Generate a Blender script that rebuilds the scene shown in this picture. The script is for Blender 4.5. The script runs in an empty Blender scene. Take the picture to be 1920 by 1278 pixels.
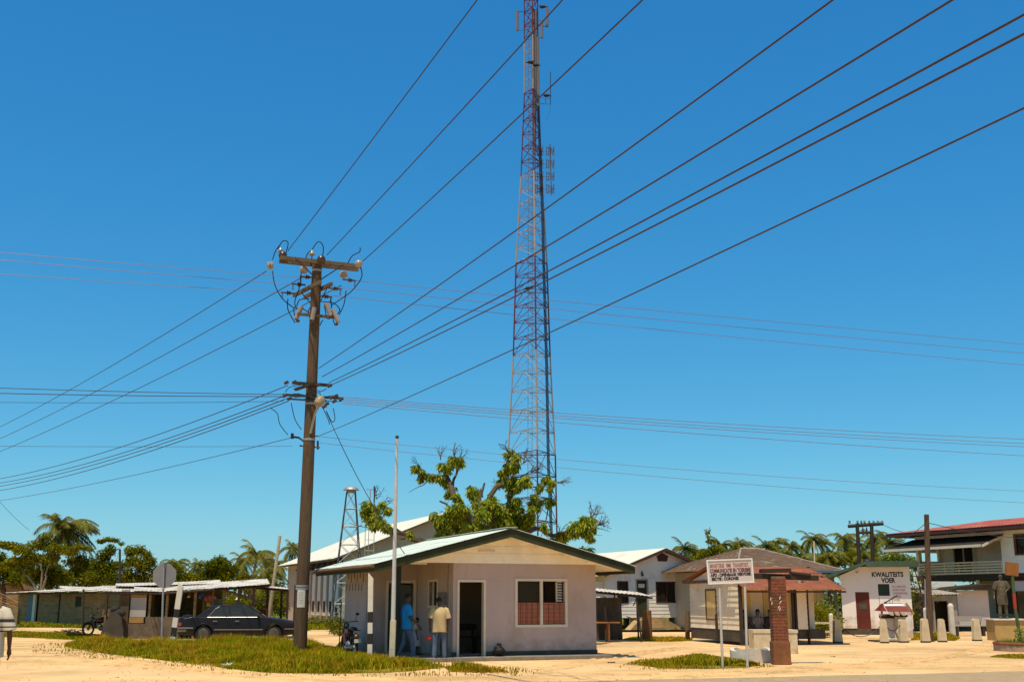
import bpy, bmesh, math, random
from mathutils import Vector, Matrix, Quaternion
sc = bpy.context.scene
COL = sc.collection
R = random.Random(7)
PI = math.pi
# ---------------------------------------------------------------- camera maths
F = 2133.0
TH = math.atan(483.0 / F)
CT, ST = math.cos(TH), math.sin(TH)
EYE = 1.6
def P(px, py, Y):
    u = (px - 960) / F; v = (639 - py) / F
    dy = CT - v * ST
    return Vector((u * Y / dy, Y, EYE + Y * (ST + v * CT) / dy))
def G(px, py):
    u = (px - 960) / F; v = (639 - py) / F
    dy = CT - v * ST; dz = ST + v * CT
    t = -EYE / dz
    return Vector((u * t, dy * t, 0))
def XW(px, Y): return P(px, 1122, Y).x
def ZW(py, Y): return P(960, py, Y).z
PHI = math.radians(22)
# ---------------------------------------------------------------- materials
MATS = {}
def mat(name, col, rough=0.85, var=0.18, scale=4.0, bump=0.0, metal=0.0, col2=None, c2_at=0.58, c2_w=0.06, c2_scale=1.2,
        island=0.0, trans=0.0, spec=0.3, stretch=(1, 1, 1), fine=0.0, bands=None, coat=0.0, bdist=0.02, dirt=None):
    if name in MATS: return MATS[name]
    m = bpy.data.materials.new(name); m.use_nodes = True
    nt = m.node_tree; N = nt.nodes; L = nt.links
    for n in list(N): N.remove(n)
    out = N.new('ShaderNodeOutputMaterial')
    b = N.new('ShaderNodeBsdfPrincipled')
    b.inputs['Roughness'].default_value = rough
    b.inputs['Metallic'].default_value = metal
    b.inputs['Specular IOR Level'].default_value = spec
    b.inputs['Coat Weight'].default_value = coat
    tc = N.new('ShaderNodeTexCoord'); mp = N.new('ShaderNodeMapping')
    mp.inputs['Scale'].default_value = stretch
    L.new(tc.outputs['Object'], mp.inputs['Vector'])
    nz = N.new('ShaderNodeTexNoise'); nz.inputs['Scale'].default_value = scale; nz.inputs['Detail'].default_value = 6
    nz.inputs['Roughness'].default_value = 0.65
    L.new(mp.outputs[0], nz.inputs['Vector'])
    mr = N.new('ShaderNodeMapRange'); mr.inputs['From Min'].default_value = 0.3; mr.inputs['From Max'].default_value = 0.7
    mr.inputs['To Min'].default_value = 1 - var; mr.inputs['To Max'].default_value = 1 + var
    L.new(nz.outputs['Fac'], mr.inputs['Value'])
    cur = None
    rgb = N.new('ShaderNodeRGB'); rgb.outputs[0].default_value = (*col, 1)
    cur = rgb.outputs[0]
    if bands:
        # bands: list of (z0, z1, colour) painted pattern of the thing itself, object space
        sp = N.new('ShaderNodeSeparateXYZ'); L.new(tc.outputs['Object'], sp.inputs[0])
        for z0, z1, bc in bands:
            a = N.new('ShaderNodeMath'); a.operation = 'GREATER_THAN'; a.inputs[1].default_value = z0; L.new(sp.outputs[2], a.inputs[0])
            c = N.new('ShaderNodeMath'); c.operation = 'LESS_THAN'; c.inputs[1].default_value = z1; L.new(sp.outputs[2], c.inputs[0])
            k = N.new('ShaderNodeMath'); k.operation = 'MULTIPLY'; L.new(a.outputs[0], k.inputs[0]); L.new(c.outputs[0], k.inputs[1])
            mx = N.new('ShaderNodeMix'); mx.data_type = 'RGBA'; L.new(k.outputs[0], mx.inputs['Factor']); L.new(cur, mx.inputs['A'])
            mx.inputs['B'].default_value = (*bc, 1); cur = mx.outputs['Result']
    if col2:
        n2 = N.new('ShaderNodeTexNoise'); n2.inputs['Scale'].default_value = c2_scale; n2.inputs['Detail'].default_value = 8
        n2.inputs['Roughness'].default_value = 0.7
        L.new(mp.outputs[0], n2.inputs['Vector'])
        r2 = N.new('ShaderNodeMapRange'); r2.inputs['From Min'].default_value = c2_at - c2_w; r2.inputs['From Max'].default_value = c2_at + c2_w
        L.new(n2.outputs['Fac'], r2.inputs['Value'])
        mx = N.new('ShaderNodeMix'); mx.data_type = 'RGBA'; L.new(r2.outputs[0], mx.inputs['Factor']); L.new(cur, mx.inputs['A'])
        mx.inputs['B'].default_value = (*col2, 1); cur = mx.outputs['Result']
    if dirt:
        # splashed mud along the foot of a wall: (height, colour), broken up by its own noise
        sp2 = N.new('ShaderNodeSeparateXYZ'); L.new(tc.outputs['Object'], sp2.inputs[0])
        nd_ = N.new('ShaderNodeTexNoise'); nd_.inputs['Scale'].default_value = 3.5; nd_.inputs['Detail'].default_value = 7; L.new(tc.outputs['Object'], nd_.inputs['Vector'])
        r6 = N.new('ShaderNodeMapRange'); r6.inputs['From Min'].default_value = dirt[0]; r6.inputs['From Max'].default_value = 0.0; L.new(sp2.outputs[2], r6.inputs['Value'])
        a6 = N.new('ShaderNodeMath'); a6.operation = 'MULTIPLY_ADD'; a6.inputs[1].default_value = 1.1; L.new(r6.outputs[0], a6.inputs[0]); 
        r7 = N.new('ShaderNodeMapRange'); r7.inputs['From Min'].default_value = .3; r7.inputs['From Max'].default_value = .7; r7.inputs['To Min'].default_value = -.75; r7.inputs['To Max'].default_value = .15; L.new(nd_.outputs['Fac'], r7.inputs['Value']); L.new(r7.outputs[0], a6.inputs[2])
        c6 = N.new('ShaderNodeClamp'); L.new(a6.outputs[0], c6.inputs[0]); mx = N.new('ShaderNodeMix'); mx.data_type = 'RGBA'; L.new(c6.outputs[0], mx.inputs['Factor']); L.new(cur, mx.inputs['A']); mx.inputs['B'].default_value = (*dirt[1], 1); cur = mx.outputs['Result']
    ml = N.new('ShaderNodeVectorMath'); ml.operation = 'SCALE'
    L.new(cur, ml.inputs[0]); L.new(mr.outputs[0], ml.inputs['Scale']); cur = ml.outputs[0]
    if fine:
        n3 = N.new('ShaderNodeTexNoise'); n3.inputs['Scale'].default_value = 35; n3.inputs['Detail'].default_value = 4
        L.new(mp.outputs[0], n3.inputs['Vector'])
        r3 = N.new('ShaderNodeMapRange'); r3.inputs['From Min'].default_value = .3; r3.inputs['From Max'].default_value = .7
        r3.inputs['To Min'].default_value = 1 - fine; r3.inputs['To Max'].default_value = 1 + fine
        L.new(n3.outputs['Fac'], r3.inputs['Value'])
        m3 = N.new('ShaderNodeVectorMath'); m3.operation = 'SCALE'; L.new(cur, m3.inputs[0]); L.new(r3.outputs[0], m3.inputs['Scale']); cur = m3.outputs[0]
    if island:
        g = N.new('ShaderNodeNewGeometry')
        hs = N.new('ShaderNodeHueSaturation')
        r4 = N.new('ShaderNodeMapRange'); r4.inputs['To Min'].default_value = 1 - island; r4.inputs['To Max'].default_value = 1 + island
        L.new(g.outputs['Random Per Island'], r4.inputs['Value']); L.new(r4.outputs[0], hs.inputs['Value'])
        r5 = N.new('ShaderNodeMapRange'); r5.inputs['To Min'].default_value = 0.5 + island * 0.055; r5.inputs['To Max'].default_value = 0.5 - island * 0.075
        L.new(g.outputs['Random Per Island'], r5.inputs['Value']); L.new(r5.outputs[0], hs.inputs['Hue'])
        L.new(cur, hs.inputs['Color']); cur = hs.outputs[0]
    L.new(cur, b.inputs['Base Color'])
    if bump:
        bp = N.new('ShaderNodeBump'); bp.inputs['Strength'].default_value = bump; bp.inputs['Distance'].default_value = bdist
        L.new(nz.outputs['Fac'], bp.inputs['Height']); L.new(bp.outputs[0], b.inputs['Normal'])
    if trans:
        t = N.new('ShaderNodeBsdfTranslucent'); L.new(cur, t.inputs['Color'])
        ms = N.new('ShaderNodeMixShader'); ms.inputs[0].default_value = trans
        L.new(b.outputs[0], ms.inputs[1]); L.new(t.outputs[0], ms.inputs[2]); L.new(ms.outputs[0], out.inputs[0])
    else:
        L.new(b.outputs[0], out.inputs[0])
    MATS[name] = m
    return m
# colours
sand = mat('sand', (.73, .45, .205), .95, .13, .35, .6, col2=(.47, .27, .105), c2_at=.55, c2_w=.12, c2_scale=.19, fine=.10, spec=.1)
asphalt = mat('asphalt', (.38, .255, .13), .9, .15, 3, .3, fine=.2, spec=.2)
turf = mat('turf_soil', (.22, .17, .01), .95, .35, 1.2, .5, col2=(.34, .27, .09), c2_at=.57, fine=.25, spec=.1)
farturf = mat('far_turf', (.12, .15, .025), .95, .3, .3, .3, col2=(.22, .2, .06), c2_at=.6, c2_scale=.2, spec=.1)
grassm = mat('grass_blades', (.215, .245, .004), .9, .25, .9, 0, island=.45, trans=.35, spec=.0, col2=(.42, .27, .015), c2_at=.49, c2_w=.12, c2_scale=.8)
wood_pole = mat('creosote_wood', (.10, .058, .028), .85, .35, 3, .6, stretch=(6, 6, .6), fine=.25)
wood_dark = mat('dark_wood', (.045, .03, .018), .85, .3, 4, .4, stretch=(3, 3, 1), fine=.2)
wood_brown = mat('brown_wood', (.17, .085, .035), .85, .3, 4, .4, fine=.2)
wood_grey = mat('weathered_boards', (.28, .165, .065), .9, .35, 1.6, .4, stretch=(.6, .6, 4), col2=(.08, .06, .04), c2_at=.6, fine=.3)
wood_pale = mat('pale_wood', (.42, .33, .2), .85, .2, 4, .3, fine=.15)
steel = mat('galvanised_steel', (.36, .35, .33), .5, .15, 4, 0, metal=.5)
steel_dark = mat('dark_steel', (.05, .045, .045), .5, .2, 5, 0, metal=.4)
porcelain = mat('porcelain', (.32, .26, .19), .25, .1, 6, 0, spec=.5)
porc_brown = mat('brown_porcelain', (.06, .03, .02), .3, .2, 6, 0, spec=.5)
black = mat('black_rubber', (.015, .014, .014), .7, .3, 8, 0)
wire_m = mat('wire', (.05, .03, .025), .6, .2, 5, 0)
wire_p = mat('bare_wire', (.22, .13, .11), .5, .2, 5, 0, metal=.3)
wall_mauve = mat('mauve_render', (.49, .375, .325), .9, .07, 1.2, .15, col2=(.41, .30, .225), c2_at=.62, c2_w=.10, c2_scale=.9, fine=.05, stretch=(1, 1, .45), dirt=(.75, (.33, .23, .15)))
wall_grey = mat('grey_render', (.36, .285, .225), .9, .1, 1.2, .15, fine=.06)
plinth_m = mat('dark_plinth', (.075, .06, .042), .9, .3, 3, .3, fine=.2)
cream = mat('cream_boards', (.90, .84, .72), .75, .1, 2, .1, fine=.05)
creamw = mat('cream_trim', (.68, .58, .44), .6, .08, 3, .05)
green_dk = mat('dark_green_paint', (.036, .038, .012), .8, .25, 3, .1)
green_door = mat('green_grey_door', (.085, .10, .075), .6, .15, 3, .1)
roof_white = mat('pale_roof_sheet', (.56, .59, .49), .55, .1, 1.5, 0, metal=.0, col2=(.46, .40, .31), c2_at=.68, c2_w=.06, c2_scale=2.2, stretch=(.5, 1, 1))
roof_zinc = mat('zinc_roof_sheet', (.62, .54, .43), .6, .25, 1.5, 0, metal=.0, col2=(.26, .14, .07), c2_at=.57, c2_w=.06, c2_scale=1.6)
roof_cream = mat('cream_roof_sheet', (.68, .61, .48), .5, .1, 1.5, 0, col2=(.45, .33, .20), c2_at=.64, c2_w=.07, c2_scale=.8)
roof_rust = mat('rusty_roof_sheet', (.26, .075, .028), .7, .35, 2, .2, col2=(.52, .40, .33), c2_at=.70, c2_w=.03, c2_scale=.8)
roof_shingle = mat('brown_shingles', (.185, .105, .06), .9, .35, 5, .5, col2=(.42, .33, .24), c2_at=.62, c2_w=.06, c2_scale=2.5, stretch=(.4, 1.6, 3), fine=.3)
roof_red = mat('red_roof_sheet', (.34, .07, .042), .7, .15, 1.2, 0, col2=(.48, .22, .14), c2_at=.6, c2_w=.1, c2_scale=1)
roof_black = mat('dark_roofing', (.045, .032, .022), .95, .25, 3, .2, spec=.03)
boards_white = mat('white_boards', (.80, .70, .58), .75, .08, 1.5, .1, col2=(.50, .39, .29), c2_at=.64, c2_w=.08, c2_scale=1, fine=.06)
boards_old = mat('aged_white_boards', (.76, .64, .45), .8, .12, 1.5, .15, col2=(.34, .25, .17), c2_at=.66, c2_w=.05, c2_scale=2.2, fine=.1)
white_pink = mat('whitewashed_wall', (.80, .69, .60), .85, .06, 1, .1, col2=(.62, .48, .37), c2_at=.66, c2_w=.06, c2_scale=1.3, fine=.05, stretch=(1, 1, .4), dirt=(1.2, (.40, .27, .15)))
boards_yel = mat('yellow_boards', (.66, .45, .15), .8, .15, 2, .15, col2=(.58, .47, .30), c2_at=.6, c2_scale=1.5)
brown_red = mat('maroon_trim', (.075, .03, .022), .7, .2, 3, .1)
door_red = mat('maroon_door', (.115, .018, .008), .6, .2, 2, .1)
concrete = mat('old_concrete', (.56, .44, .27), .9, .18, 3, .3, col2=(.30, .22, .14), c2_at=.62, c2_w=.06, c2_scale=2, fine=.12)
concrete_w = mat('limewashed_concrete', (.62, .53, .41), .9, .12, 3, .25, col2=(.36, .28, .19), c2_at=.66, c2_w=.05, c2_scale=2.5, fine=.1)
slab_m = mat('porch_slab', (.22, .18, .13), .9, .2, 3, .2, fine=.15)
white_paint = mat('white_paint', (.74, .62, .46), .5, .1, 4, .05, fine=.05)
black_paint = mat('black_paint', (.03, .022, .016), .6, .3, 4, .05)
sign_white = mat('sign_board_paint', (.62, .50, .42), .5, .05, 3, 0)
sign_frame = mat('sign_frame_paint', (.78, .74, .64), .45, .05, 3, 0)
ink_black = mat('black_lettering', (.03, .025, .02), .7, .3, 20, 0)
ink_red = mat('dark_red_lettering', (.16, .03, .02), .7, .3, 20, 0)
ink_fade = mat('faded_red_lettering', (.36, .17, .13), .7, .3, 20, 0)
ink_pale = mat('pale_red_lettering', (.50, .27, .23), .7, .15, 20, 0)
glass_dk = mat('window_glass', (.022, .017, .010), .12, .2, 2, 0, spec=.25)
dark_in = mat('dark_interior', (.035, .028, .02), .95, .2, 2, 0)  # unlit depth of doorways and slots, put into a flat dark colour
curtain_red = mat('red_curtain', (.38, .135, .075), .85, .12, 6, .1)
leaf_mango = mat('mango_leaf', (.225, .275, .012), .6, .2, 1.5, 0, island=.68, trans=.3, spec=.2)
leaf_dark = mat('dark_tree_leaf', (.115, .125, .004), .8, .3, .8, 0, island=.5, trans=.35, spec=.05)
leaf_mid = mat('mid_tree_leaf', (.19, .185, .006), .8, .3, .8, 0, island=.55, trans=.35, spec=.05)
leaf_palm = mat('palm_leaf', (.155, .145, .012), .7, .3, .8, 0, island=.5, trans=.25, spec=.15)
leaf_bright = mat('bright_leaf', (.20, .24, .02), .6, .25, 1, 0, island=.4, trans=.35)
bark = mat('bark', (.085, .055, .032), .9, .3, 5, .5, fine=.2)
bark_pale = mat('pale_bark', (.24, .165, .09), .9, .25, 4, .4)
tower_red = mat('tower_red', (.125, .018, .022), .5, .2, 1, 0)
tower_white = mat('tower_white', (.33, .27, .23), .45, .15, 1, 0)
ant_grey = mat('antenna_grey', (.16, .14, .13), .6, .15, 3, 0)
cable_blue = mat('dark_cable', (.012, .014, .035), .5, .2, 2, 0)
# ---------------------------------------------------------------- mesh builder
class MB:
    def __init__(s): s.v = []; s.f = []; s.m = []; s.mi = 0; s.M = None
    def add(s, vs, fs):
        o = len(s.v)
        for p in vs:
            p = Vector(p)
            s.v.append(s.M @ p if s.M else p)
        for f in fs: s.f.append(tuple(o + i for i in f)); s.m.append(s.mi)
    def box(s, c, d, rz=0, ry=0, rx=0):
        x, y, z = d[0] / 2, d[1] / 2, d[2] / 2
        q = Matrix.Translation(Vector(c)) @ Matrix.Rotation(rz, 4, 'Z') @ Matrix.Rotation(ry, 4, 'Y') @ Matrix.Rotation(rx, 4, 'X')
        vs = [q @ Vector((i * x, j * y, k * z)) for k in (-1, 1) for j in (-1, 1) for i in (-1, 1)]
        s.add(vs, [(0, 2, 3, 1), (4, 5, 7, 6), (0, 1, 5, 4), (2, 6, 7, 3), (0, 4, 6, 2), (1, 3, 7, 5)])
        return s
    def bx(s, x0, x1, y0, y1, z0, z1):
        return s.box(((x0 + x1) / 2, (y0 + y1) / 2, (z0 + z1) / 2), (x1 - x0, y1 - y0, z1 - z0))
    def tube(s, pts, r, n=8, cap=True):
        pts = [Vector(p) for p in pts]
        rr = r if isinstance(r, (list, tuple)) else [r] * len(pts)
        vs = []; up = None
        for i, p in enumerate(pts):
            a = pts[max(i - 1, 0)]; b = pts[min(i + 1, len(pts) - 1)]
            t = (b - a)
            if t.length < 1e-9: t = Vector((0, 0, 1))
            t.normalize()
            if up is None:
                ref = Vector((0, 0, 1)) if abs(t.z) < .9 else Vector((1, 0, 0))
                up = t.cross(ref).normalized()
            else:
                up = (up - t * up.dot(t))
                if up.length < 1e-6: up = t.orthogonal()
                up.normalize()
            w = t.cross(up)
            for k in range(n):
                an = 2 * PI * k / n
                vs.append(p + (up * math.cos(an) + w * math.sin(an)) * rr[i])
        fs = []
        for i in range(len(pts) - 1):
            for k in range(n):
                k2 = (k + 1) % n
                fs.append((i * n + k, i * n + k2, (i + 1) * n + k2, (i + 1) * n + k))
        if cap:
            fs.append(tuple(range(n - 1, -1, -1))); fs.append(tuple((len(pts) - 1) * n + k for k in range(n)))
        s.add(vs, fs); return s
    def lathe(s, c, prof, n=16, axis='Z', sx=1, sy=1):
        c = Vector(c); vs = []
        for r, h in prof:
            for k in range(n):
                a = 2 * PI * k / n; x, y = r * math.cos(a) * sx, r * math.sin(a) * sy
                vs.append(c + (Vector((x, y, h)) if axis == 'Z' else Vector((x, h, y)) if axis == 'Y' else Vector((h, x, y))))
        fs = []
        for i in range(len(prof) - 1):
            for k in range(n):
                k2 = (k + 1) % n
                fs.append((i * n + k, i * n + k2, (i + 1) * n + k2, (i + 1) * n + k))
        fs.append(tuple(range(n - 1, -1, -1))); fs.append(tuple((len(prof) - 1) * n + k for k in range(n)))
        s.add(vs, fs); return s
    def ell(s, c, r, n=12, m=8, q=None):
        prof = [(max(math.sin(PI * i / m), 1e-3), -math.cos(PI * i / m)) for i in range(m + 1)]
        vs = []
        for a, h in prof:
            for k in range(n):
                t = 2 * PI * k / n
                p = Vector((a * math.cos(t) * r[0], a * math.sin(t) * r[1], h * r[2]))
                if q: p = q @ p
                vs.append(Vector(c) + p)
        fs = [(i * n + k, i * n + (k + 1) % n, (i + 1) * n + (k + 1) % n, (i + 1) * n + k) for i in range(m) for k in range(n)]
        s.add(vs, fs); return s
    def prism(s, poly, a0, a1, axis='Y'):
        # poly in the two other axes: Y -> (x,z), X -> (y,z), Z -> (x,y)
        def mk(p, h): return (p[0], h, p[1]) if axis == 'Y' else (h, p[0], p[1]) if axis == 'X' else (p[0], p[1], h)
        n = len(poly)
        vs = [mk(p, a0) for p in poly] + [mk(p, a1) for p in poly]
        fs = [tuple(range(n)), tuple(range(2 * n - 1, n - 1, -1))] + [(i, (i + 1) % n, n + (i + 1) % n, n + i) for i in range(n)]
        s.add(vs, fs); return s
    def torus(s, c, R0, r, n=24, m=8, axis='Y'):
        pts = []
        vs = []
        for i in range(n):
            a = 2 * PI * i / n
            for j in range(m):
                b = 2 * PI * j / m
                q = R0 + r * math.cos(b); h = r * math.sin(b)
                x, z = q * math.cos(a), q * math.sin(a)
                vs.append(Vector(c) + (Vector((x, h, z)) if axis == 'Y' else Vector((h, x, z)) if axis == 'X' else Vector((x, z, h))))
        fs = [(i * m + j, ((i + 1) % n) * m + j, ((i + 1) % n) * m + (j + 1) % m, i * m + (j + 1) % m) for i in range(n) for j in range(m)]
        s.add(vs, fs); return s
    def mesh(s, name, mats):
        me = bpy.data.meshes.new(name)
        me.from_pydata([tuple(p) for p in s.v], [], s.f)
        for m in mats: me.materials.append(m)
        if len(mats) > 1: me.polygons.foreach_set('material_index', s.m)
        return me
    def build(s, name, mats, parent=None, smooth=False, fix=True, label=None, bevel=0):
        if not isinstance(mats, (list, tuple)): mats = [mats]
        me = s.mesh(name, mats)
        if fix or bevel:
            bm = bmesh.new(); bm.from_mesh(me)
            if bevel:
                es = [e for e in bm.edges if len(e.link_faces) == 2 and e.calc_face_angle(0) > .6]
                bmesh.ops.bevel(bm, geom=es, offset=bevel, segments=2, affect='EDGES', profile=.6)
            if fix: bmesh.ops.recalc_face_normals(bm, faces=bm.faces)
            bm.to_mesh(me); bm.free()
        if smooth:
            me.polygons.foreach_set('use_smooth', [True] * len(me.polygons))
            try: me.set_sharp_from_angle(angle=math.radians(50))
            except Exception: pass
        me.update()
        o = bpy.data.objects.new(name, me); COL.objects.link(o)
        if parent: o.parent = parent
        if label: o['label'] = label
        return o
def thing(name, label, cat, loc=(0, 0, 0), rz=0, group=None):
    o = bpy.data.objects.new(name, None); COL.objects.link(o)
    o.empty_display_size = .3
    o.location = loc; o.rotation_euler = (0, 0, rz)
    o['label'] = label; o['category'] = cat
    if group: o['group'] = group
    return o
def tag(o, label, cat, group=None, kind=None):
    o['label'] = label; o['category'] = cat
    if group: o['group'] = group
    if kind: o['kind'] = kind
    return o
def struct(o): o['kind'] = 'structure'; return o
def dup(o, label, loc, rz=0, scale=None, parent=None, group=None):
    c = o.copy(); COL.objects.link(c)
    if parent: c.parent = parent
    else:
        c.location = loc; c.rotation_euler = (0, 0, rz)
        if scale: c.scale = scale if isinstance(scale, tuple) else (scale,) * 3
        c['label'] = label
        if group: c['group'] = group
    for ch in list(o.children): dup(ch, None, None, parent=c)
    return c
def text_part(txt, size, parent, loc, mat_, name='lettering', rx=PI / 2, rz=0, ext=.002, align='LEFT', sx=1.0, shear=0, offset=0.0, label=None, fit=None):
    cu = bpy.data.curves.new('t', 'FONT'); cu.body = txt; cu.size = size; cu.extrude = ext; cu.align_x = align
    cu.shear = shear; cu.offset = offset; cu.resolution_u = 3
    t = bpy.data.objects.new('t', cu); COL.objects.link(t)
    dg = bpy.context.evaluated_depsgraph_get()
    me = bpy.data.meshes.new_from_object(t.evaluated_get(dg))
    bpy.data.objects.remove(t); bpy.data.curves.remove(cu)
    if fit:
        xs_ = [v.co.x for v in me.vertices]; me.transform(Matrix.Translation((-min(xs_), 0, 0))); sx = fit / (max(xs_) - min(xs_))
    me.transform(Matrix.Translation(Vector(loc)) @ Matrix.Rotation(rz, 4, 'Z') @ Matrix.Rotation(rx, 4, 'X') @ Matrix.Diagonal((sx, 1, 1, 1)))
    me.materials.clear(); me.materials.append(mat_)
    me.name = name
    o = bpy.data.objects.new(name, me); COL.objects.link(o); o.parent = parent
    if label: o['label'] = label
    return o
# wall in a local frame: front face at y, going from x0 to x1, holes cut; 'ax' X means the wall runs along y at x=y0
def wall(mb, x0, x1, z0, z1, y, th, holes=(), ax='Y'):
    xs = sorted({x0, x1, *[h[0] for h in holes], *[h[1] for h in holes]})
    zs = sorted({z0, z1, *[h[2] for h in holes], *[h[3] for h in holes]})
    xs = [x for x in xs if x0 <= x <= x1]; zs = [z for z in zs if z0 <= z <= z1]
    for i in range(len(xs) - 1):
        k = 0
        while k < len(zs) - 1:
            cx = (xs[i] + xs[i + 1]) / 2
            def hole(kk):
                cz = (zs[kk] + zs[kk + 1]) / 2
                return any(h[0] < cx < h[1] and h[2] < cz < h[3] for h in holes)
            if hole(k): k += 1; continue
            j = k
            while j < len(zs) - 1 and not hole(j): j += 1
            if ax == 'Y': mb.bx(xs[i], xs[i + 1], y, y + th, zs[k], zs[j])
            else: mb.bx(y, y + th, xs[i], xs[i + 1], zs[k], zs[j])
            k = j
# lapped boards on a wall face; ext(z) gives the x range at height z; side: -1 boards face lower coordinate
def siding(mb, ext, z0, z1, y, period=.18, holes=(), ax='Y', out=-1, lap=.028, gap=0.018):
    z = z0
    while z < z1 - .02:
        zt = min(z + period - gap, z1)
        zm = (z + zt) / 2
        a, b = ext(zm)
        cuts = []
        for h in holes:
            if h[2] < zm < h[3]: cuts.append((h[0], h[1]))
        segs = [(a, b)]
        for c0, c1 in cuts:
            ns = []
            for s0, s1 in segs:
                if c1 <= s0 or c0 >= s1: ns.append((s0, s1)); continue
                if c0 > s0: ns.append((s0, c0))
                if c1 < s1: ns.append((c1, s1))
            segs = ns
        jit = R.uniform(-.004, .004)
        for s0, s1 in segs:
            if s1 - s0 < .02: continue
            poly = [(y, z), (y + out * (lap + jit), z), (y + out * .006, zt), (y, zt)]
            lo_, hi_ = ext(z + .004), ext(zt - .004)
            if len(segs) == 1 and hi_[1] - hi_[0] > .02: e0s = (lo_[0], lo_[0], hi_[0], hi_[0]); e1s = (lo_[1], lo_[1], hi_[1], hi_[1])
            else: e0s = (s0,) * 4; e1s = (s1,) * 4
            if len(segs) == 1 and cuts: e0s = (s0,) * 4; e1s = (s1,) * 4
            if True:
                if ax == 'Y': vs = [(e, p[0], p[1]) for e, p in zip(e0s, poly)] + [(e, p[0], p[1]) for e, p in zip(e1s, poly)]
                else: vs = [(p[0], e, p[1]) for e, p in zip(e0s, poly)] + [(p[0], e, p[1]) for e, p in zip(e1s, poly)]
                mb.add(vs, [(0, 1, 2, 3), (7, 6, 5, 4), (0, 4, 5, 1), (1, 5, 6, 2), (2, 6, 7, 3), (3, 7, 4, 0)])
        z += period
# corrugated sheet: origin o, vector u (across corrugations), vector v (down the slope)
def corr(mb, o, u, v, period=.16, amp=.014, wob=0.0, nv=3):
    o, u, v = Vector(o), Vector(u), Vector(v)
    n = u.cross(v).normalized()
    if n.z < 0: n = -n
    k = max(int(u.length / period * 4), 4)
    vs = []
    for j in range(nv + 1):
        for i in range(k + 1):
            w = (R.random() - .5) * wob if (i % 8 == 0) else 0
            vs.append(o + u * (i / k) + v * (j / nv) + n * (math.sin(i * PI / 2) * amp + w))
    fs = [(j * (k + 1) + i, j * (k + 1) + i + 1, (j + 1) * (k + 1) + i + 1, (j + 1) * (k + 1) + i) for j in range(nv) for i in range(k)]
    mb.add(vs, fs)
def frame(mb, x0, x1, z0, z1, y, w=.06, d=.05, ax='Y', sill=True):
    def bb(a0, a1, c0, c1):
        if ax == 'Y': mb.bx(a0, a1, y, y + d, c0, c1)
        else: mb.bx(y, y + d, a0, a1, c0, c1)
    bb(x0, x0 + w, z0, z1); bb(x1 - w, x1, z0, z1); bb(x0 + w, x1 - w, z1 - w, z1)
    if sill: bb(x0 + w, x1 - w, z0, z0 + w)
# ================================================================ world, sun, camera
w = bpy.data.worlds.new("World"); sc.world = w; w.use_nodes = True
nt = w.node_tree; N = nt.nodes; L = nt.links
bg = N['Background']
sky = N.new('ShaderNodeTexSky'); sky.sky_type = 'NISHITA'; sky.sun_disc = False
SUN = Vector((-.10, -.31, .94)).normalized()
sky.sun_elevation = math.asin(SUN.z); sky.sun_rotation = math.atan2(SUN.x, SUN.y)
sky.air_density = 1.0; sky.dust_density = .35; sky.ozone_density = 3.0; sky.altitude = 0
hs = N.new('ShaderNodeHueSaturation'); hs.inputs['Saturation'].default_value = 1.22
L.new(sky.outputs[0], hs.inputs['Color']); tn = N.new('ShaderNodeMix'); tn.data_type = 'RGBA'; tn.blend_type = 'MULTIPLY'; tn.inputs['Factor'].default_value = 1; tn.inputs['B'].default_value = (.73, 1.14, 1.25, 1)
L.new(hs.outputs[0], tn.inputs['A']); sx_ = N.new('ShaderNodeSeparateColor'); L.new(tn.outputs['Result'], sx_.inputs[0]); cx_ = N.new('ShaderNodeCombineColor'); K_ = .098
for i, (A_, g_) in enumerate(((.95, 1.12), (.835, .76), (.885, .56))):
    m0 = N.new('ShaderNodeMath'); m0.operation = 'MULTIPLY'; m0.inputs[1].default_value = K_; L.new(sx_.outputs[i], m0.inputs[0])
    m1 = N.new('ShaderNodeMath'); m1.operation = 'POWER'; m1.inputs[1].default_value = g_; L.new(m0.outputs[0], m1.inputs[0])
    m2 = N.new('ShaderNodeMath'); m2.operation = 'MULTIPLY'; m2.inputs[1].default_value = A_ / K_; L.new(m1.outputs[0], m2.inputs[0]); L.new(m2.outputs[0], cx_.inputs[i])
L.new(cx_.outputs[0], bg.inputs['Color'])
bg.inputs['Strength'].default_value = .098
sl = bpy.data.lights.new('sun', 'SUN'); sl.energy = 4.9; sl.angle = math.radians(.5); sl.color = (1, .92, .74)
so = bpy.data.objects.new('sun', sl); COL.objects.link(so); so.rotation_mode = 'QUATERNION'
so.rotation_quaternion = SUN.to_track_quat('Z', 'Y'); so.location = (0, 0, 60)
cam = bpy.data.cameras.new('camera'); cam.lens = 40.0; cam.sensor_width = 36; cam.clip_end = 3000; cam.clip_start = .1
co = bpy.data.objects.new('camera', cam); COL.objects.link(co); co.location = (0, 0, EYE)
co.rotation_euler = (PI / 2 + TH, 0, 0); sc.camera = co
sc.view_settings.view_transform = 'Standard'; sc.view_settings.look = 'None'; sc.view_settings.exposure = 0; sc.view_settings.gamma = 1
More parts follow.
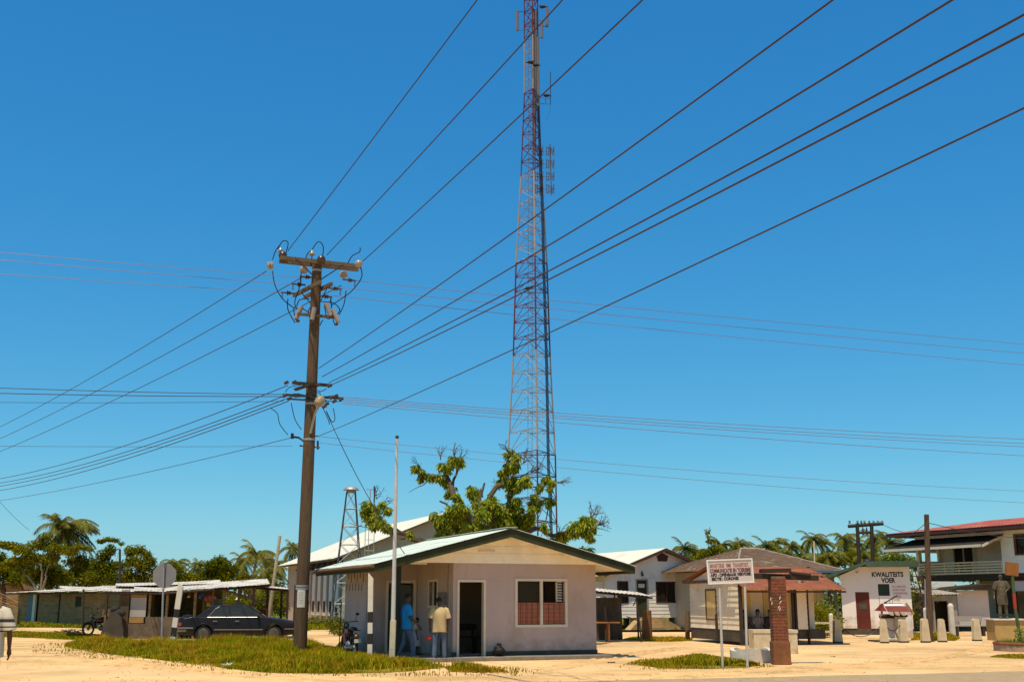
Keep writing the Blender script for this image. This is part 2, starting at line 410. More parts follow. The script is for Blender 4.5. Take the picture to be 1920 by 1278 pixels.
# ================================================================ ground
g = MB(); n = 60
vs = []; xs = []
for j in range(n + 1):
    for i in range(n + 1):
        a = (i / n * 2 - 1); b = (j / n * 2 - 1)
        vs.append((math.copysign(abs(a) ** 3 * 900, a), 30 + math.copysign(abs(b) ** 3 * 900, b), 0))
g.add(vs, [(j * (n + 1) + i, j * (n + 1) + i + 1, (j + 1) * (n + 1) + i + 1, (j + 1) * (n + 1) + i) for j in range(n) for i in range(n)])
struct(g.build('ground', sand))
def ragged(poly, step=.35, amp=.18):
    out = []
    for i in range(len(poly)):
        a = Vector(poly[i]); b = Vector(poly[(i + 1) % len(poly)])
        k = max(int((b - a).length / step), 1)
        for q in range(k):
            p = a.lerp(b, q / k); out.append((p.x + R.uniform(-amp, amp), p.y + R.uniform(-amp, amp)))
    return out
def sheet(poly, z, m, name):
    bm = bmesh.new(); vv = [bm.verts.new((p[0], p[1], z)) for p in poly]
    f = bm.faces.new(vv); bmesh.ops.triangulate(bm, faces=[f]); 
    for f in bm.faces:
        if f.normal.z < 0: f.normal_flip()
    me = bpy.data.meshes.new(name); bm.to_mesh(me); bm.free(); me.materials.append(m)
    o = bpy.data.objects.new(name, me); COL.objects.link(o); return struct(o)
def inside(p, poly):
    c = False; n = len(poly); j = n - 1
    for i in range(n):
        if (poly[i][1] > p[1]) != (poly[j][1] > p[1]) and p[0] < (poly[j][0] - poly[i][0]) * (p[1] - poly[i][1]) / (poly[j][1] - poly[i][1]) + poly[i][0]: c = not c
        j = i
    return c
def edge_dist(p, poly):
    d = 1e9; p = Vector((p[0], p[1]))
    for i in range(len(poly)):
        a = Vector(poly[i][:2]); b = Vector(poly[(i + 1) % len(poly)][:2]); ab = b - a
        t = max(0, min(1, (p - a).dot(ab) / max(ab.length_squared, 1e-9)))
        d = min(d, (p - (a + ab * t)).length)
    return d
# road: its far edge runs along the street direction
e0 = G(1050, 1277); sdir = Vector((math.cos(math.radians(17)), math.sin(math.radians(17)), 0)); nd = Vector((sdir.y, -sdir.x, 0))
far_edge = []; k = -60
while k < 60:
    p = e0 + sdir * k + nd * (R.uniform(-.07, .07)); far_edge.append((p.x, p.y)); k += .5 if abs(k) < 25 else 4
q1 = e0 + sdir * 60 + nd * 7; q0 = e0 - sdir * 60 + nd * 7
sheet(far_edge + [(q1.x, q1.y), (q0.x, q0.y)], .006, asphalt, 'road')
from mathutils import noise as mn
def blades(poly, n, h, name, label, m=None, wd=.012, seed=1, hv=None, lean=.5, edge=.4, clumpy=.5, cat='grass', kind='stuff'):
    rr = random.Random(seed); mb = MB(); vs = []; fs = []
    x0 = min(p[0] for p in poly); x1 = max(p[0] for p in poly); y0 = min(p[1] for p in poly); y1 = max(p[1] for p in poly)
    c = 0; tries = 0
    while c < n and tries < n * 12:
        tries += 1
        x = rr.uniform(x0, x1); y = rr.uniform(y0, y1)
        if not inside((x, y), poly): continue
        nz = mn.noise((x * 1.1, y * 1.1, seed)) * .5 + .5
        if rr.random() > (1 - clumpy) + clumpy * nz * 1.6: continue
        if clumpy > .8 and mn.noise((x * .55, y * .8, seed + 9)) < -.16 + .12 * rr.random() and rr.random() < .93: continue
        e = min(edge_dist((x, y), poly) / edge, 1) if edge else 1
        hh = h * (.35 + .65 * e) * rr.uniform(.45, 1.15) * (.55 + .9 * nz)
        if hv: hh *= hv(x, y)
        a = rr.uniform(0, 2 * PI); t = Vector((math.cos(a), math.sin(a), 0)); wv = Vector((-t.y, t.x, 0)) * wd * rr.uniform(.7, 1.5)
        ln = rr.uniform(.1, lean) * hh
        b = Vector((x, y, 0)); m1 = b + t * ln * .35 + Vector((0, 0, hh * .6)); tip = b + t * ln + Vector((0, 0, hh))
        o = len(vs)
        vs += [b - wv, b + wv, m1 + wv * .8, m1 - wv * .8, tip]
        fs += [(o, o + 1, o + 2, o + 3), (o + 3, o + 2, o + 4)]
        c += 1
    mb.v = vs; mb.f = fs; mb.m = [0] * len(fs)
    o = mb.build(name, m or grassm, fix=False)
    return tag(o, label, cat, kind=kind)
def gpoly(pts): return [tuple(G(*p)[:2]) for p in pts]
# main verge grass round the utility pole
vg = gpoly([(120, 1211), (150, 1205), (230, 1208), (300, 1214), (360, 1210), (470, 1208), (560, 1210), (640, 1216), (700, 1226), (745, 1231),
            (800, 1243), (840, 1250), (790, 1256), (720, 1261), (600, 1262), (520, 1261), (470, 1259), (425, 1255), (395, 1246), (330, 1240), (260, 1232), (170, 1221)])
sheet(ragged(vg, .4, .12), .008, turf, 'verge_soil')
blades(vg, 82000, .26, 'verge_grass', 'long green and straw coloured grass growing round the foot of the utility pole', wd=.0095, lean=.9, seed=3, edge=1.3, clumpy=.9, hv=lambda x, y: 1.0 + .55 * max(0, min(1, (y - 34) / 5)) if x < -6.3 else (.8 if y > 31.5 else 1.0))
vg2 = gpoly([(835, 1252), (880, 1249), (925, 1254), (955, 1260), (900, 1261), (845, 1259)])
blades(vg2, 1500, .16, 'grass_tuft', 'thin tail of grass tufts on the sand in front of the beige shirted man', seed=4, edge=.3)
vg3 = gpoly([(1195, 1246), (1215, 1240), (1260, 1237), (1300, 1229), (1345, 1232), (1400, 1240), (1425, 1246), (1400, 1251), (1330, 1253), (1240, 1252)])
sheet(ragged(vg3, .3, .07), .008, turf, 'sign_verge_soil')
blades(vg3, 6500, .19, 'sign_grass', 'green grass patch growing at the feet of the ministry sign', seed=5, edge=.9, clumpy=.9)
# far lawns
lawnL = gpoly([(-400, 1166), (190, 1167), (330, 1172), (560, 1168), (640, 1168), (700, 1166), (700, 1178), (640, 1180), (585, 1180), (560, 1186), (500, 1192), (260, 1181), (130, 1176), (-400, 1174)])
back = [(-500, 95), (500, 95), (500, 900), (-500, 900)]
sheet(back, .004, farturf, 'far_meadow')
sheet(lawnL, .012, farturf, 'shed_lawn_soil')
blades([p for p in lawnL], 26000, .16, 'shed_lawn', 'short lawn between the sheds and the warehouse', wd=.03, seed=6, edge=.5, clumpy=.3)
ln2 = gpoly([(-60, 1186), (60, 1184), (130, 1187), (180, 1189), (235, 1193), (205, 1199), (120, 1198), (30, 1194), (-60, 1193)])
sheet(ragged(ln2, .8, .3), .008, turf, 'left_lawn_soil')
blades(ln2, 16000, .10, 'left_lawn', 'low strip of turf on the sand left of the motorbike', wd=.02, seed=7, edge=.8)
midp = [(-3, 58), (6, 62), (16, 62), (34, 60), (60, 62), (60, 95), (-9, 95), (-9, 66)]
sheet(ragged(midp, 1, .3), .010, turf, 'back_yard_soil')
blades(midp, 14000, .15, 'back_yard_grass', 'thin yard grass behind the white timber house', wd=.03, seed=8, edge=.5)
blades(gpoly([(1165, 1199), (1180, 1194), (1300, 1195), (1296, 1201), (1240, 1203)]), 2600, .10, 'fence_line_grass', 'narrow line of grass between the two brown posts', seed=9, wd=.018)
blades(gpoly([(1708, 1199), (1712, 1190), (1780, 1190), (1800, 1196), (1790, 1201)]), 3500, .2, 'bollard_grass', 'green weeds behind the concrete bollards at the leaning wooden pole', seed=10, wd=.018)
blades(gpoly([(1855, 1231), (1870, 1227), (1990, 1228), (1990, 1234), (1900, 1234)]), 2500, .07, 'planter_grass', 'low grass skirt along the foot of the round planter', seed=11, wd=.012)
blades(gpoly([(640, 1204), (700, 1206), (735, 1218), (700, 1222), (630, 1212)]), 2500, .22, 'wall_weeds', 'dark weeds growing in the shade beside the parked motorbike', seed=12, m=leaf_dark, wd=.014)

# straw and weeds that thin out past the edge of the verge
vgo = gpoly([(60, 1207), (300, 1203), (560, 1203), (760, 1226), (860, 1240), (1010, 1256), (1000, 1266), (600, 1270), (420, 1266), (250, 1243), (60, 1222)])
blades(vgo, 5200, .10, 'verge_stubble', 'sparse dry stalks scattered on the sand round the verge grass', seed=31, edge=.5, clumpy=.95, wd=.010)
blades(gpoly([(1150, 1252), (1190, 1238), (1300, 1226), (1440, 1240), (1460, 1252), (1300, 1258)]), 1500, .09, 'sign_stubble', 'sparse dry stalks scattered on the sand round the sign grass', seed=32, edge=.3, clumpy=.95, wd=.010)
# stones and clods scattered on the sand
rr = random.Random(91); mb = MB()
for k in range(5200):
    y = 22.9 + 40 * rr.random() ** 2.2; x = rr.uniform(-.5, .5) * y * .98
    if mn.noise((x * .35, y * .35, 4.0)) < rr.uniform(-.35, .35): continue
    s = rr.uniform(.008, .024) * (2.0 if rr.random() < .05 else 1); a = rr.uniform(0, PI); h = s * rr.uniform(.5, 1.0)
    p = [Vector((x + s * rr.uniform(.7, 1.4) * math.cos(a + q * 1.57), y + s * rr.uniform(.7, 1.4) * math.sin(a + q * 1.57), .0)) for q in range(4)]; t_ = Vector((x, y, h))
    mb.add(p + [t_], [(0, 1, 4), (1, 2, 4), (2, 3, 4), (3, 0, 4)])
tag(mb.build('gravel', mat('gravel', (.36, .22, .10), .95, .3, 3, 0, island=.6, spec=.1), fix=False), 'small stones and clods strewn over the sandy square', 'gravel', kind='stuff')
# shallow wheel ruts pressed into the sand, real relief in a thin sheet
def rut(pts, w_, name):
    pts = crv_([Vector((p[0], p[1], 0)) for p in pts], 14); mb = MB(); cols = 9; vs = []
    for i, p in enumerate(pts):
        t_ = (pts[min(i + 1, len(pts) - 1)] - pts[max(i - 1, 0)]).normalized(); n_ = Vector((-t_.y, t_.x, 0)); e = math.sin(PI * i / (len(pts) - 1)) ** .5
        for j in range(cols):
            q = (j / (cols - 1)) * 2 - 1; hz_ = .004 + (.032 * math.exp(-((abs(q) - .72) / .16) ** 2) * (1 + .5 * mn.noise((p.x * 3, p.y * 3, j)))) * e
            if j in (0, cols - 1): hz_ = -.004
            pp = p + n_ * q * w_ * (1 + .15 * mn.noise((p.x, p.y, 2))); vs.append(Vector((pp.x, pp.y, hz_)))
    mb.add(vs, [(i * cols + j, i * cols + j + 1, (i + 1) * cols + j + 1, (i + 1) * cols + j) for i in range(len(pts) - 1) for j in range(cols - 1)])
    struct(mb.build(name, mat('shaded_packed_sand', (.66, .395, .17), .95, .15, .8, .5, col2=(.50, .29, .115), c2_at=.55, c2_scale=1.2, fine=.12, spec=.1), smooth=True))  # packed sand, darkened to make up for the faint shading of the relief
def crv_(pts, n=10):
    out = []; P_ = [pts[0]] + pts + [pts[-1]]
    for i in range(1, len(P_) - 2):
        for k in range(n):
            t = k / n; p0, p1, p2, p3 = P_[i - 1:i + 3]
            out.append(.5 * ((2 * p1) + (p2 - p0) * t + (2 * p0 - 5 * p1 + 4 * p2 - p3) * t * t + (3 * p1 - p0 - 3 * p2 + p3) * t ** 3))
    out.append(pts[-1]); return out
for i, row in enumerate(([(-80, 1238), (200, 1240), (500, 1264), (800, 1274)], [(-80, 1226), (150, 1229), (330, 1246), (560, 1271)], [(1010, 1262), (1300, 1262), (1600, 1245), (1990, 1240)], [(1010, 1254), (1200, 1222), (1300, 1212), (1420, 1212)], [(1500, 1252), (1700, 1236), (1840, 1216), (1850, 1200)], [(-60, 1212), (60, 1206), (180, 1204), (260, 1201)])):
    rut(gpoly(row), .17, 'wheel_rut')
    off = [(x, y + 7 if y > 1225 else y + 4) for x, y in row]
    rut(gpoly(off), .17, 'wheel_rut')
# ================================================================ main building (local frame: x along the front, y back)
mbd = thing('station_building', 'low mauve plastered building with a dark green gable edge, corner porch and red curtained window', 'building', (-1.585, 31.4, 0), PHI)
W = MB()
ZT = 2.60
door = (.17, .88, 0.1, 2.05); win = (1.86, 3.32, .90, 2.09)
wall(W, 0, 4.27, .22, ZT, 0, .15, [door, win])
wall(W, .15, 5.75, .22, ZT, 4.12, .15, [], ax='X')
W.bx(.15, 4.12, .15, .9, .0 + .125, .13)
W.build('front_wall', wall_mauve, mbd)
m = MB(); wall(m, .15, 3.19, .10, ZT, 0, .15, [(1.36, 2.10, 1.42, 2.08)], ax='X'); m.build('porch_side_wall', wall_mauve, mbd)
m = MB(); wall(m, -1.55, -.002, .10, ZT, 3.19, .15, [(-.90, -.12, .10, 2.06)]); wall(m, -1.55, 4.1, .1, ZT, 5.62, .13, []); m.build('porch_back_wall', wall_mauve, mbd)
m = MB(); wall(m, 3.345, 5.60, .10, ZT, -1.553, .15, [(4.5, 4.53, 2, 2.3)], ax='X'); m.build('left_wall', wall_mauve, mbd)
m = MB()
for k in range(6):
    m.bx(-1.562, -1.550, 3.55 + k * .36, 3.585 + k * .36, 2.08 + (.13 if k % 2 else 0), 2.34 + (.13 if k % 2 else 0))
    m.bx(-1.562, -1.550, 3.70 + k * .36, 3.735 + k * .36, 1.84, 2.06)
m.build('vent_slots', dark_in, mbd)
m = MB(); m.bx(-.02, .11, -.014, -.002, .02, .22); m.build('plinth', plinth_m, mbd)
m = MB(); m.bx(-1.57, -1.40, 3.33, 5.75, 0, .1); m.build('plinth', plinth_m, mbd)
m = MB(); m.bx(.95, 4.29, -.014, .15, 0.0, .22); m.bx(4.12, 4.284, .15, 5.75, 0, .22)
m.build('plinth', plinth_m, mbd)
m = MB(); m.bx(-1.75, 4.45, -.62, -.016, 0, .10); m.bx(-1.75, -.005, -.016, 3.185, 0, .10); m.bx(.0, .89, -.014, .9, .002, .104); m.build('porch_slab', slab_m, mbd, bevel=.01)
# floor inside & partition
m = MB(); m.bx(.16, 4.11, .9, 5.6, .0, .11); m.bx(.16, 4.11, 3.3, 3.36, .11, ZT); m.build('interior_room', mat('interior_paint', (.34, .27, .18), .9, .15, 1.5), mbd)
# window
m = MB(); frame(m, 1.80, 3.38, .84, 2.15, -.02, .07, .10); m.bx(2.55, 2.63, -.018, .07, .91, 2.08); wf = m.build('window_frame', creamw, mbd)
m = MB(); m.bx(1.87, 2.55, .05, .056, .91, 2.08); m.build('pane', mat('clear_dark_glass', (.03, .022, .010), .15, .1, 1, 0, spec=.12), wf)
# only the lower half carries curtain cloth seen through open louvres
m = MB()
for i in range(9):
    m.bx(1.90 + i * .075, 1.968 + i * .075, .028 + .008 * (i % 2), .044 + .004 * (i % 2), .92, 1.50)
for i in range(8):
    m.bx(2.66 + i * .08, 2.735 + i * .08, .028 + .008 * (i % 2), .044 + .004 * (i % 2), .92, 1.50)
cur = m.build('curtain', curtain_red, mbd)
m = MB()
for i in range(5): m.bx(1.90, 3.28, .020, .026, 1.0 + i * .11, 1.006 + i * .11)
for i in range(8): m.bx(1.97 + i * .17, 1.976 + i * .17, .014, .019, .92, 1.5)
m.build('curtain_grid', brown_red, cur)
m = MB()
for i in range(8): m.box((3.17, .10, 1.56 + i * .075), (.16, .09, .012), rx=.5)
m.bx(3.075, 3.095, .06, .14, 1.52, 2.06)
m.build('louvre', creamw, wf)
# doors
m = MB(); frame(m, .11, .94, .10, 2.11, -.022, .065, .17, sill=False); m.build('door_frame', creamw, mbd)
m = MB(); m.bx(-.84, -.18, 3.22, 3.26, .10, 2.00); pd = m.build('porch_door', green_door, mbd)
m = MB(); frame(m, -.97, -.05, .10, 2.13, 3.165, .075, .14, sill=False); m.build('door_frame', creamw, pd)
m = MB(); m.ell((-.25, 3.20, 1.05), (.03, .03, .03)); m.build('handle', steel, pd)
m = MB(); frame(m, 1.30, 2.16, 1.36, 2.14, -.022, .06, .10, ax='X'); m.bx(-.012, .02, 1.70, 1.75, 1.42, 2.08); nf = m.build('narrow_window', creamw, mbd)
m = MB(); m.bx(.06, .066, 1.42, 1.70, 1.42, 2.08); m.build('pane', glass_dk, nf)
m = MB()
for i in range(9): m.box((.03, 1.92, 1.47 + i * .07), (.06, .32, .006), ry=.6)
m.build('louvre', steel, nf)
m = MB(); m.bx(-.12, -.002, .45, .95, 1.45, 1.78); m.build('meter_box', ant_grey, mbd, bevel=.012)
m = MB(); m.tube([(-.02, .42, .12), (-.02, .42, 2.58)], .014); m.build('conduit', wall_grey, mbd)
m = MB(); m.bx(-1.60, -1.48, -.06, .06, .10, 2.62); m.build('porch_post', mat('black_green', (.012, .018, .012), .6), mbd, bevel=.008)
# roof
RC, RZ = 1.33, 3.43; EL, ER, EZ = -2.37, 5.03, 2.47; B0, B1 = -.90, 6.15
sl_ = (RZ - EZ) / (ER - RC)
def rz_at(x): return RZ - abs(x - RC) * sl_
m = MB()
for x0, x1 in ((EL, RC), (RC, ER)):
    s = 1 if x1 > RC else -1
    xe = x1 if s > 0 else x0
    k = 0
    # sheets laid in four strips with small laps, so the edge reads as separate sheets
    strips = 4
    for q in range(strips):
        b0 = B0 - .04 + (B1 - B0 + .08) * q / strips; b1 = B0 - .04 + (B1 - B0 + .08) * (q + 1) / strips + .08
        corr(m, (RC, b0, RZ + .03 + .006 * (q % 2)), (0, b1 - b0, 0), (xe - RC + s * .06, 0, -(abs(xe - RC) + .06) * sl_), period=.12, amp=.012)
m.build('roof', roof_white, mbd)
m = MB(); m.bx(RC - .16, RC + .16, B0 - .05, B1, RZ + .042, RZ + .056); m.build('ridge_cap', roof_white, mbd)
m = MB()
for s, xe in ((-1, EL), (1, ER)):
    ft = .19
    m.prism([(RC, RZ + .005), (xe, EZ + .005), (xe, EZ - ft), (RC, RZ - ft - .02)], B0, B0 + .035)
    m.prism([(RC, RZ + .005), (xe, EZ + .005), (xe, EZ - ft), (RC, RZ - ft - .02)], B1 - .03, B1)
    m.bx(min(xe, xe + .03 * s), max(xe, xe + .03 * s), B0 + .002, B1, EZ - ft + .01, EZ - .01)
m.build('fascia', green_dk, mbd)
m = MB(); m.tube([(EL - .09, B0 + .1, EZ - .05), (EL - .09, B1, EZ - .05)], .05, 8); m.build('gutter', wood_brown, mbd)
m = MB()   # sloping boarded soffit under the sheets
for s, xe in ((-1, EL), (1, ER)):
    nb = 14
    for i in range(nb):
        a = i / nb; b = (i + 1) / nb - .004
        xa, xb = RC + (xe - RC) * a, RC + (xe - RC) * b
        za, zb = RZ - abs(xa - RC) * sl_, RZ - abs(xb - RC) * sl_
        m.add([(xa, B0 + .037, za - .10), (xb, B0 + .037, zb - .10), (xb, B1 - .04, zb - .10), (xa, B1 - .04, za - .10),
               (xa, B0 + .037, za - .08), (xb, B0 + .037, zb - .08), (xb, B1 - .04, zb - .08), (xa, B1 - .04, za - .08)],
              [(0, 1, 2, 3), (7, 6, 5, 4), (0, 4, 5, 1), (1, 5, 6, 2), (2, 6, 7, 3), (3, 7, 4, 0)])
m.build('soffit', cream, mbd)
m = MB()   # gable cladding
def gx(z):
    h = (RZ - .10 - z) / sl_
    return (max(-1.6, RC - h), min(4.27, RC + h))
siding(m, gx, ZT + .03, RZ - .12, -.004, period=.20, lap=.026, gap=.016)
m.build('gable_boards', cream, mbd); m = MB()
m.prism([(-1.6, ZT), (4.27, ZT), (4.27, min(rz_at(4.27) - .1, 9)), (RC, RZ - .1), (-1.6, rz_at(-1.6) - .1)], .001, .05)
m.build('gable_backing', cream, mbd)
m = MB(); m.bx(-1.62, 4.27, -.03, .0 - .002, ZT - .05, ZT + .03); m.bx(-1.55, -.0, -.001, 3.18, ZT, ZT + .02); m.build('porch_ceiling', cream, mbd)
m = MB(); m.bx(.70, 1.18, -.085, -.022, 2.86, 2.91); m.build('light_fitting', creamw, mbd, bevel=.01)
m = MB(); m.bx(-1.2, -.75, -.02, .05, 2.50, 2.545); m.build('porch_lamp', creamw, mbd, bevel=.01)
# things inside the room seen through the doorway
t = thing('bench', 'dark wooden bench inside the open doorway of the mauve building', 'bench', mbd.matrix_world @ Vector((0, 0, 0)), PHI)
t.location = Matrix.Translation((-1.585, 31.4, 0)) @ Matrix.Rotation(PHI, 4, 'Z') @ Vector((.75, 1.7, .11))
m = MB(); m.bx(-.6, .6, -.15, .15, .42, .46); m.build('seat', wood_dark, t)
for x in (-.5, .5):
    for y in (-.12, .12): m = MB(); m.bx(x - .025, x + .025, y - .025, y + .025, 0, .42); m.build('leg', wood_dark, t)
m = MB(); m.bx(-.6, .6, .13, .16, .62, .80); m.bx(-.5, -.46, .13, .16, .46, .62); m.bx(.46, .5, .13, .16, .46, .62); m.build('backrest', wood_dark, t)
# ================================================================ warehouse
wh = thing('warehouse', 'large pale warehouse with a cream sheet roof and white panelled side behind the low building', 'building', (-10.9, 75, 0), PHI)
WW, WD, WE, WR = 14.4, 18.0, 4.45, 7.35
m = MB(); wall(m, 0, WW, 0, WE - .1, 0, .2); wall(m, 0, WW, 0, WE - .1, WD - .2, .2); wall(m, .2, WD - .2, 0, WE - .1, WW - .2, .2, ax='X')
m.prism([(0, WE - .1), (WW, WE - .1), (WW / 2, WR - .12)], .0, .2); m.build('gable_wall', mat('beige_render', (.46, .36, .25), .9, .1, .6, .1, fine=.05), wh)
m = MB(); wall(m, .2, WD - .2, 0, 3.55, 0.06, .12, ax='X'); m.bx(-.05, .2, 13.2, WD - .001, 0, WE - .12)
for k in range(8): m.bx(-.10, .05, .6 + k * 1.75, .85 + k * 1.75, 0, 3.6)
m.build('side_wall', mat('warehouse_side', (.40, .34, .26), .85, .12, .8, .1, fine=.06), wh)
for k in range(6):
    m = MB(); m.bx(.005, .055, 1.05 + k * 1.75, 2.20 + k * 1.75, .5, 3.3); dd = m.build('side_panel', mat('side_panel_white', (.62, .62, .58), .7, .1, 1, .1), wh)
    m = MB(); m.bx(-.02, .003, 1.35 + k * 1.75, 1.9 + k * 1.75, .72, 1.45)
    m.build('grille', dark_in, dd)
m = MB()
for k in range(8): m.box((.05, .7 + k * 1.75, 4.02), (.08, .08, .9), rx=.0)
for k in range(8): m.box((-.22, .7 + k * 1.75, 3.95), (.8, .06, .06), ry=-.9)
m.bx(.14, .2, .2, WD - .2, 3.55, WE - .2)  # dark sheet paints the shade of the open band behind the struts
m.build('eave_struts_and_shade', wood_dark, wh)
m = MB()
for s in (-1, 1):
    xe = -.75 if s < 0 else WW + .75
    sl2 = (WR - WE) / (WW / 2)
    corr(m, (WW / 2, -.5, WR), (0, WD + 1, 0), (xe - WW / 2, 0, -abs(xe - WW / 2) * sl2), period=.3, amp=.02)
m.build('roof', roof_cream, wh)
m = MB()
for s in (-1, 1):
    xe = -.72 if s < 0 else WW + .72
    ze = WR - abs(xe - WW / 2) * sl2
    m.prism([(WW / 2, WR - .03), (xe, ze - .03), (xe, ze - .13), (WW / 2, WR - .13)], -.48, -.44)
    m.bx(min(xe, xe + .04), max(xe, xe + .04), -.44, WD + .4, ze - .16, ze - .03)
m.build('eave_trim', wood_brown, wh)
# ================================================================ siren tower & small mast
st = thing('siren_tower', 'slim steel lattice siren mast with a mushroom shaped cap', 'siren tower', (XW(652, 66), 66, 0), .2)
zt = ZW(921, 66)
m = MB()
def lw(z): return .95 - (.95 - .24) * z / zt
cn = [(-1, -1), (1, -1), (1, 1), (-1, 1)]
for c in cn: m.tube([(c[0] * lw(0) / 1, c[1] * lw(0), 0), (c[0] * lw(zt), c[1] * lw(zt), zt)], .035, 6)
m.build('legs_frame', steel_dark, st)
m = MB(); nz_ = 7
zz = [zt * (i / nz_) ** .9 for i in range(nz_ + 1)]
for i in range(nz_):
    for k in range(4):
        a, b = cn[k], cn[(k + 1) % 4]; w0, w1 = lw(zz[i]), lw(zz[i + 1])
        m.tube([(a[0] * w1, a[1] * w1, zz[i + 1]), (b[0] * w1, b[1] * w1, zz[i + 1])], .02, 4)
        m.tube([(a[0] * w0, a[1] * w0, zz[i]), (b[0] * w1, b[1] * w1, zz[i + 1])], .015, 4)
        m.tube([(b[0] * w0, b[1] * w0, zz[i]), (a[0] * w1, a[1] * w1, zz[i + 1])], .015, 4)
m.build('bracing', steel, st)
m = MB(); m.lathe((0, 0, zt + .02), [(.20, -.1), (.24, .02), (.46, .05), (.46, .08), (.38, .18), (.22, .27), (.06, .31)], 20); m.build('siren_cap', steel, st, smooth=True)
t = thing('roof_mast', 'thin ladder framed mast standing behind the leafy left branch of the tree', 'mast', (XW(691, 64), 64, 0), .3)
m = MB()
for x in (-.28, -.09, .22): m.tube([(x, 0, 0), (x, 0, ZW(985, 64))], .02, 5)
for k in range(9): m.tube([(-.28, 0, .6 + k * .6), (.22, 0, .6 + k * .6)], .015, 4)
m.build('mast_frame', steel, t)
zc = ZW(985, 64); za = ZW(917, 64)
m = MB(); m.tube([(-.1, 0, zc), (-.05, 0, za)], .03, 5); m.torus((-.05, 0, za), .22, .012, axis='Z'); m.build('ring_antenna', steel, t)
# ================================================================ telecom tower
TY = 90.0
TX = XW(1001, TY)
tw = thing('telecom_tower', 'tall three legged red and white lattice telecom tower', 'telecom tower', (TX, TY, 0), math.radians(5))
rows = [(1000, 955, 1050), (830, 957, 1046), (760, 960, 1041), (660, 966, 1035.5), (500, 970, 1030), (430, 975, 1026), (330, 981, 1021), (168, 988, 1014)]
wz = [(P(960, y, TY).z, P(r, y, TY).x - P(l, y, TY).x) for y, l, r in rows]
z0_, w0_ = wz[0]; z1_, w1_ = wz[-1]
def tww(z):
    if z >= z1_: return w1_
    for i in range(len(wz) - 1):
        if wz[i][0] <= z <= wz[i + 1][0]:
            t_ = (z - wz[i][0]) / (wz[i + 1][0] - wz[i][0]); return wz[i][1] + t_ * (wz[i + 1][1] - wz[i][1])
    return w0_ + (z0_ - z) * .03
def leg(z, k):
    w_ = tww(z) * 1.0
    return [Vector((-w_ / 2, w_ * .29, z)), Vector((w_ / 2, w_ * .29, z)), Vector((0.02 * w_, -w_ * .577, z))][k]
levels = [0.0]
ztop = P(960, -160, TY).z
while levels[-1] < ztop: levels.append(levels[-1] + max(tww(levels[-1]) * .46, 1.25))
bnd = [P(960, y, TY).z for y in (870, 670, 500, 330, 168, 63)]
secs = []
prev = 0
for b_ in bnd:
    i = min(range(len(levels)), key=lambda q: abs(levels[q] - b_)); secs.append((prev, i)); prev = i
secs.append((prev, len(levels) - 1))
for si, (i0, i1) in enumerate(secs):
    m = MB(); red = si % 2 == 0
    top = si >= 4
    for k in range(3):
        m.tube([leg(levels[i0], k), leg(levels[i1], k)], .062 if si < 4 else .05, 8, cap=False)
    for i in range(i0, i1):
        za, zb = levels[i], levels[i + 1]
        for k in range(3):
            a0, b0, a1, b1 = leg(za, k), leg(za, (k + 1) % 3), leg(zb, k), leg(zb, (k + 1) % 3)
            m.tube([a1, b1], .034, 5)
            if si < 3:
                mid = (a1 + b1) / 2
                m.tube([a0, mid], .028, 5); m.tube([b0, mid], .028, 5)
                m.tube([mid, (leg(zb, (k + 2) % 3) + b1) / 2], .022, 4)
            elif si in (3, 4):
                m.tube([a0, b1] if i % 2 == k % 2 else [b0, a1], .034, 5)
                m.tube([(a1 + b1) / 2, (leg(zb, (k + 2) % 3) + b1) / 2], .02, 4)
            elif si == 5:
                m.tube([(a0 + a1) / 2, (b0 + b1) / 2], .02, 4)
            else:
                m.tube([a0, b1], .03, 5); m.tube([b0, a1], .03, 5)
    m.build('tower_section', tower_red if red else tower_white, tw)
def tloc(px, py, dy=0):
    p = P(px, py, TY + dy) - Vector((TX, TY, 0))
    return Matrix.Rotation(-math.radians(5), 4, 'Z') @ p
m = MB()
pts = [tloc(1034, 1010), tloc(1032, 960), tloc(1028, 870), tloc(1025, 695), tloc(1020, 520), tloc(1017, 400), tloc(1013, 300), tloc(1009, 200)]
for dx in (-.09, -.01, .07): m.tube([p + Vector((dx, -.15, 0)) for p in pts], .038, 6)
pb = pts[0].copy(); pb.z = .1; m.tube([pb, pts[0]], .22, 6)
m.build('cable_run', cable_blue, tw)
m = MB(); za = tloc(1001, 1000).z; zb = ztop
for dx in (-.17, .17): m.tube([(dx - .3, .2, .2), (dx - .1, .1, z1_), (dx - .05, .1, zb)], .018, 5)
zq = .5
while zq < zb: m.tube([(-.45 + .3 * zq / zb, .15, zq), (-.1 + .3 * zq / zb, .15, zq)], .01, 3); zq += .4
m.build('ladder', ant_grey, tw)
m = MB(); m.tube([tloc(1003, 290), tloc(1002, 120), tloc(1002, 20)], [.10, .24, .24], 10); m.tube([tloc(1010, 230), tloc(1008, 70)], .12, 8); m.build('feeder_bundle', ant_grey, tw)
# panel antennas on brackets
for (px0, px1, y0, y1, dy) in ((989, 970, 22, 57, 0), (1013, 1026, 14, 50, -.4), (1012, 1016, 38, 71, -.9)):
    a = tloc(px0, y0 + 1); b = tloc(px1, y0, dy); c = tloc(px1, y1, dy); d = tloc(px0, y1 + 0)
    m = MB(); m.tube([b + Vector((0, 0, .05)), c - Vector((0, 0, .05))], .12, 8); an = m.build('panel_antenna', ant_grey, tw)
    m = MB(); m.tube([a, b], .03, 5); m.tube([c, d], .03, 5); m.build('bracket', steel_dark, an)
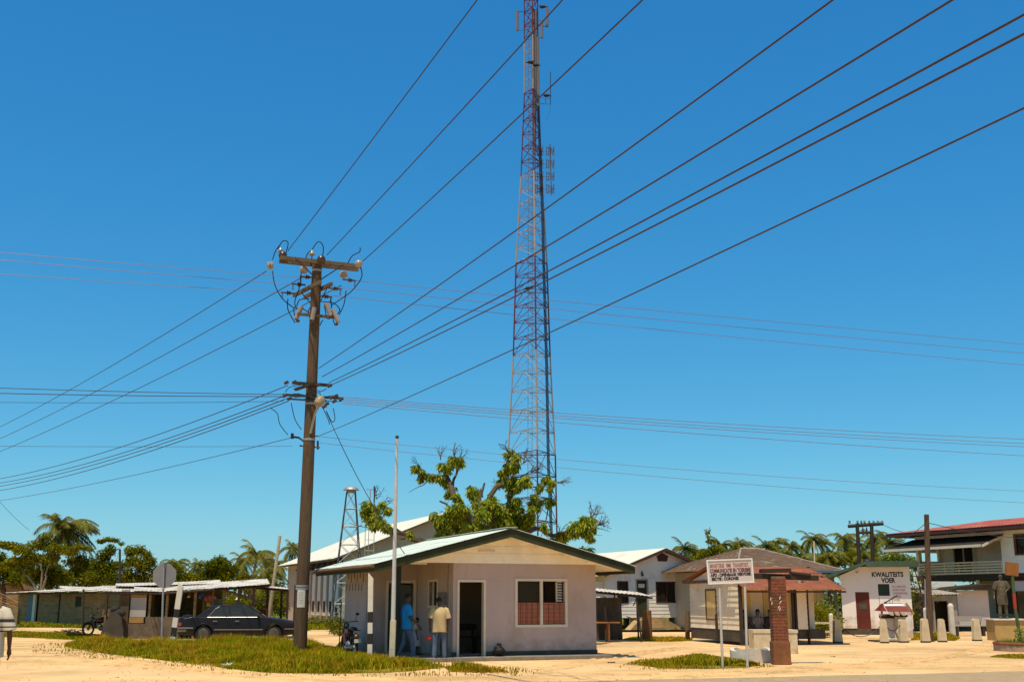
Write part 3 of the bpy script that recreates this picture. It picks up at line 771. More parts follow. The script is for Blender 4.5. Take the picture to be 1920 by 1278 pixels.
# yagi stack beside the tower
for cx in (1012, 1033):
    m = MB()
    m.tube([tloc(cx - 2, 270), tloc(cx + 1, 366)], .05, 6)
    for k in range(4):
        yc = 284 + k * 23.5
        for j in range(4):
            c = tloc(cx - 8 + j * 4, yc)
            m.tube([c + Vector((0, 0, .42)), c - Vector((0, 0, .42))], .022, 4)
            m.tube([c + Vector((0, -.35, .2)), c + Vector((0, .35, -.2))], .02, 4)
        m.tube([tloc(cx - 9, yc - 9), tloc(cx + 6, yc)], .025, 4); m.tube([tloc(cx - 9, yc + 9), tloc(cx + 6, yc)], .025, 4)
        m.tube([tloc(cx - 16, yc), tloc(cx + 6, yc)], .028, 4); m.tube([tloc(cx + 6, yc - 10), tloc(cx + 6, yc + 9)], .02, 4)
    m.build('dipole_array', mat('array_brass', (.14, .10, .075), .5, .2, 3, 0, metal=.3), tw)
m = MB(); m.tube([tloc(1032, 135), tloc(1032, 196)], .035, 6); m.tube([tloc(1014, 184), tloc(1032, 185)], .025, 5); m.tube([tloc(1014, 195), tloc(1032, 195.5)], .025, 5); m.tube([tloc(1023, 184), tloc(1023, 195)], .02, 4)
m.tube([tloc(1032, 196), tloc(1032, 210), tloc(1026, 224), tloc(1021, 226)], .008, 4)
m.build('whip_antenna', steel_dark, tw)
def bird(px, py, label, rz):
    p = P(px, py, TY - 1.0)
    t = MB()
    t.ell((0, 0, .17), (.11, .24, .13)); t.ell((0, .21, .32), (.06, .08, .07), 8, 6); t.tube([(0, .12, .2), (0, .2, .31)], [.07, .045], 8)
    t.tube([(0, .27, .32), (0, .36, .29)], [.02, .006], 6); t.box((0, -.32, .13), (.12, .26, .03), rx=.2)
    for s in (-1, 1): t.tube([(s * .04, .02, .08), (s * .04, .02, 0)], .012, 5); t.ell((s * .1, -.06, .18), (.035, .24, .1), 8, 6)
    o = t.build('vulture', black, smooth=True); o.location = p; o.rotation_euler = (0, 0, rz)
    tag(o, label, 'bird', group='vultures perched on the tower')
bird(1017, 17, 'black vulture perched by the topmost right panel antenna', 1.2)
bird(995, 121, 'black vulture on the left of the white upper tower section', -1.3)
bird(1004, 126, 'black vulture perched beside the tower centre mast', 1.4)
bird(1024, 183, 'black vulture sitting on the whip antenna bracket', 1.5)
bird(992, 544, 'black vulture resting on a low red tower strut', -1.5)
# ================================================================ utility pole
UY = 35.0
UP = G(564, 1222.5); UP = Vector((XW(566, UY), UY, 0))
up = thing('utility_pole', 'tall brown wooden utility pole with crossarms, fuses and a street lamp', 'utility pole', UP, 0)
def ul(px, py, dy=0): return P(px, py, UY + dy) - UP
zt = ZW(490, UY)
ptop = P(595, 486, UY) - UP; 
m = MB()
def pole_at(z): t_ = z / zt; return Vector((ptop.x * t_, 0, z))
m.tube([pole_at(zt * i / 12) for i in range(13)], [.205 - .05 * i / 12 for i in range(13)], 20); m.build('pole', wood_pole, up, smooth=True)
for py in (1098, 1103, 757, 824, 508): 
    m = MB(); z = ZW(py, UY); c = pole_at(z); r = .207 - .05 * z / zt
    m.lathe(c, [(r, -.03), (r + .008, -.03), (r + .008, .03), (r, .03)], 20)
    m.build('metal_band', steel, up)
z = ZW(1121, UY); c = pole_at(z); r = .205 - .05 * z / zt
m = MB(); k = 8
vs = []; 
for i in range(k + 1):
    a = math.radians(-125 + 70 * i / k)
    for zz_ in (-.26, .26): vs.append((c.x + (r + .006) * math.cos(a), (r + .006) * math.sin(a), z + zz_))
for i in range(k + 1):
    a = math.radians(-125 + 70 * i / k)
    for zz_ in (-.26, .26): vs.append((c.x + (r + .001) * math.cos(a), (r + .001) * math.sin(a), z + zz_))
o_ = 2 * (k + 1)
fs = [(2 * i, 2 * i + 2, 2 * i + 3, 2 * i + 1) for i in range(k)] + [(o_ + 2 * i, o_ + 2 * i + 1, o_ + 2 * i + 3, o_ + 2 * i + 2) for i in range(k)]
m.add(vs, fs); m.build('notice_sheet', mat('paper', (.62, .54, .46), .8, .06, 12, 0), up, fix=False)
m = MB(); 
for i in range(5): m.box((c.x - .015, -(r + .008), z + .17 - i * .075), (.13, .003, .01))
m.build('notice_print', mat('print_grey', (.35, .31, .27), .8), up)
SD = Vector((math.cos(PHI), math.sin(PHI), 0)); DD = Vector((math.sin(math.radians(35)), -math.cos(math.radians(35)), 0))
def beam(mb, c, d, L0, L1, h=.11, w=.10):
    a = math.atan2(d.y, d.x); c = Vector(c)
    mb.box(c + d * (L1 - L0) / 2, (L0 + L1, w, h), rz=a)
xarm = mat('crossarm_wood', (.13, .09, .052), .9, .3, 3, .4, fine=.2)
# top crossarm (double) along the street
ca = ul(597, 494)
m = MB()
nrm = Vector((-SD.y, SD.x, 0))
beam(m, ca - nrm * .19, SD, 1.25, 1.35, .13, .09); beam(m, ca + nrm * .19, SD, 1.22, 1.36, .13, .09)
m.build('crossarm', xarm, up, bevel=.008)
m = MB()
for s in (-1, 1):
    m.tube([ca - nrm * .24 + SD * s * .75 - Vector((0, 0, .03)), ca - nrm * .17 - Vector((0, 0, .62))], .02, 5)
m.build('arm_brace', steel_dark, up)
cb = ul(592, 540)
m = MB(); dn = Vector((-DD.y, DD.x, 0))
beam(m, cb - dn * .19, DD, 1.25, .75, .12, .09); beam(m, cb + dn * .19, DD, 1.25, .75, .12, .09); m.build('crossarm', xarm, up, bevel=.008)
m = MB()
m.tube([cb - dn * .2 - DD * .7, cb - Vector((0, 0, .55)) - dn * .12], .018, 5); m.tube([cb + dn * .2 + DD * .5, cb - Vector((0, 0, .55)) + dn * .12], .018, 5)
m.build('arm_brace', steel_dark, up)
cc = ul(588, 594)
m = MB(); beam(m, cc - nrm * .2, SD, .55, .75, .09, .08); m.build('crossarm', xarm, up, bevel=.006)
cd = ul(583, 722)
m = MB(); beam(m, cd - nrm * .21, SD, .62, .62, .09, .09); beam(m, ul(578, 727) - dn * .2, DD, .5, .45, .08, .08); m.build('crossarm', wood_dark, up, bevel=.006)
ce = ul(580, 745)
m = MB(); beam(m, ce - nrm * .21, SD, .75, .95, .07, .07); beam(m, ce - nrm * .21 - Vector((0, 0, .12)), SD, .75, .5, .05, .05); m.build('crossarm', steel_dark, up)
cf = ul(578, 825)
m = MB(); m.tube([ul(545, 818), ul(560, 820), ul(572, 828)], .035, 6); m.tube([ul(562, 835), ul(600, 838)], .03, 6); m.tube([ul(548, 822), ul(548, 812)], .05, 6); m.tube([ul(588, 816), ul(597, 817)], .03, 6)
m.tube([ul(596, 826), ul(596, 842)], .035, 6)
m.build('phone_bracket', steel_dark, up)
# strain insulators: discs
def disc(px, py, dy, r, mt, d=None, n=1):
    m = MB(); q = (d or Vector((0, -1, 0))).to_track_quat('Z', 'Y').to_matrix().to_4x4(); q.translation = ul(px, py, dy); m.M = q
    for i in range(n): m.lathe((0, 0, i * .09), [(.02, -.05), (r * .8, -.05), (r, -.015), (r * .85, .03), (r * .35, .055), (.03, .06)], 16)
    m.build('insulator', mt, up, smooth=True)
toC = Vector((.37, -.93, .05)).normalized(); toL = Vector((-.6, .8, 0)).normalized()
disc(530, 479, -.25, .13, porc_brown, toC, 2); disc(602, 487, -.25, .13, porc_brown, toC, 2); disc(672, 495, -.2, .12, porcelain, toC, 2)
disc(509, 498, .2, .14, porcelain, Vector((-.9, -.3, 0)), 2); disc(646, 514, .3, .13, porcelain, toL, 2); disc(571, 505, .3, .13, porcelain, toL, 2)
for px, py in ((526, 470), (585, 475)):
    m = MB(); c = ul(px, py, 0); m.tube([c - Vector((0, 0, .30)), c], .03, 6); m.lathe(c, [(.03, -.05), (.1, -.05), (.1, .0), (.05, .06), (.03, .10)], 14); m.build('pin_insulator', porcelain, up, smooth=True)
# small post insulators for the cross street lines
for px, py in ((575, 519), (560, 533), (540, 549), (655, 525), (628, 541), (610, 556)):
    m = MB(); c = ul(px, py); s = 1 if px > 600 else -1
    m.tube([c - SD * .22, c + SD * .22], .028, 6); m.lathe(c + SD * .0, [(.02, -.03), (.09, -.02), (.02, .05)], 10, axis='X'); m.lathe(c + SD * .07, [(.02, -.03), (.07, -.02), (.02, .05)], 10, axis='X')
    for k in range(3): m.ell(c + SD * .18 * s + Vector((0, 0, -.06 - .06 * k)), (.035, .035, .02), 8, 5)
    m.build('line_insulator', porc_brown, up, smooth=True)
# fuse cutouts / lightning arresters
for px, py, l in ((559, 586, -.10), (617, 580, .1), (631, 592, .12), (587, 588, -.04)):
    m = MB(); c = ul(px, py, -.25); q = Vector((l, 0, 0))
    m.tube([c + Vector((-l, 0, .20)), c + Vector((l * .6, 0, -.20))], .075, 10); fu = m.build('fuse_cutout', mat('fuse_grey', (.28, .235, .19), .4, .1, 4), up, smooth=True)
    m = MB(); a = c + Vector((-.09, 0, .2)); b = c + Vector((.0, 0, -.27)); m.tube([a, a + Vector((-.06, 0, -.08)), b + Vector((-.08, 0, .06)), b], .02, 6); m.ell(b, (.07, .07, .05)); m.build('fuse_holder', porc_brown, fu)
# jumpers
def crv(pts, n=10):
    pts = [Vector(p) for p in pts]; out = []
    P_ = [pts[0]] + pts + [pts[-1]]
    for i in range(1, len(P_) - 2):
        for k in range(n):
            t = k / n; p0, p1, p2, p3 = P_[i - 1:i + 3]
            out.append(.5 * ((2 * p1) + (p2 - p0) * t + (2 * p0 - 5 * p1 + 4 * p2 - p3) * t * t + (3 * p1 - p0 - 3 * p2 + p3) * t ** 3))
    out.append(pts[-1]); return out
jump = [[(511, 508), (516, 535), (530, 560), (552, 578)], [(676, 499), (678, 520), (660, 545), (640, 560), (622, 572)], [(565, 510), (561, 540), (553, 565), (556, 580)],
        [(540, 560), (540, 580), (553, 605)], [(649, 545), (645, 570), (636, 590)], [(620, 560), (622, 578)], [(600, 565), (625, 568), (637, 580), (632, 590)],
        [(556, 575), (562, 562), (580, 560)], [(521, 467), (530, 452), (540, 455), (536, 475)], [(585, 468), (597, 453), (606, 462), (605, 482)], [(652, 494), (660, 480), (674, 472), (675, 464)],
        [(511, 487), (516, 472), (524, 460)], [(572, 487), (577, 475), (584, 470)], [(558, 580), (570, 580), (585, 592)], [(600, 610), (603, 603), (606, 600)]]
m = MB()
for j in jump: m.tube(crv([ul(x, y, -.15) for x, y in j]), .017, 5)
m.build('jumper_cables', black, up)
# low voltage clutter
m = MB()
lv = [[(600, 735), (603, 745), (620, 742), (636, 745)], [(612, 770), (622, 790), (628, 785), (625, 765)], [(606, 765), (615, 785), (618, 795)], [(530, 745), (552, 738), (580, 742)], [(530, 738), (560, 744), (600, 735)],
      [(535, 735), (545, 725), (575, 720)], [(546, 755), (553, 785), (565, 805)], [(508, 765), (520, 775), (525, 795), (540, 815)], [(550, 729), (570, 724), (600, 733), (612, 728)], [(560, 750), (590, 746), (620, 752), (640, 752)]]
for j in lv: m.tube(crv([ul(x, y, -.22) for x, y in j]), .013, 5)
m.build('service_loops', black, up)
m = MB()
for px, py in ((537, 717), (552, 716), (598, 721), (618, 723), (535, 741), (543, 747), (557, 741), (622, 745), (630, 742), (640, 748), (627, 752), (613, 757), (608, 762)):
    m.tube([ul(px - 4, py + 2, -.2), ul(px + 4, py - 2, -.2)], .05, 8)
m.build('line_clamps', porc_brown, up)
# street lamp
m = MB(); m.tube(crv([ul(582, 812, -.18), ul(586, 795, -.3), ul(591, 775, -.7), ul(596, 764, -1.0)]), .035, 8); sm = m.build('lamp_arm', steel, up, smooth=True)
m = MB(); c = ul(600, 751, -1.15); q = Matrix.Translation(c) @ Matrix.Rotation(.45, 4, 'Y') @ Matrix.Rotation(-.5, 4, 'X'); m.M = q
m.lathe((0, 0, 0), [(.06, -.17), (.12, -.16), (.15, -.02), (.145, .08), (.10, .13), (.03, .15)], 18); m.build('lamp_head', mat('lamp_cover', (.30, .225, .11), .4, .1, 5), up, smooth=True)
# ================================================================ wires
wl = []
def wire(a, b, label, r=.014, sag=0.0, m_=None, cat='power line', ext=0.0, grp=None, mid=None, n=28):
    r *= .84
    a, b = Vector(a), Vector(b)
    if ext:
        b = b + (b - a) * ext; t0_ = 1 / (1 + ext); b.z += sag * 4 * (1 - t0_)
    pts = []
    for i in range(n + 1):
        t = i / n; p = a.lerp(b, t); p.z -= sag * 4 * t * (1 - t); pts.append(p)
    mb = MB(); mb.tube(pts, r, 6)
    o = mb.build('power_line' if cat == 'power line' else 'phone_line' if cat == 'phone line' else 'service_cable', m_ or wire_m)
    tag(o, label, cat, group=grp)
gT = 'high lines running up over the viewer'
wire(P(540, 470, UY), P(895, 0, 21.2), 'steepest power line rising from the left end of the top crossarm', .017, .05, ext=.6, grp=gT)
wire(P(613, 478, UY), P(1055, 0, 18.5), 'power line rising from the middle of the top crossarm', .017, .08, ext=.6, grp=gT)
wire(P(680, 490, UY), P(1205, 0, 16.3), 'power line rising from the right end of the top crossarm', .017, .10, ext=.6, grp=gT)
gL = 'low voltage lines running up to the right'
wire(P(598, 690, UY), P(1562, 0, 11), 'uppermost low voltage line climbing right from the pole', .014, .16, ext=.5, grp=gL)
wire(P(604, 706, UY), P(1786, 0, 9.5), 'second low voltage line climbing right from the pole', .014, .18, ext=.5, grp=gL)
wire(P(617, 717, UY), P(1920, 28, 8.75), 'upper of the two close low voltage lines leaving at the right edge', .014, .20, ext=.5, grp=gL)
wire(P(622, 721, UY), P(1920, 64, 8.6), 'lower of the two close low voltage lines leaving at the right edge', .014, .20, ext=.5, grp=gL)
wire(P(598, 817, UY), P(1920, 203, 8.75), 'lone phone cable climbing right below the low voltage lines', .011, .16, ext=.5, cat='phone line')
gU = 'thin upper lines of the cross street'
for i, (ly, ay, ry, ax, bx) in enumerate(((473, 521, 645, 575, 655), (487, 534, 662, 560, 628), (513, 549, 684, 540, 612))):
    w_ = ('top', 'middle', 'bottom')[i]
    wire(P(ax, ay, UY), P(0, ly, 31.5), w_ + ' of the three thin upper lines going left from the pole', .009, .04, wire_p, ext=.4, grp=gU)
    wire(P(bx, ay + 4, UY), P(1920, ry, 46), w_ + ' of the three thin upper lines going right from the pole', .010, .10, wire_p, ext=.4, grp=gU)
gB = 'receding lines descending to the left edge'
for i, (ax, ay, ly) in enumerate(((500, 508, 800), (566, 520, 822), (640, 535, 846))):
    wire(P(ax, ay, UY + .2), P(0, ly, 70), ('first', 'second', 'third')[i] + ' long line from the pole top descending to the left edge, counted from above', .017, .35, ext=.3, grp=gB)
gS = 'curving low voltage lines descending to the left edge'
for i, (ax, ay, ly) in enumerate(((540, 722, 897), (533, 742, 905), (535, 748, 911), (540, 752, 919))):
    wire(P(ax, ay, UY), P(0, ly, 62), ('top', 'second', 'third', 'bottom')[i] + ' of the four curving low voltage lines descending left', .017, .55, ext=.3, grp=gS)
gH = 'level low voltage lines at lamp height'
for i, (ay, ly) in enumerate(((739, 727), (743, 737), (752, 754))):
    wire(P(532, ay, UY), P(0, ly, 31.5), ('top', 'middle', 'bottom')[i] + ' of the level low voltage lines going left at lamp height', (.013, .015, .009)[i], .05, ext=.4, grp=gH)
for i, (ay, ry) in enumerate(((744, 823), (748, 831), (752, 837), (756, 854))):
    wire(P(640, ay, UY), P(1920, ry, 46), ('top', 'second', 'third', 'bottom')[i] + ' of the four low voltage lines going right at lamp height', .011, .22, wire_p, ext=.4, grp=gH)
wire(P(548, 836, UY), P(0, 836, 31.5), 'level thin phone line going left below the street lamp', .007, .03, cat='phone line', ext=.4)
wire(P(547, 820, UY), P(0, 938, 62), 'sagging phone line descending to the left edge', .012, .25, cat='phone line', ext=.3)
wire(P(598, 818, UY), P(1920, 920, 46), 'upper thin phone line going right behind the big tree', .008, .35, wire_p, cat='phone line', ext=.4)
wire(P(600, 830, UY), P(1920, 942, 46), 'lower thin phone line going right behind the big tree', .008, .35, wire_p, cat='phone line', ext=.4)
wire(P(612, 772, UY), P(768, 1050, 30.9), 'dark service cable sagging from the pole to the green roof edge', .014, .28, cat='service cable')
wire(P(0, 940, 80), P(55, 993, 88), 'short thin line dipping behind the palm at the left edge', .014, .1, cat='phone line')
# ================================================================ other poles
t = thing('flagpole', 'white flagpole with a thicker square lower post before the porch', 'flagpole', (P(734.7, 1242, 29.2).x, 29.2, 0))
lp = lambda px, py: P(px, py, 29.2) - Vector(t.location)
m = MB(); m.tube([lp(737, 1165), lp(744.5, 820)], [.058, .035], 10); fp = m.build('mast', mat('flagpole_grey', (.55, .50, .44), .5, .12, 3), t, smooth=True)
m = MB(); m.ell(lp(744.5, 819), (.05, .05, .05)); m.build('finial', steel_dark, t)
a, b = lp(734.7, 1242), lp(737.5, 1162)
m = MB(); m.box((a + b) / 2, (.14, .14, (b - a).length), ry=math.atan2(b.x - a.x, b.z - a.z)); m.build('base_post', mat('pale_post_paint', (.58, .47, .30), .7, .15, 4, .2, fine=.1), t, bevel=.01)
def plainpole(name, px0, py0, px1, py1, Y, r, mt, label, cat='pole', dy=0, extra=None):
    base = P(px0, 1122, Y); base.z = 0; base.x = P(px0, py0, Y).x
    top = P(px1, py1, Y + dy)
    t = MB(); t.tube([(0, 0, 0), (top - base) * .5, top - base], [r, r * .9, r * .78], 12)
    if extra: extra(t, top - base)
    o = t.build(name, mt, smooth=True); o.location = base
    return tag(o, label, cat)
plainpole('leaning_pole', 500, 1172, 525, 1004, 52, .085, wood_pale, 'thin pale pole leaning right behind the dark car')
plainpole('wooden_pole', 1744, 1203, 1737, 964, 45, .12, wood_pole, 'bare dark wooden pole before the two storey house')
plainpole('thin_white_mast', 1531, 1178, 1526, 1014, 62, .045, white_paint, 'thin white mast behind the rusty roofed hut', 'mast')
plainpole('shed_pole', 228, 1108, 225, 1029, 74, .09, wood_dark, 'dark short pole rising behind the left shed roof')
plainpole('shed_post', 155, 1180, 157, 1094, 67, .07, wood_dark, 'thin dark post standing against the grey plank shed')
plainpole('grey_post', 1739, 1190, 1736, 1085, 50, .09, steel, 'straight grey metal post close behind the wooden pole')
plainpole('brown_post', 1213, 1198, 1213, 1143, 46.5, .22, wood_brown, 'stout reddish brown timber post before the white house steps', 'post')
plainpole('brown_post', 1289, 1196, 1289, 1145, 47, .10, wood_brown, 'slim brown post at the left corner of the shuttered hut', 'post')
# H frame
Y = 80; t = thing('transformer_poles', 'dark double pole frame with crossarm standing among the palms', 'utility pole', (XW(1622, Y), Y, 0))
lt = lambda px, py: P(px, py, Y) - Vector(t.location)
for a_, b_ in ((1614, 1607), (1637, 1634)):
    m = MB(); q = lt(b_, 981); p = lt(a_, 1122); p.z = 0; m.tube([p, q], [.17, .13], 8); m.build('pole', wood_dark, t)
m = MB(); m.tube([lt(1590, 986), lt(1656, 981)], .12, 4); m.build('crossarm', wood_dark, t)
m = MB(); m.tube([lt(1611, 998), lt(1634, 997)], .09, 4); m.build('crossarm', wood_dark, t)
m = MB()
for px in (1593, 1608, 1615, 1621, 1630, 1638, 1646, 1654): c = lt(px, 981); m.lathe(c, [(.04, 0), (.09, .05), (.05, .12), (.08, .16), (.03, .24)], 8)
for px in (1618, 1625): c = lt(px, 994); m.lathe(c, [(.04, -.3), (.1, -.25), (.05, .1), (.03, .24)], 8)
m.build('insulators', porc_brown, t)
m = MB(); c = lt(1626, 1048); m.lathe(c, [(.28, -.9), (.30, -.8), (.30, -.1), (.25, 0)], 14); m.build('transformer_tank', steel_dark, t)
wire(P(1656, 983, 80), P(1745, 995, 70), 'thin line from the double pole frame to the red roofed house', .02, .3, cat='phone line')
wire(P(1742, 980, 45), P(1960, 1010, 50), 'dark cable from the bare wooden pole passing before the red roof', .016, .2, cat='service cable', ext=.2)
wire(P(1735, 981, 45), P(1683, 1018, 70), 'dark cable from the bare wooden pole down to the palms', .016, .1, cat='service cable', ext=.5)
# ================================================================ stop sign seen from behind
Y = 40; t = thing('stop_sign', 'octagonal road sign seen from its grey back on a thin pole', 'road sign', (P(303, 1208, Y).x, Y, 0))
lt = lambda px, py, dy=0: P(px, py, Y + dy) - Vector(t.location)
c = lt(308.5, 1078, .03); rr_ = .42
m = MB(); m.M = Matrix.Translation(c) @ Matrix.Rotation(.12, 4, 'Z')
m.prism([(rr_ * math.cos(PI / 8 + k * PI / 4), rr_ * math.sin(PI / 8 + k * PI / 4) * 1.03) for k in range(8)], .012, .018); m.build('sign_plate', mat('sign_back', (.27, .235, .215), .55, .08, 3, 0, metal=.2), t)
m = MB(); m.M = Matrix.Translation(c) @ Matrix.Rotation(.12, 4, 'Z'); m.bx(-.035, .035, -.012, .011, -.42, .42); m.build('stiffener', mat('stiffener_grey', (.12, .10, .09), .6), t)
m = MB(); m.tube([(0, 0, 0), lt(307.5, 1064)], .036, 8); m.build('pole', steel, t, smooth=True)
# ================================================================ striped marker posts
def marker(label, px0, py0, px1, py1, Y, w_, segs):
    base = P(px0, py0, Y); base.z = 0
    t = thing('marker_post', label, 'marker post', base, 0, 'black and white striped marker posts')
    top = P(px1, py1, Y) - base
    tot = top.z
    for nm, f0, f1 in segs:
        m = MB()
        a = top * f0; b = top * f1; l = (b - a).length
        m.M = Matrix.Translation(a) @ Vector((0, 0, 1)).rotation_difference(top.normalized()).to_matrix().to_4x4()
        if f1 == 1: m.prism([(-w_ / 2, 0), (w_ / 2, 0), (w_ / 2, l - .14), (-w_ / 2, l)], -.05, .05)
        else: m.bx(-w_ / 2, w_ / 2, -.05, .05, 0, l)
        m.build('white_band' if nm == 'w' else 'black_band', white_paint if nm == 'w' else black_paint, t, bevel=.004)
marker('striped marker post leaning beside the octagonal sign', 322, 1209, 340, 1091, 39.5, .17, [('w', 0, .17), ('b', .17, .31), ('w', .31, .46), ('b', .46, .59), ('w', .59, 1)])
marker('upright striped marker post standing left of the flagpole', 693.5, 1240, 695.5, 1074, 29.6, .12, [('b', 0, .08), ('w', .08, .22), ('b', .22, .335), ('w', .335, .455), ('b', .455, .575), ('w', .575, 1)])
# ---- helpers for a facade line seen through the camera
class Line:
    def __init__(s, px, Y, ang):
        s.o = Vector((XW(px, Y), Y, 0)); s.a = ang; s.c = math.cos(ang); s.s = math.sin(ang)
    def t(s, px, off=0):     # off: local y of the plane
        k = XW(px, 1.0); ox = s.o.x - s.s * off; oy = s.o.y + s.c * off
        return (k * oy - ox) / (s.c - k * s.s)
    def z(s, py, t, off=0): return ZW(py, s.o.y + s.s * t + s.c * off)
def flatroof_piece(mb, p0, p1, d, th=.03): pass
# ================================================================ back shed at the far left
L1 = Line(35, 81, math.radians(-50.2))
sh = thing('plank_shed', 'long grey plank shed with a blue door strip and a low zinc roof', 'shed', L1.o, L1.a)
tb = [L1.t(p) for p in (35, 53, 63, 67.5, 72, 112, 141, 152, 192)]
H = 2.0
m = MB(); m.bx(tb[0], tb[1], 0, .1, 0, H); m.bx(tb[4] + .02, tb[8], .05, .15, 0, H); m.bx(tb[0], tb[8], 5, 5.1, 0, H); m.bx(tb[0] - .1, tb[0] - .001, 0, 5, 0, H); m.bx(tb[8], tb[8] + .1, .05, 5, 0, H)
m.build('wall', wood_grey, sh)
m = MB(); siding(m, lambda z: (tb[4] + .03, tb[8]), .02, H - .05, .05, period=.21, holes=[(tb[6], tb[7], 1.15, 1.75)], lap=.02); m.build('wall_boards', wood_grey, sh)
m = MB(); m.bx(tb[1], tb[2], -.02, .08, .03, H); m.build('door', mat('blue_paint', (.085, .15, .17), .7, .15, 2, .1), sh)
m = MB(); m.bx(tb[2], tb[3], -.03, .08, .02, H); m.build('door_post', creamw, sh)
m = MB(); m.bx(tb[3], tb[4], .5, .55, 0, H); m.bx(tb[6], tb[7], .02, .045, 1.15, 1.75); m.build('opening', dark_in, sh)
m = MB(); m.bx(tb[5] - .06, tb[5] + .06, -.02, .04, 0, H); m.build('wall_post', wood_dark, sh)
m = MB()
for k in range(7):
    a = tb[0] - .8 + k * (tb[8] + 1 - tb[0]) / 7; b = tb[0] - .8 + (k + 1) * (tb[8] + 1 - tb[0]) / 7 + .1
    corr(m, (a, -.7, H + .02 + .02 * (k % 3) + .02 * k / 7), (b - a, 0, 0), (0, 6.2, .42 + .04 * (k % 2)), period=.16, amp=.012)
m.build('roof', roof_zinc, sh)
m = MB(); m.bx(tb[0] - .7, tb[8] + .2, -.60, -.52, H - .10, H - .02); 
for k in range(9): m.bx(tb[0] + k * 1.9, tb[0] + k * 1.9 + .07, -.52, 5.0, H - .005, H + .0)
m.build('roof_beam', wood_dark, sh)
# brown roofed hut at the far left edge
L2 = Line(-30, 92, math.radians(8))
t = thing('thatched_hut', 'old brown gabled hut partly cut by the left edge behind the plank shed', 'hut', L2.o, L2.a)
a0, a1 = L2.t(-30), L2.t(44); zr = ZW(1083, 92); ze = ZW(1103, 92)
m = MB(); m.bx(a0 + .4, a1 - .3, .3, 3.6, 0, ze); m.prism([(a0 + .4, ze), (a1 - .3, ze), ((a0 + a1) / 2 + 1.0, zr - .15)], .3, 3.6); m.build('wall', wood_grey, t)
m = MB(); c_ = (a0 + a1) / 2 + 1.0
for xe in (a0, a1): corr(m, (c_, 0, zr), (0, 4, 0), (xe - c_, 0, ze - zr - .05), period=.2)
m.build('roof', mat('old_brown_roof', (.22, .12, .065), .9, .3, 2, .3), t)
# stacked pale planks leaning at the left
t = thing('plank_pile', 'pile of pale planks and poles leaning beyond the striped shirt man', 'planks', (XW(8, 70), 70, 0), 0)
for k in range(6):
    m = MB(); a = P(-25 - 3 * k, 1098 + 5 * k, 70 + .12 * k) - Vector(t.location); b = P(34, 1139 + (k - 3) * 3.4, 70 + .12 * k) - Vector(t.location); a.z = max(a.z, .1); b.z = max(b.z, .08)
    m.tube([a, b], .028, 4); m.build('plank', wood_grey if k % 3 == 0 else wood_brown, t)
m = MB(); a = P(-20, 1150, 70) - Vector(t.location); m.bx(-2.2, .85, .1, .5, 0, 1.05); m.build('stack', wood_grey, t)
# ================================================================ market stall
L3 = Line(200, 48.6, math.radians(-7))
ms = thing('market_stall', 'open roadside market stall with patched zinc roof and low concrete counter wall', 'stall', L3.o, L3.a)
T = lambda px, off=0: L3.t(px, off)
m = MB()
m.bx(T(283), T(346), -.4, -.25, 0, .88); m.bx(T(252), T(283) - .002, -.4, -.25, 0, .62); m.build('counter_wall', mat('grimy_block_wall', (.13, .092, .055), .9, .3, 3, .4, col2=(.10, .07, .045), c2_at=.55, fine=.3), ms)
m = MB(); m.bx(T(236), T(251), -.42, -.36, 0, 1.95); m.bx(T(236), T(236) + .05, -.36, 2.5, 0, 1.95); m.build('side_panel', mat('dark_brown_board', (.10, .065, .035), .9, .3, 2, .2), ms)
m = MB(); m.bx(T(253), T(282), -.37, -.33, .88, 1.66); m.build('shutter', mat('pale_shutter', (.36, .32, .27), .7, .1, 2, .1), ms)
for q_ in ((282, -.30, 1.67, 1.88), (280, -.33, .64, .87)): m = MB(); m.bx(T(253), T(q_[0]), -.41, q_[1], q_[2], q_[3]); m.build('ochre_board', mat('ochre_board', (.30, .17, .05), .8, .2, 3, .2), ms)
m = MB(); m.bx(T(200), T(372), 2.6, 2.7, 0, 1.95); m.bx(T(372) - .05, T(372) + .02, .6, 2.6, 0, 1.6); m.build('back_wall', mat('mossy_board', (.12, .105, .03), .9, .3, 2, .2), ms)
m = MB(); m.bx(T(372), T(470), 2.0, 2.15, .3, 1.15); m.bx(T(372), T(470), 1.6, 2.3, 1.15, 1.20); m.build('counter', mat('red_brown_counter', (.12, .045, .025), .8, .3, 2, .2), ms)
for px, h in ((206, 1.9), (232, 1.9), (287, 1.95), (319, 1.95), (371, 2.0), (404, 2.05), (425, 2.1), (452, 2.1), (480, 2.15), (530, 2.0)):
    m = MB(); m.bx(T(px) - .045, T(px) + .045, -.30 if px < 500 else .6, -.21 if px < 500 else .69, 0, h); m.build('post', wood_grey if px % 2 else wood_brown, ms)
for px, h in ((450, 2.2), (478, 2.2), (505, 2.2)):
    m = MB(); m.bx(T(px) - .045, T(px) + .045, 3.4, 3.49, 0, h); m.build('post', wood_dark, ms)
zz = lambda py, px, off=0: L3.z(py, T(px, off), off)
m = MB()
def rsheet(x0, y0, x1, y1, yb0, yb1, off0=-.6, off1=3.8, per=.16):
    a = Vector((T(x0, off0), off0, zz(y0, x0, off0))); b = Vector((T(x1, off0), off0, zz(y1, x1, off0)))
    c = Vector((T(x0, off1), off1, zz(yb0, x0, off1)))
    corr(m, a, b - a, c - a, period=per, amp=.006, wob=.02)
rsheet(190, 1107, 262, 1108.5, 1097, 1097); rsheet(250, 1106.5, 318, 1109, 1092, 1092)
rsheet(110, 1102, 215, 1106, 1097.5, 1094, 0, 4.5); rsheet(310, 1107, 420, 1100.5, 1092, 1091); rsheet(400, 1101.5, 505, 1094, 1091, 1089, -.7, 2.0)
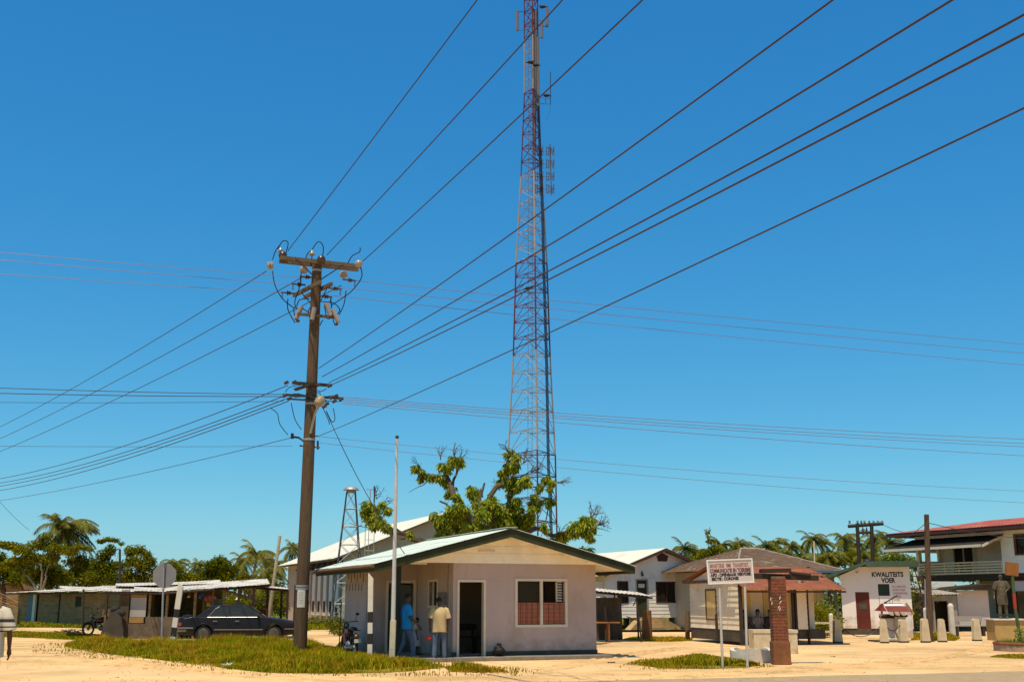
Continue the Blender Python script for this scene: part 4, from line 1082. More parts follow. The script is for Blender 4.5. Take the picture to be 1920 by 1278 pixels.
rsheet(470, 1098, 541, 1104, 1095, 1102, .2, 3.4); rsheet(215, 1098, 420, 1093, 1093, 1090, 1.5, 4.6)
m.build('roof', roof_zinc, ms)
m = MB()
for x0, y0, x1, y1, of in ((190, 1110.5, 318, 1112, -.55), (318, 1111, 505, 1097, -.6), (470, 1100.5, 540, 1106, .3), (236, 1104, 420, 1097, 2)):
    m.tube([(T(x0, of), of, zz(y0, x0, of)), (T(x1, of), of, zz(y1, x1, of))], .05, 4)
m.build('roof_beam', wood_dark, ms)
m = MB(); m.tube([(T(420), -.2, zz(1105, 420)), (T(500), -.2, zz(1130, 500))], .05, 4); m.tube([(T(480), -.2, 1.6), (T(455), -.2, 2.05)], .04, 4); m.build('brace', wood_grey, ms)
def goods(px, py, off, r, col, nm, label, k):
    p = Vector((T(px, off), off, L3.z(py, T(px, off), off)))
    q = MB()
    for i in range(k): q.ell((R.uniform(-r, r), R.uniform(-.05, .05), R.uniform(-r * .6, r * .6)), (r * .7, r * .5, r * .7), 8, 6)
    q.tube([(0, 0, 0), (0, 0, r * 2.2)], .008, 4)
    o = q.build(nm, mat(nm + '_col', col, .6, .2, 6), smooth=True); M_ = Matrix.Translation(L3.o) @ Matrix.Rotation(L3.a, 4, 'Z')
    o.location = M_ @ p; tag(o, label, 'bag')
goods(376, 1117, .2, .10, (.02, .12, .45), 'blue_bag', 'bright blue bag hanging under the stall roof', 4)
goods(390, 1120, .2, .14, (.35, .07, .06), 'red_bag', 'reddish bag hanging under the stall roof beside the blue one', 5)
goods(399, 1119, .2, .09, (.35, .22, .40), 'lilac_bag', 'small lilac bag hanging under the stall roof', 3)
goods(394, 1132, .3, .09, (.42, .33, .03), 'yellow_bag', 'yellow bag hanging below the red one in the stall', 3)
goods(354, 1118, .1, .06, (.55, .42, .1), 'small_pouch', 'tiny pale yellow pouch left of the blue bag', 2)
# wrapped sheet leaning in front of the stall
t = thing('wrapped_bundle', 'grey cloth covered bundle leaning beside the motorbike', 'bundle', (XW(216, 47.6), 47.6, 0), .2)
m = MB(); prof = [(-.45, 0), (.36, 0), (.34, .4), (.24, .85), (.05, 1.05), (-.10, .98), (-.25, .6)]
m.prism(prof, -.12, .14); m.build('cloth', mat('grey_cloth', (.065, .05, .034), .9, .2, 3, .5, fine=.1), t, bevel=.07, smooth=True)
m = MB(); m.ell((.18, .15, 1.02), (.26, .22, .18)); m.ell((-.02, .18, 1.18), (.17, .18, .14)); m.build('sack', dark_in, t, smooth=True)
# ================================================================ white timber house
L4 = Line(1141, 62, PHI)
hs_ = thing('timber_house', 'white boarded timber house on piers with a pentagon vent and dark green door', 'house', L4.o, L4.a)
T = L4.t
W4 = 6.5; zb = .62; ze = 3.05; C4 = T(1243); zr = L4.z(1028, C4)
op = [(T(1158.5), T(1177), L4.z(1129, T(1168)), L4.z(1090, T(1168))), (T(1193.5), T(1214.5), zb, L4.z(1086, T(1205))), (T(1231), T(1289), L4.z(1128, T(1260)), L4.z(1091, T(1260)))]
m = MB(); wall(m, 0, W4, zb, ze, 0, .12, op); wall(m, .12, 8.9, zb, ze, 0, .12, [], ax='X'); wall(m, .12, 8.9, zb, ze, W4 - .12, .12, [], ax='X'); wall(m, .12, W4 - .12, zb, ze, 8.9, .1)
sl4 = (zr - ze) / (C4 + .0)
m.prism([(0, ze), (W4, ze), (C4, zr - .12)], 0.001, .12); m.build('wall', boards_white, hs_)
def g4(z):
    if z <= ze: return (0, W4)
    h = (zr - .12 - z) / ((zr - .12 - ze) / C4); return (C4 - h, min(W4, C4 + h))
m = MB(); siding(m, g4, zb, zr - .15, 0, period=.19, holes=op, lap=.02); m.build('wall_boards', boards_white, hs_)
m = MB()
for xe in (-.45, W4 + .5):
    zf = zr - abs(xe - C4) * (zr - ze + .02) / C4
    corr(m, (C4, -.5, zr + .02), (0, 10, 0), (xe - C4, 0, zf - zr), period=.2)
m.build('roof', roof_cream, hs_)
m = MB()
for xe in (-.45, W4 + .5):
    zf = zr - abs(xe - C4) * (zr - ze + .02) / C4
    m.prism([(C4, zr), (xe, zf), (xe, zf - .13), (C4, zr - .15)], -.50, -.46)
    m.prism([(C4, zr - .03), (xe, zf - .03), (xe, zf - .06), (C4, zr - .07)], -.455, 9.4)
m.build('rake_board', brown_red, hs_)
m = MB(); cx = C4 + .02; zv = L4.z(1051, C4); hh = (L4.z(1032 + 4, C4) - zv); m.prism([(cx - .26, zv - .02), (cx + .26, zv - .02), (cx + .36, zv + hh * .6), (cx, zv + hh), (cx - .36, zv + hh * .6)], -.06, -.024); m.build('pentagon_vent', brown_red, hs_)
for i, (x0, x1, z0, z1) in enumerate(op):
    m = MB(); frame(m, x0 - .04, x1 + .04, z0 - (.0 if i == 1 else .04), z1 + .04, -.035, .07, .10, sill=(i != 1))
    if i == 2:
        for f in (.33, .66): m.bx(x0 + (x1 - x0) * f - .03, x0 + (x1 - x0) * f + .03, -.03, .05, z0, z1)
    o = m.build('window' if i != 1 else 'door_frame', brown_red if i != 1 else wall_grey, hs_)
    m = MB(); m.bx(x0, x1, .06, .07, z0, z1); m.build('pane' if i != 1 else 'door', glass_dk if i != 1 else green_dk, o)
    if i == 1: m = MB(); m.bx(x0 + .15, x1 - .15, .045, .058, z1 - .42, z1 - .22); m.build('door_plate', creamw, o)
m = MB(); m.tube([(T(1203), -.05, 2.95), (T(1203), -.12, 3.05), (T(1203), -.16, 2.9)], .03, 6); m.ell((T(1203), -.16, 2.86), (.07, .07, .08)); m.build('wall_lamp', steel_dark, hs_)
m = MB()
for x in (.15, 1.6, 3.2, 4.8, 6.2):
    for y in (.15, 4, 8.6): m.bx(x - .13, x + .13, y, y + .26, 0, zb - .004)
m.build('piers', concrete, hs_)
m = MB(); x0, x1 = T(1192), T(1222)
for k in range(4): m.bx(x0 - .05, x1 + .1, -1.3 + .3 * k, -1.0 + .3 * k, 0, .16 * (k + 1))
m.prism([(x1 + .1, 0), (x1 + 1.5, 0), (x1 + .5, .5), (x1 + .1, .60)], -.8, -.15); m.prism([(x0 - .05, 0), (x0 - .8, 0), (x0 - .3, .45), (x0 - .05, .55)], -.8, -.15)
m.build('steps', mat('sandy_concrete', (.44, .28, .12), .9, .2, 3, .3), hs_)
m = MB(); wall(m, -1.5, -.002, .3, 2.5, .6, .1); corr(m, (-1.7, .3, 2.62), (1.7, 0, .25), (0, 5, .5), period=.18); m.build('side_annex', roof_cream, hs_)
m = MB(); siding(m, lambda z: (-1.5, -.01), .3, 2.5, .6, period=.19); m.build('annex_boards', boards_white, hs_)
# ================================================================ lean-to stall behind the main building
L5 = Line(1112, 45, math.radians(6))
ln = thing('lean_to', 'small dark lean-to stall with a thin sheet roof on crooked posts beside the mauve building', 'stall', L5.o, L5.a)
T = L5.t
m = MB(); a = Vector((T(1114), -.5, L5.z(1107, T(1114)) + .0)); b = Vector((T(1219), -.5, L5.z(1117, T(1219)))); corr(m, a, b - a, (0, 2.6, .16), period=.16, wob=.02); m.build('roof', roof_zinc, ln)
m = MB(); m.tube([a + Vector((0, .08, -.06)), b + Vector((0, .08, -.07))], .035, 4); m.tube([a + Vector((0, 2.3, 0.03)), b + Vector((0, 2.3, .03))], .035, 4)
m.tube([(T(1183), -.4, 1.35), (T(1192), -.4, 1.7)], .025, 5); m.tube([(T(1171), -.3, .95), (T(1190), -.4, .80)], .02, 5)
m.build('roof_beam', wood_dark, ln)
for x, y, tilt in ((1193, -.4, .08), (1132, -.3, 0), (1170, 1.9, 0), (1216, 2.1, .02)):
    m = MB(); m.tube([(T(x) + tilt, y, 0), (T(x) - tilt, y, 1.68 if y < 0 else 1.8)], .035, 6); m.build('post', wood_dark, ln)
m = MB(); x0, x1 = T(1118), T(1171); k = 14
vs = []
for i in range(k + 1):
    for j in range(6):
        vs.append((x0 + (x1 - x0) * i / k, .55 + .05 * math.sin(i * 1.7 + j * .7) + .04 * math.sin(j * 2.1), .05 + j * .32))
m.add(vs, [(i * 6 + j, (i + 1) * 6 + j, (i + 1) * 6 + j + 1, i * 6 + j + 1) for i in range(k) for j in range(5)])
m.build('tarpaulin', mat('dark_tarp', (.055, .047, .035), .6, .3, 3, .3), ln, smooth=True)
t = thing('table', 'small orange brown wooden table under the lean-to', 'table', Matrix.Translation(L5.o) @ Matrix.Rotation(L5.a, 4, 'Z') @ Vector((T(1128), -.1, 0)), .1)
m = MB(); m.bx(-.5, .62, -.3, .3, .70, .745); m.build('table_top', mat('orange_wood', (.36, .14, .035), .7, .2, 3, .1), t)
for x in (-.45, .2):
    for y in (-.25, .25): m = MB(); m.bx(x - .03, x + .03, y - .03, y + .03, 0, .70); m.build('leg', mat('orange_wood', (.3, .1, .03)), t)
# ================================================================ hip roofed building
L6 = Line(1400, 57.5, PHI)
hb = thing('hip_roofed_building', 'cream building with brown shingle hip roof and blue gutter behind the rusty roofed hut', 'building', L6.o, L6.a)
T = L6.t
ze = 2.98; x1 = T(1545); x0 = -.2
ym = 3.4
zr = L6.z(1028, T(1410, ym), ym)
m = MB(); wall(m, x0, x1, 0, ze, 0, .15, [(T(1512), T(1519), .1, 2.1), (T(1470), T(1480), .1, 2.1)]); wall(m, .15, 6.8, 0, ze, x1 - .15, .15, [], ax='X'); wall(m, .15, 6.8, 0, ze, x0, .15, [], ax='X'); wall(m, x0 + .15, x1 - .15, 0, ze, 6.65, .15); m.build('wall', mat('pale_cream_wall', (.56, .45, .30), .8, .1, 1, .1), hb)
m = MB(); e0, e1, f0, f1 = T(1384, -.9), T(1590, -.9), -.9, 7.7
r0, r1 = T(1393, ym), T(1428, ym)
A, B, C, D, E, Fv = (e0, f0, ze), (e1, f0, ze), (e1, f1, ze), (e0, f1, ze), (r0, ym, zr), (r1, ym, zr)
def strips(mb, a, b, c, d, n):   # courses of shingles from eave a-b to ridge d-c
    a, b, c, d = map(Vector, (a, b, c, d))
    for i in range(n):
        t0, t1 = i / n, (i + 1.12) / n
        lift = Vector((0, 0, .028)); j = R.uniform(0, .012)
        mb.add([a.lerp(d, t0) + lift + Vector((0, 0, j)), b.lerp(c, t0) + lift, b.lerp(c, min(t1, 1)), a.lerp(d, min(t1, 1)), a.lerp(d, t0), b.lerp(c, t0)], [(0, 1, 2, 3), (4, 5, 1, 0)])
strips(m, A, B, Fv, E, 20); strips(m, B, C, Fv, Fv, 20); strips(m, C, D, E, Fv, 14); strips(m, D, A, E, E, 20)
m.build('roof', roof_shingle, hb, fix=False)
m = MB(); m.tube([A, E], .05, 5); m.tube([B, Fv], .05, 5); m.tube([E, Fv], .06, 5); m.build('ridge_tiles', mat('pale_ridge', (.34, .25, .18), .9, .3, 5), hb)
m = MB(); m.bx(e0, e1, f0 - .10, f0 + .0, ze - .10, ze + .02); m.bx(e1, e1 + .1, f0, f1, ze - .1, ze + .02); m.build('gutter', mat('blue_gutter', (.11, .17, .22), .5, .15, 3), hb)
m = MB(); m.bx(e0 + .05, e1 - .05, f0 + .05, -.002, ze - .06, ze - .03); m.bx(x1 + .002, e1 - .05, 0, f1 - .1, ze - .06, ze - .03); m.build('soffit', mat('ochre_soffit', (.40, .25, .08), .8, .15, 2), hb)
m = MB()
for a, b in ((1521, 1529), (1531, 1542)): m.bx(T(a), T(b), -.04, -.002, .1, 2.1)
m.build('yellow_door', boards_yel, hb)
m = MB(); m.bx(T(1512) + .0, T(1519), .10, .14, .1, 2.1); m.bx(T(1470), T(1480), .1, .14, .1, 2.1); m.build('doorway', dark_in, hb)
# ================================================================ rusty roofed hut
L7 = Line(1385, 41.5, math.radians(13))
ht = thing('rusty_roofed_hut', 'small white boarded hut with a shuttered window and rusty iron veranda roof', 'hut', L7.o, L7.a)
T = L7.t
HW = T(1545) ; HD = 4.6; zb = .52; ze = 2.02
# gable end faces left (runs back along local y at x=0)
shut = (2.0, 2.95, .86, 1.93)
m = MB(); wall(m, 0, HD, zb, 2.25, 0, .1, [shut], ax='X'); m.prism([(0, 2.25), (HD, 2.25), (HD / 2, 2.72)], 0.0, .1, axis='X')
wall(m, .1, HW, zb, 2.25, HD - .1, .1); wall(m, 1.2, HD - .1, zb, 2.25, HW - .1, .1, [], ax='X')
wall(m, .1, HW, zb, 2.3, .80, .1, [(T(1492, .8), T(1502, .8), zb, 1.9)])
m.build('wall', boards_old, ht)
m = MB(); siding(m, lambda z: (0, HD) if z < 2.25 else (HD / 2 - (2.72 - z) / .47 * HD / 2, HD / 2 + (2.72 - z) / .47 * HD / 2), zb, 2.68, 0, period=.2, holes=[shut], ax='X'); m.build('wall_boards', boards_old, ht)
m = MB(); m.bx(-.02, .03, shut[0] + .03, shut[1] - .03, shut[2] + .03, shut[3] - .03); sh_ = m.build('shutter', boards_yel, ht)
m = MB(); frame(m, shut[0] - .04, shut[1] + .04, shut[2] - .04, shut[3] + .04, -.045, .06, .06, ax='X'); m.build('shutter_frame', wood_brown, sh_)
m = MB(); m.bx(-.015, .1, 0, HD, .12, zb - .004); m.bx(.1, HW, .06, .14, .2, zb - .01); m.build('base_boards', plinth_m, ht)
m = MB(); m.bx(-.02, .09, -.09, 0, 0, 2.1); m.bx(T(1490), T(1493), -.02, .08, 0, 2.0); m.bx(T(1512), T(1515), -.02, .08, 0, 2.0); m.bx(T(1484) , T(1487.5), -.03, .05, 0, 2.0); m.build('veranda_posts', wood_dark, ht)
m = MB(); m.bx(T(1493.5), T(1511.5), -.01, .05, zb + .02, 2.0); pn = m.build('side_panel', boards_old, ht)
m = MB(); siding(m, lambda z: (T(1493.5), T(1511.5)), zb + .02, 2.0, -.01, period=.2); m.build('panel_boards', boards_old, pn)
m = MB(); m.bx(.1, HW, .1, .79, zb - .08, zb); m.build('veranda_floor', wood_grey, ht)
m = MB(); m.bx(.42, .80, .75, .79, .85, 1.98); m.bx(1.3, 1.75, .75, .79, .75, 1.98); m.build('yellow_shutters', boards_yel, ht)
m = MB(); m.bx(T(1468), T(1484), .15, .2, .95, 1.95); m.bx(T(1468), T(1484), .16, .19, zb, .94); m.build('yellow_panel', boards_yel, ht)
# roofs
m = MB()
fe = Vector((T(1388, -.75), -.75, 1.93)); fr = Vector((T(1568, -.75), -.75, 1.93))
bz = 2.62
corr(m, (-.25, HD / 2, 2.80), (HW + 1.0, 0, 0), (.0, HD / 2 + .35, -.55), period=.16)
corr(m, (-.05, .9, 2.44), (HW + .55, 0, 0), (0, -1.65, -.52), period=.18, wob=.02)
corr(m, (-.25, HD / 2, 2.80), (HW + .8, 0, 0), (0, -HD / 2 + .7, -.38), period=.16)
# right hip
corr(m, (HW + .5, .9, 2.42), (0, 2.4, .1), (.75, 0, -.52), period=.18)
m.add([(HW + .5, .9, 2.44), (HW + .5, -.75, 1.93), (HW + 1.22, .6, 1.93)], [(0, 1, 2)])
m.build('roof', roof_rust, ht, fix=False)
m = MB(); m.bx(-.05, HW + .5, -.72, -.66, 1.82, 1.88); m.bx(-.24, -.20, -.0, HD + .2, 2.18, 2.30); m.build('roof_beam', brown_red, ht)
m = MB(); m.box((T(1505), .1, 2.34), (.3, .12, .08), rz=.5, rx=.2); m.box((T(1500), .0, 2.28), (.06, .1, .28), rz=.2); m.build('loose_brick', concrete, ht)
m = MB(); m.tube([(-.12, 1.8, .1), (-.12, 1.8, 1.05)], .05, 6); m.build('side_post', wood_dark, ht)
# ================================================================ feed shop
L8 = Line(1578, 54, math.radians(-16))
fs_ = thing('feed_shop', 'whitewashed feed shop lettered KWALITEITS VOER with a maroon door and green roof edge', 'shop', L8.o, L8.a)
T = L8.t
x1 = T(1709); zb = .28
Z = lambda py, px=1640: L8.z(py, T(px))
dz0, dz1 = Z(1184), Z(1109)
op = [(T(1604), T(1630), dz0, dz1), (T(1647.5), T(1669), Z(1116), Z(1094))]
zl, zt_ = Z(1078, 1575), Z(1061)
xa = T(1624)
m = MB(); wall(m, 0, x1, zb, zl, 0, .14, op); m.prism([(0, zl), (x1, zl), (x1, zt_), (xa + .3, zt_), (xa - .2, zt_ - .02)], .0, .14)
wall(m, .14, 3.6, zb, zl, x1 - .14, .14, [], ax='X'); wall(m, .14, 3.6, zb, zl, 0, .14, [], ax='X'); wall(m, .14, x1 - .14, zb, zl, 3.46, .14)
m.build('wall', white_pink, fs_)
m = MB(); m.bx(-.003, x1 + .003, .03, 3.6, 0.0, zb - .003); m.build('footing', plinth_m, fs_)
m = MB(); m.bx(op[0][0], op[0][1], .04, .08, dz0, dz1); dr = m.build('door', door_red, fs_)
m = MB(); c0 = (op[0][0] + op[0][1]) / 2; m.bx(c0 - .14, c0 + .16, .03, .039, (dz0 + dz1) / 2 + .12, (dz0 + dz1) / 2 + .36); m.build('door_pane', mat('teal_patch', (.06, .075, .055), .6), dr)
m = MB(); m.bx(op[1][0], op[1][1], .04, .07, op[1][2], op[1][3]); wn = m.build('window', mat('dark_green_mesh', (.022, .04, .022), .7, .3, 20), fs_)
# roof: slope to the left, level canopy edge to the right
m = MB(); xl = T(1548, -.5); zl2 = L8.z(1082, xl, -.5); xap = T(1628, -.5); zap = L8.z(1053.5, xap, -.5); xr = T(1727, -.5)
m.prism([(xl, zl2 - .06), (xl, zl2 + .06), (xap, zap + .06), (xap, zap - .09)], -.5, 4.0)
m.bx(xap + .002, xr, -.5, 4.0, zap - .20, zap + .05); m.build('roof', mat('green_roof_edge', (.055, .085, .05), .6, .3, 2.5, .1), fs_)
m = MB(); m.box((T(1610), -.03, Z(1072)), (.10, .06, .03), ry=-.8); m.build('wall_hook', steel_dark, fs_)
sy = -.003
t1 = Z(1082); 
for txt, px, p2, py, s in (('KWALiTEiTS', 1637.5, 1697, 1080.5, .30), ('VOER', 1654.5, 1681, 1091.5, .30)):
    text_part(txt, s, fs_, (T(px), sy, Z(py)), ink_black, fit=T(p2) - T(px), offset=.012)
for k, txt in enumerate(('PLUIMVEE', 'GROEN VOER', 'VARKENSVOER', 'VEE', 'VIS')):
    text_part(txt, .135, fs_, (T(1674), sy, Z(1101 + k * 6.2)), ink_pale, fit=(.60, .56, .66, .36, .30)[k], offset=.003)
# little pitched dog house like board in front of the shop wall
# ================================================================ two storey house
L9 = Line(1727, 70, math.radians(-68))
rh = thing('two_storey_house', 'two storey cream house with a red roof, balcony and dark canopy', 'house', L9.o, L9.a)
T = L9.t; LEN = 15.0
zf = L9.z(1080, 0.0); ze = 5.35; tb_ = T(1886)
bd = 1.9
m = MB(); winr = (T(1913), T(1913) + 1.6, 3.95, 5.0)
wall(m, tb_, LEN, zf + .05, ze, 0, .15, [winr]); wall(m, 0, tb_, 4.75, ze, 0, .15); wall(m, 0, tb_, zf + .05, ze, bd, .12, [(T(1795, bd), T(1832, bd), zf + .1, 4.7)])
wall(m, 0, 9, zf + .05, ze, 0 - .15, .15, [(.3, 1.6, zf + .9, 4.5)], ax='X'); wall(m, .15, 9, zf + .05, ze, LEN - .15, .15, [], ax='X'); wall(m, .0, LEN, zf + .05, ze, 9, .15)
m.bx(tb_, tb_ + .15, .15, bd, zf + .05, ze)
m.build('upper_wall', cream, rh)
m = MB(); siding(m, lambda z: (tb_, LEN), zf + .06, ze, 0, period=.2, holes=[winr]); siding(m, lambda z: (0, tb_), 4.75, ze, 0, period=.2); m.build('wall_boards', cream, rh)
m = MB(); frame(m, winr[0] - .05, winr[1] + .05, winr[2] - .05, winr[3] + .05, -.05, .08, .1); wf = m.build('window', wood_brown, rh)
m = MB(); m.bx(winr[0], winr[1], .05, .06, winr[2], winr[3]); m.build('pane', glass_dk, wf)
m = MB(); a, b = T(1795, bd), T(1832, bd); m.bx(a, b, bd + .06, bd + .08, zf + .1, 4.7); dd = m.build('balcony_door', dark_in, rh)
m = MB(); m.bx(a - .05, a + .03, bd - .03, bd + .1, zf + .05, 4.75); m.bx((a + b) / 2 - .04, (a + b) / 2 + .04, bd - .02, bd + .08, zf + .05, 4.75); m.bx(b - .03, b + .3, bd - .03, bd + .1, zf + .05, 4.75); m.build('door_frame', creamw, dd)
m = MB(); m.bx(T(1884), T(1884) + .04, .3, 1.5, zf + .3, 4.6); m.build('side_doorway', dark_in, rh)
m = MB(); m.bx(-.15, LEN, -.02, 9, zf - .28, zf + .048); m.build('floor_slab', wood_dark, rh)
m = MB()
zr0, zr1 = L9.z(1078, 0) , L9.z(1059, 0)
for k in range(5): z = zr0 + (zr1 - zr0) * k / 4; m.bx(0, tb_ - .05, -.06, -.02, z, z + .085)
for k in range(7): x = (tb_ - .05) * k / 6; m.bx(x - .03 if k else 0, x + .03, -.018, .03, zr0 - .1, zr1 + .09)
m.build('balcony_rail', mat('cream_rail', (.78, .58, .36), .6, .08, 3), rh)
m = MB(); m.bx(0, .10, .0, .10, zf, 4.8); m.build('balcony_post', creamw, rh)
# canopy
m = MB(); c0, c1 = -.9, T(1888, -.2) ; zc1 = L9.z(1011, 0, 0); zc0 = L9.z(1029, -.5, -1.5)
m.add([(-.3, 0, zc1), (c1, 0, zc1), (c1 - .2, -1.5, zc0), (-1.3, -1.5, zc0), (-.3, 0, zc1 - .05), (c1, 0, zc1 - .05), (c1 - .2, -1.5, zc0 - .05), (-1.3, -1.5, zc0 - .05)], [(0, 1, 2, 3), (7, 6, 5, 4), (0, 4, 5, 1), (1, 5, 6, 2), (2, 6, 7, 3), (3, 7, 4, 0)])
m.add([(-.3, 0, zc1), (-1.3, -1.5, zc0), (-1.3, 3, zc0), (-.3, 3, zc1)], [(0, 1, 2, 3)])
m.build('canopy', roof_black, rh)
m = MB(); m.bx(-1.3, c1 - .2, -1.53, -1.502, zc0 - .15, zc0 + .0); m.box((c1 - .1, -.75, (zc0 + zc1) / 2 - .1), (.05, 1.7, .12), rx=math.atan2(zc1 - zc0, 1.5)); m.bx(-1.34, -1.302, -1.5, 3, zc0 - .15, zc0); m.build('canopy_trim', creamw, rh)
# roof
m = MB(); eo = -1.25; ea = -1.3; zr = ze + .12; rise = .82
ridge0 = (4.0, 4.6, zr + rise); ridge1 = (LEN + 1, 4.6, zr + rise)
corr(m, (ea + 2.6, eo, zr), (LEN + 1 - ea - 2.6, 0, 0), (0, 5.85, rise), period=.25, amp=.015)
m.add([(ea, eo, zr), (ea + 2.6, eo, zr), (ea + 2.6, 4.6, zr + rise)], [(0, 1, 2)])
m.add([(ea, eo, zr), (ea + 2.6, 4.6, zr + rise), (ea, 10.2, zr)], [(0, 1, 2)])
m.add([(ea + 2.6, 4.6, zr + rise), (LEN + 1, 4.6, zr + rise), (LEN + 1, 10.2, zr), (ea, 10.2, zr)], [(0, 1, 2, 3)])
m.build('roof', roof_red, rh, fix=False)
m = MB(); m.bx(ea, LEN + 1, eo + .02, eo + .06, zr - .22, zr - .02); m.bx(ea, ea + .05, eo + .06, 10.2, zr - .22, zr - .02); m.bx(ea + .05, LEN + 1, eo + .06, -.0, zr - .2, zr - .16); m.bx(ea + .05, -.15, .0, 9, zr - .2, zr - .16)
m.build('eave_board', brown_red, rh)
# ground floor
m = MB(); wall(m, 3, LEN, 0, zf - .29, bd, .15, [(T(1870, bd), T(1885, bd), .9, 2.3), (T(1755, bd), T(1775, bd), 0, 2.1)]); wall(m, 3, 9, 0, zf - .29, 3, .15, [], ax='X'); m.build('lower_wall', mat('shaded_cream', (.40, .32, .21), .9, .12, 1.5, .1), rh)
m = MB(); m.bx(T(1866, .8), T(1905, .8), .8, .9, .8, 2.2); m.bx(3.2, LEN, 2.2, 2.3, 0, 2.4); m.build('under_balcony_shade', dark_in, rh)  # dark sheets stand for the shade below the balcony
for x in (.1, 4.5, 9, 14): m = MB(); m.bx(x, x + .16, .02, .18, 0, zf - .285); m.build('pillar', creamw if x > 1 else wood_dark, rh)
m = MB(); m.bx(T(1904), T(1904) + 2.2, -.10, -.04, L9.z(1108, T(1910)), L9.z(1088, T(1910))); sb = m.build('wall_sign', mat('shop_sign_paint', (.62, .52, .45), .6, .06, 3), rh)
m = MB(); frame(m, T(1904) - .03, T(1904) + 2.23, L9.z(1109, T(1910)), L9.z(1087, T(1910)), -.12, .05, .09); m.build('sign_border', mat('red_border', (.4, .06, .04), .6), sb)
# white sheet fence seen under the balcony
L10 = Line(1716, 76, math.radians(4))
t = thing('white_hoarding', 'bright white metal hoarding glimpsed under the balcony behind thin trees', 'hoarding', L10.o, L10.a)
a, b = 0, L10.t(1792); z0, z1 = ZW(1103, 76), ZW(1080, 76)
m = MB(); m.bx(a, b, 0, .06, z0, z1 + .3); m.build('panel', mat('bright_sheet', (.85, .85, .80), .5, .05, 1), t)
for x in (a + .1, (a + b) / 2, b - .2): m = MB(); m.bx(x, x + .1, .07, .17, 0, z1); m.build('post', steel, t)
# white kiosk
L11 = Line(1795, 60, math.radians(4))
kk = thing('white_kiosk', 'small white boarded kiosk with a black overhanging roof below the balcony', 'kiosk', L11.o, L11.a)
T = L11.t; w_ = T(1853); z0, z1 = L11.z(1171, .5), L11.z(1106, .5)
m = MB(); m.bx(0, w_, 0, 1.8, z0, z1); m.build('wall', boards_white, kk)
m = MB(); siding(m, lambda z: (0, w_), z0, z1, 0, period=.11, lap=.008); m.build('wall_boards', mat('kiosk_boards', (.62, .52, .44), .7, .06, 2), kk)
m = MB(); m.bx(.06, w_ - .06, .08, 1.7, 0, z0 - .002); m.build('base', plinth_m, kk)
m = MB(); m.prism([(-.5, z1 + .02), (w_ + .45, z1 + .04), (w_ + .35, z1 + .35), (0.1, z1 + .18)], -.45, 2.1); m.build('roof', roof_black, kk)
# dark doorway shed beside the wooden pole
L12 = Line(1748, 58, math.radians(4))
t = thing('grey_shed', 'low grey shed with a wide black doorway between the pole and the white kiosk', 'shed', L12.o, L12.a)
T = L12.t
m = MB(); wall(m, 0, T(1793), 0, 1.75, 0, .12, [(T(1751), T(1776), 0, 1.5)]); m.bx(0, .1, .12, 2.5, 0, 1.75); m.bx(T(1793) - .1, T(1793), .12, 2.5, 0, 1.75); m.build('wall', mat('grey_block', (.28, .24, .19), .9, .2, 2, .2), t)
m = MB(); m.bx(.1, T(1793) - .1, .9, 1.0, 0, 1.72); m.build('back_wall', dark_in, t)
m = MB(); corr(m, (-.2, -.25, 1.80), (T(1793) + .4, 0, .05), (0, 2.9, .22), period=.18); m.build('roof', wall_grey, t)
# ================================================================ ministry sign
Y = 28.3
t = thing('ministry_sign', 'white board on two posts reading Ministerie van Transport', 'sign', (P(1378, 1249, Y).x, Y, 0))
lt = lambda px, py, dy=0: P(px, py, Y + dy) - Vector(t.location)
for (a, b, yy) in ((1355, 1347, 1056), (1401.5, 1395, 1054)):
    m = MB(); q = lt(a, 1249); q.z = 0; q2 = lt(b, yy, .04); m.tube([q, q2], .032, 8); m.build('post', mat('sign_post_paint', (.50, .44, .36), .5, .15, 3), t, smooth=True)
c = lt(1369, 1070.2); bw, bh = 1.105, .565; tilt = math.radians(2.3)
Mx = Matrix.Translation(c) @ Matrix.Rotation(-tilt, 4, 'Y')
m = MB(); m.M = Mx; m.bx(-bw / 2, bw / 2, -.012, .012, -bh / 2, bh / 2); bd_ = m.build('board', sign_white, t)
m = MB(); m.M = Mx; frame(m, -bw / 2 - .01, bw / 2 + .01, -bh / 2 - .01, bh / 2 + .01, -.028, .03, .045); m.build('board_frame', sign_frame, t)
rowsT = [('MINISTERIE', -.495, .100, .128, ink_fade, .36), ('VAN', -.095, .100, .128, ink_red, .115), ('TRANSPORT,', .07, .100, .128, ink_fade, .40),
         ('COMMUNICATIE EN TOERISME', -.50, -.022, .128, ink_red, 1.0), ('AFD : OPENBAAR VERVOER', -.49, -.112, .098, ink_black, 1.0), ('SECTIE : CORONIE', -.47, -.205, .098, ink_black, .66)]
for tx, x, z, s, mm, sx in rowsT:
    o = text_part(tx, s, t, (0, 0, 0), mm, fit=sx, offset=.006)
    o.data.transform(Mx @ Matrix.Translation((x, -.0135, z)))
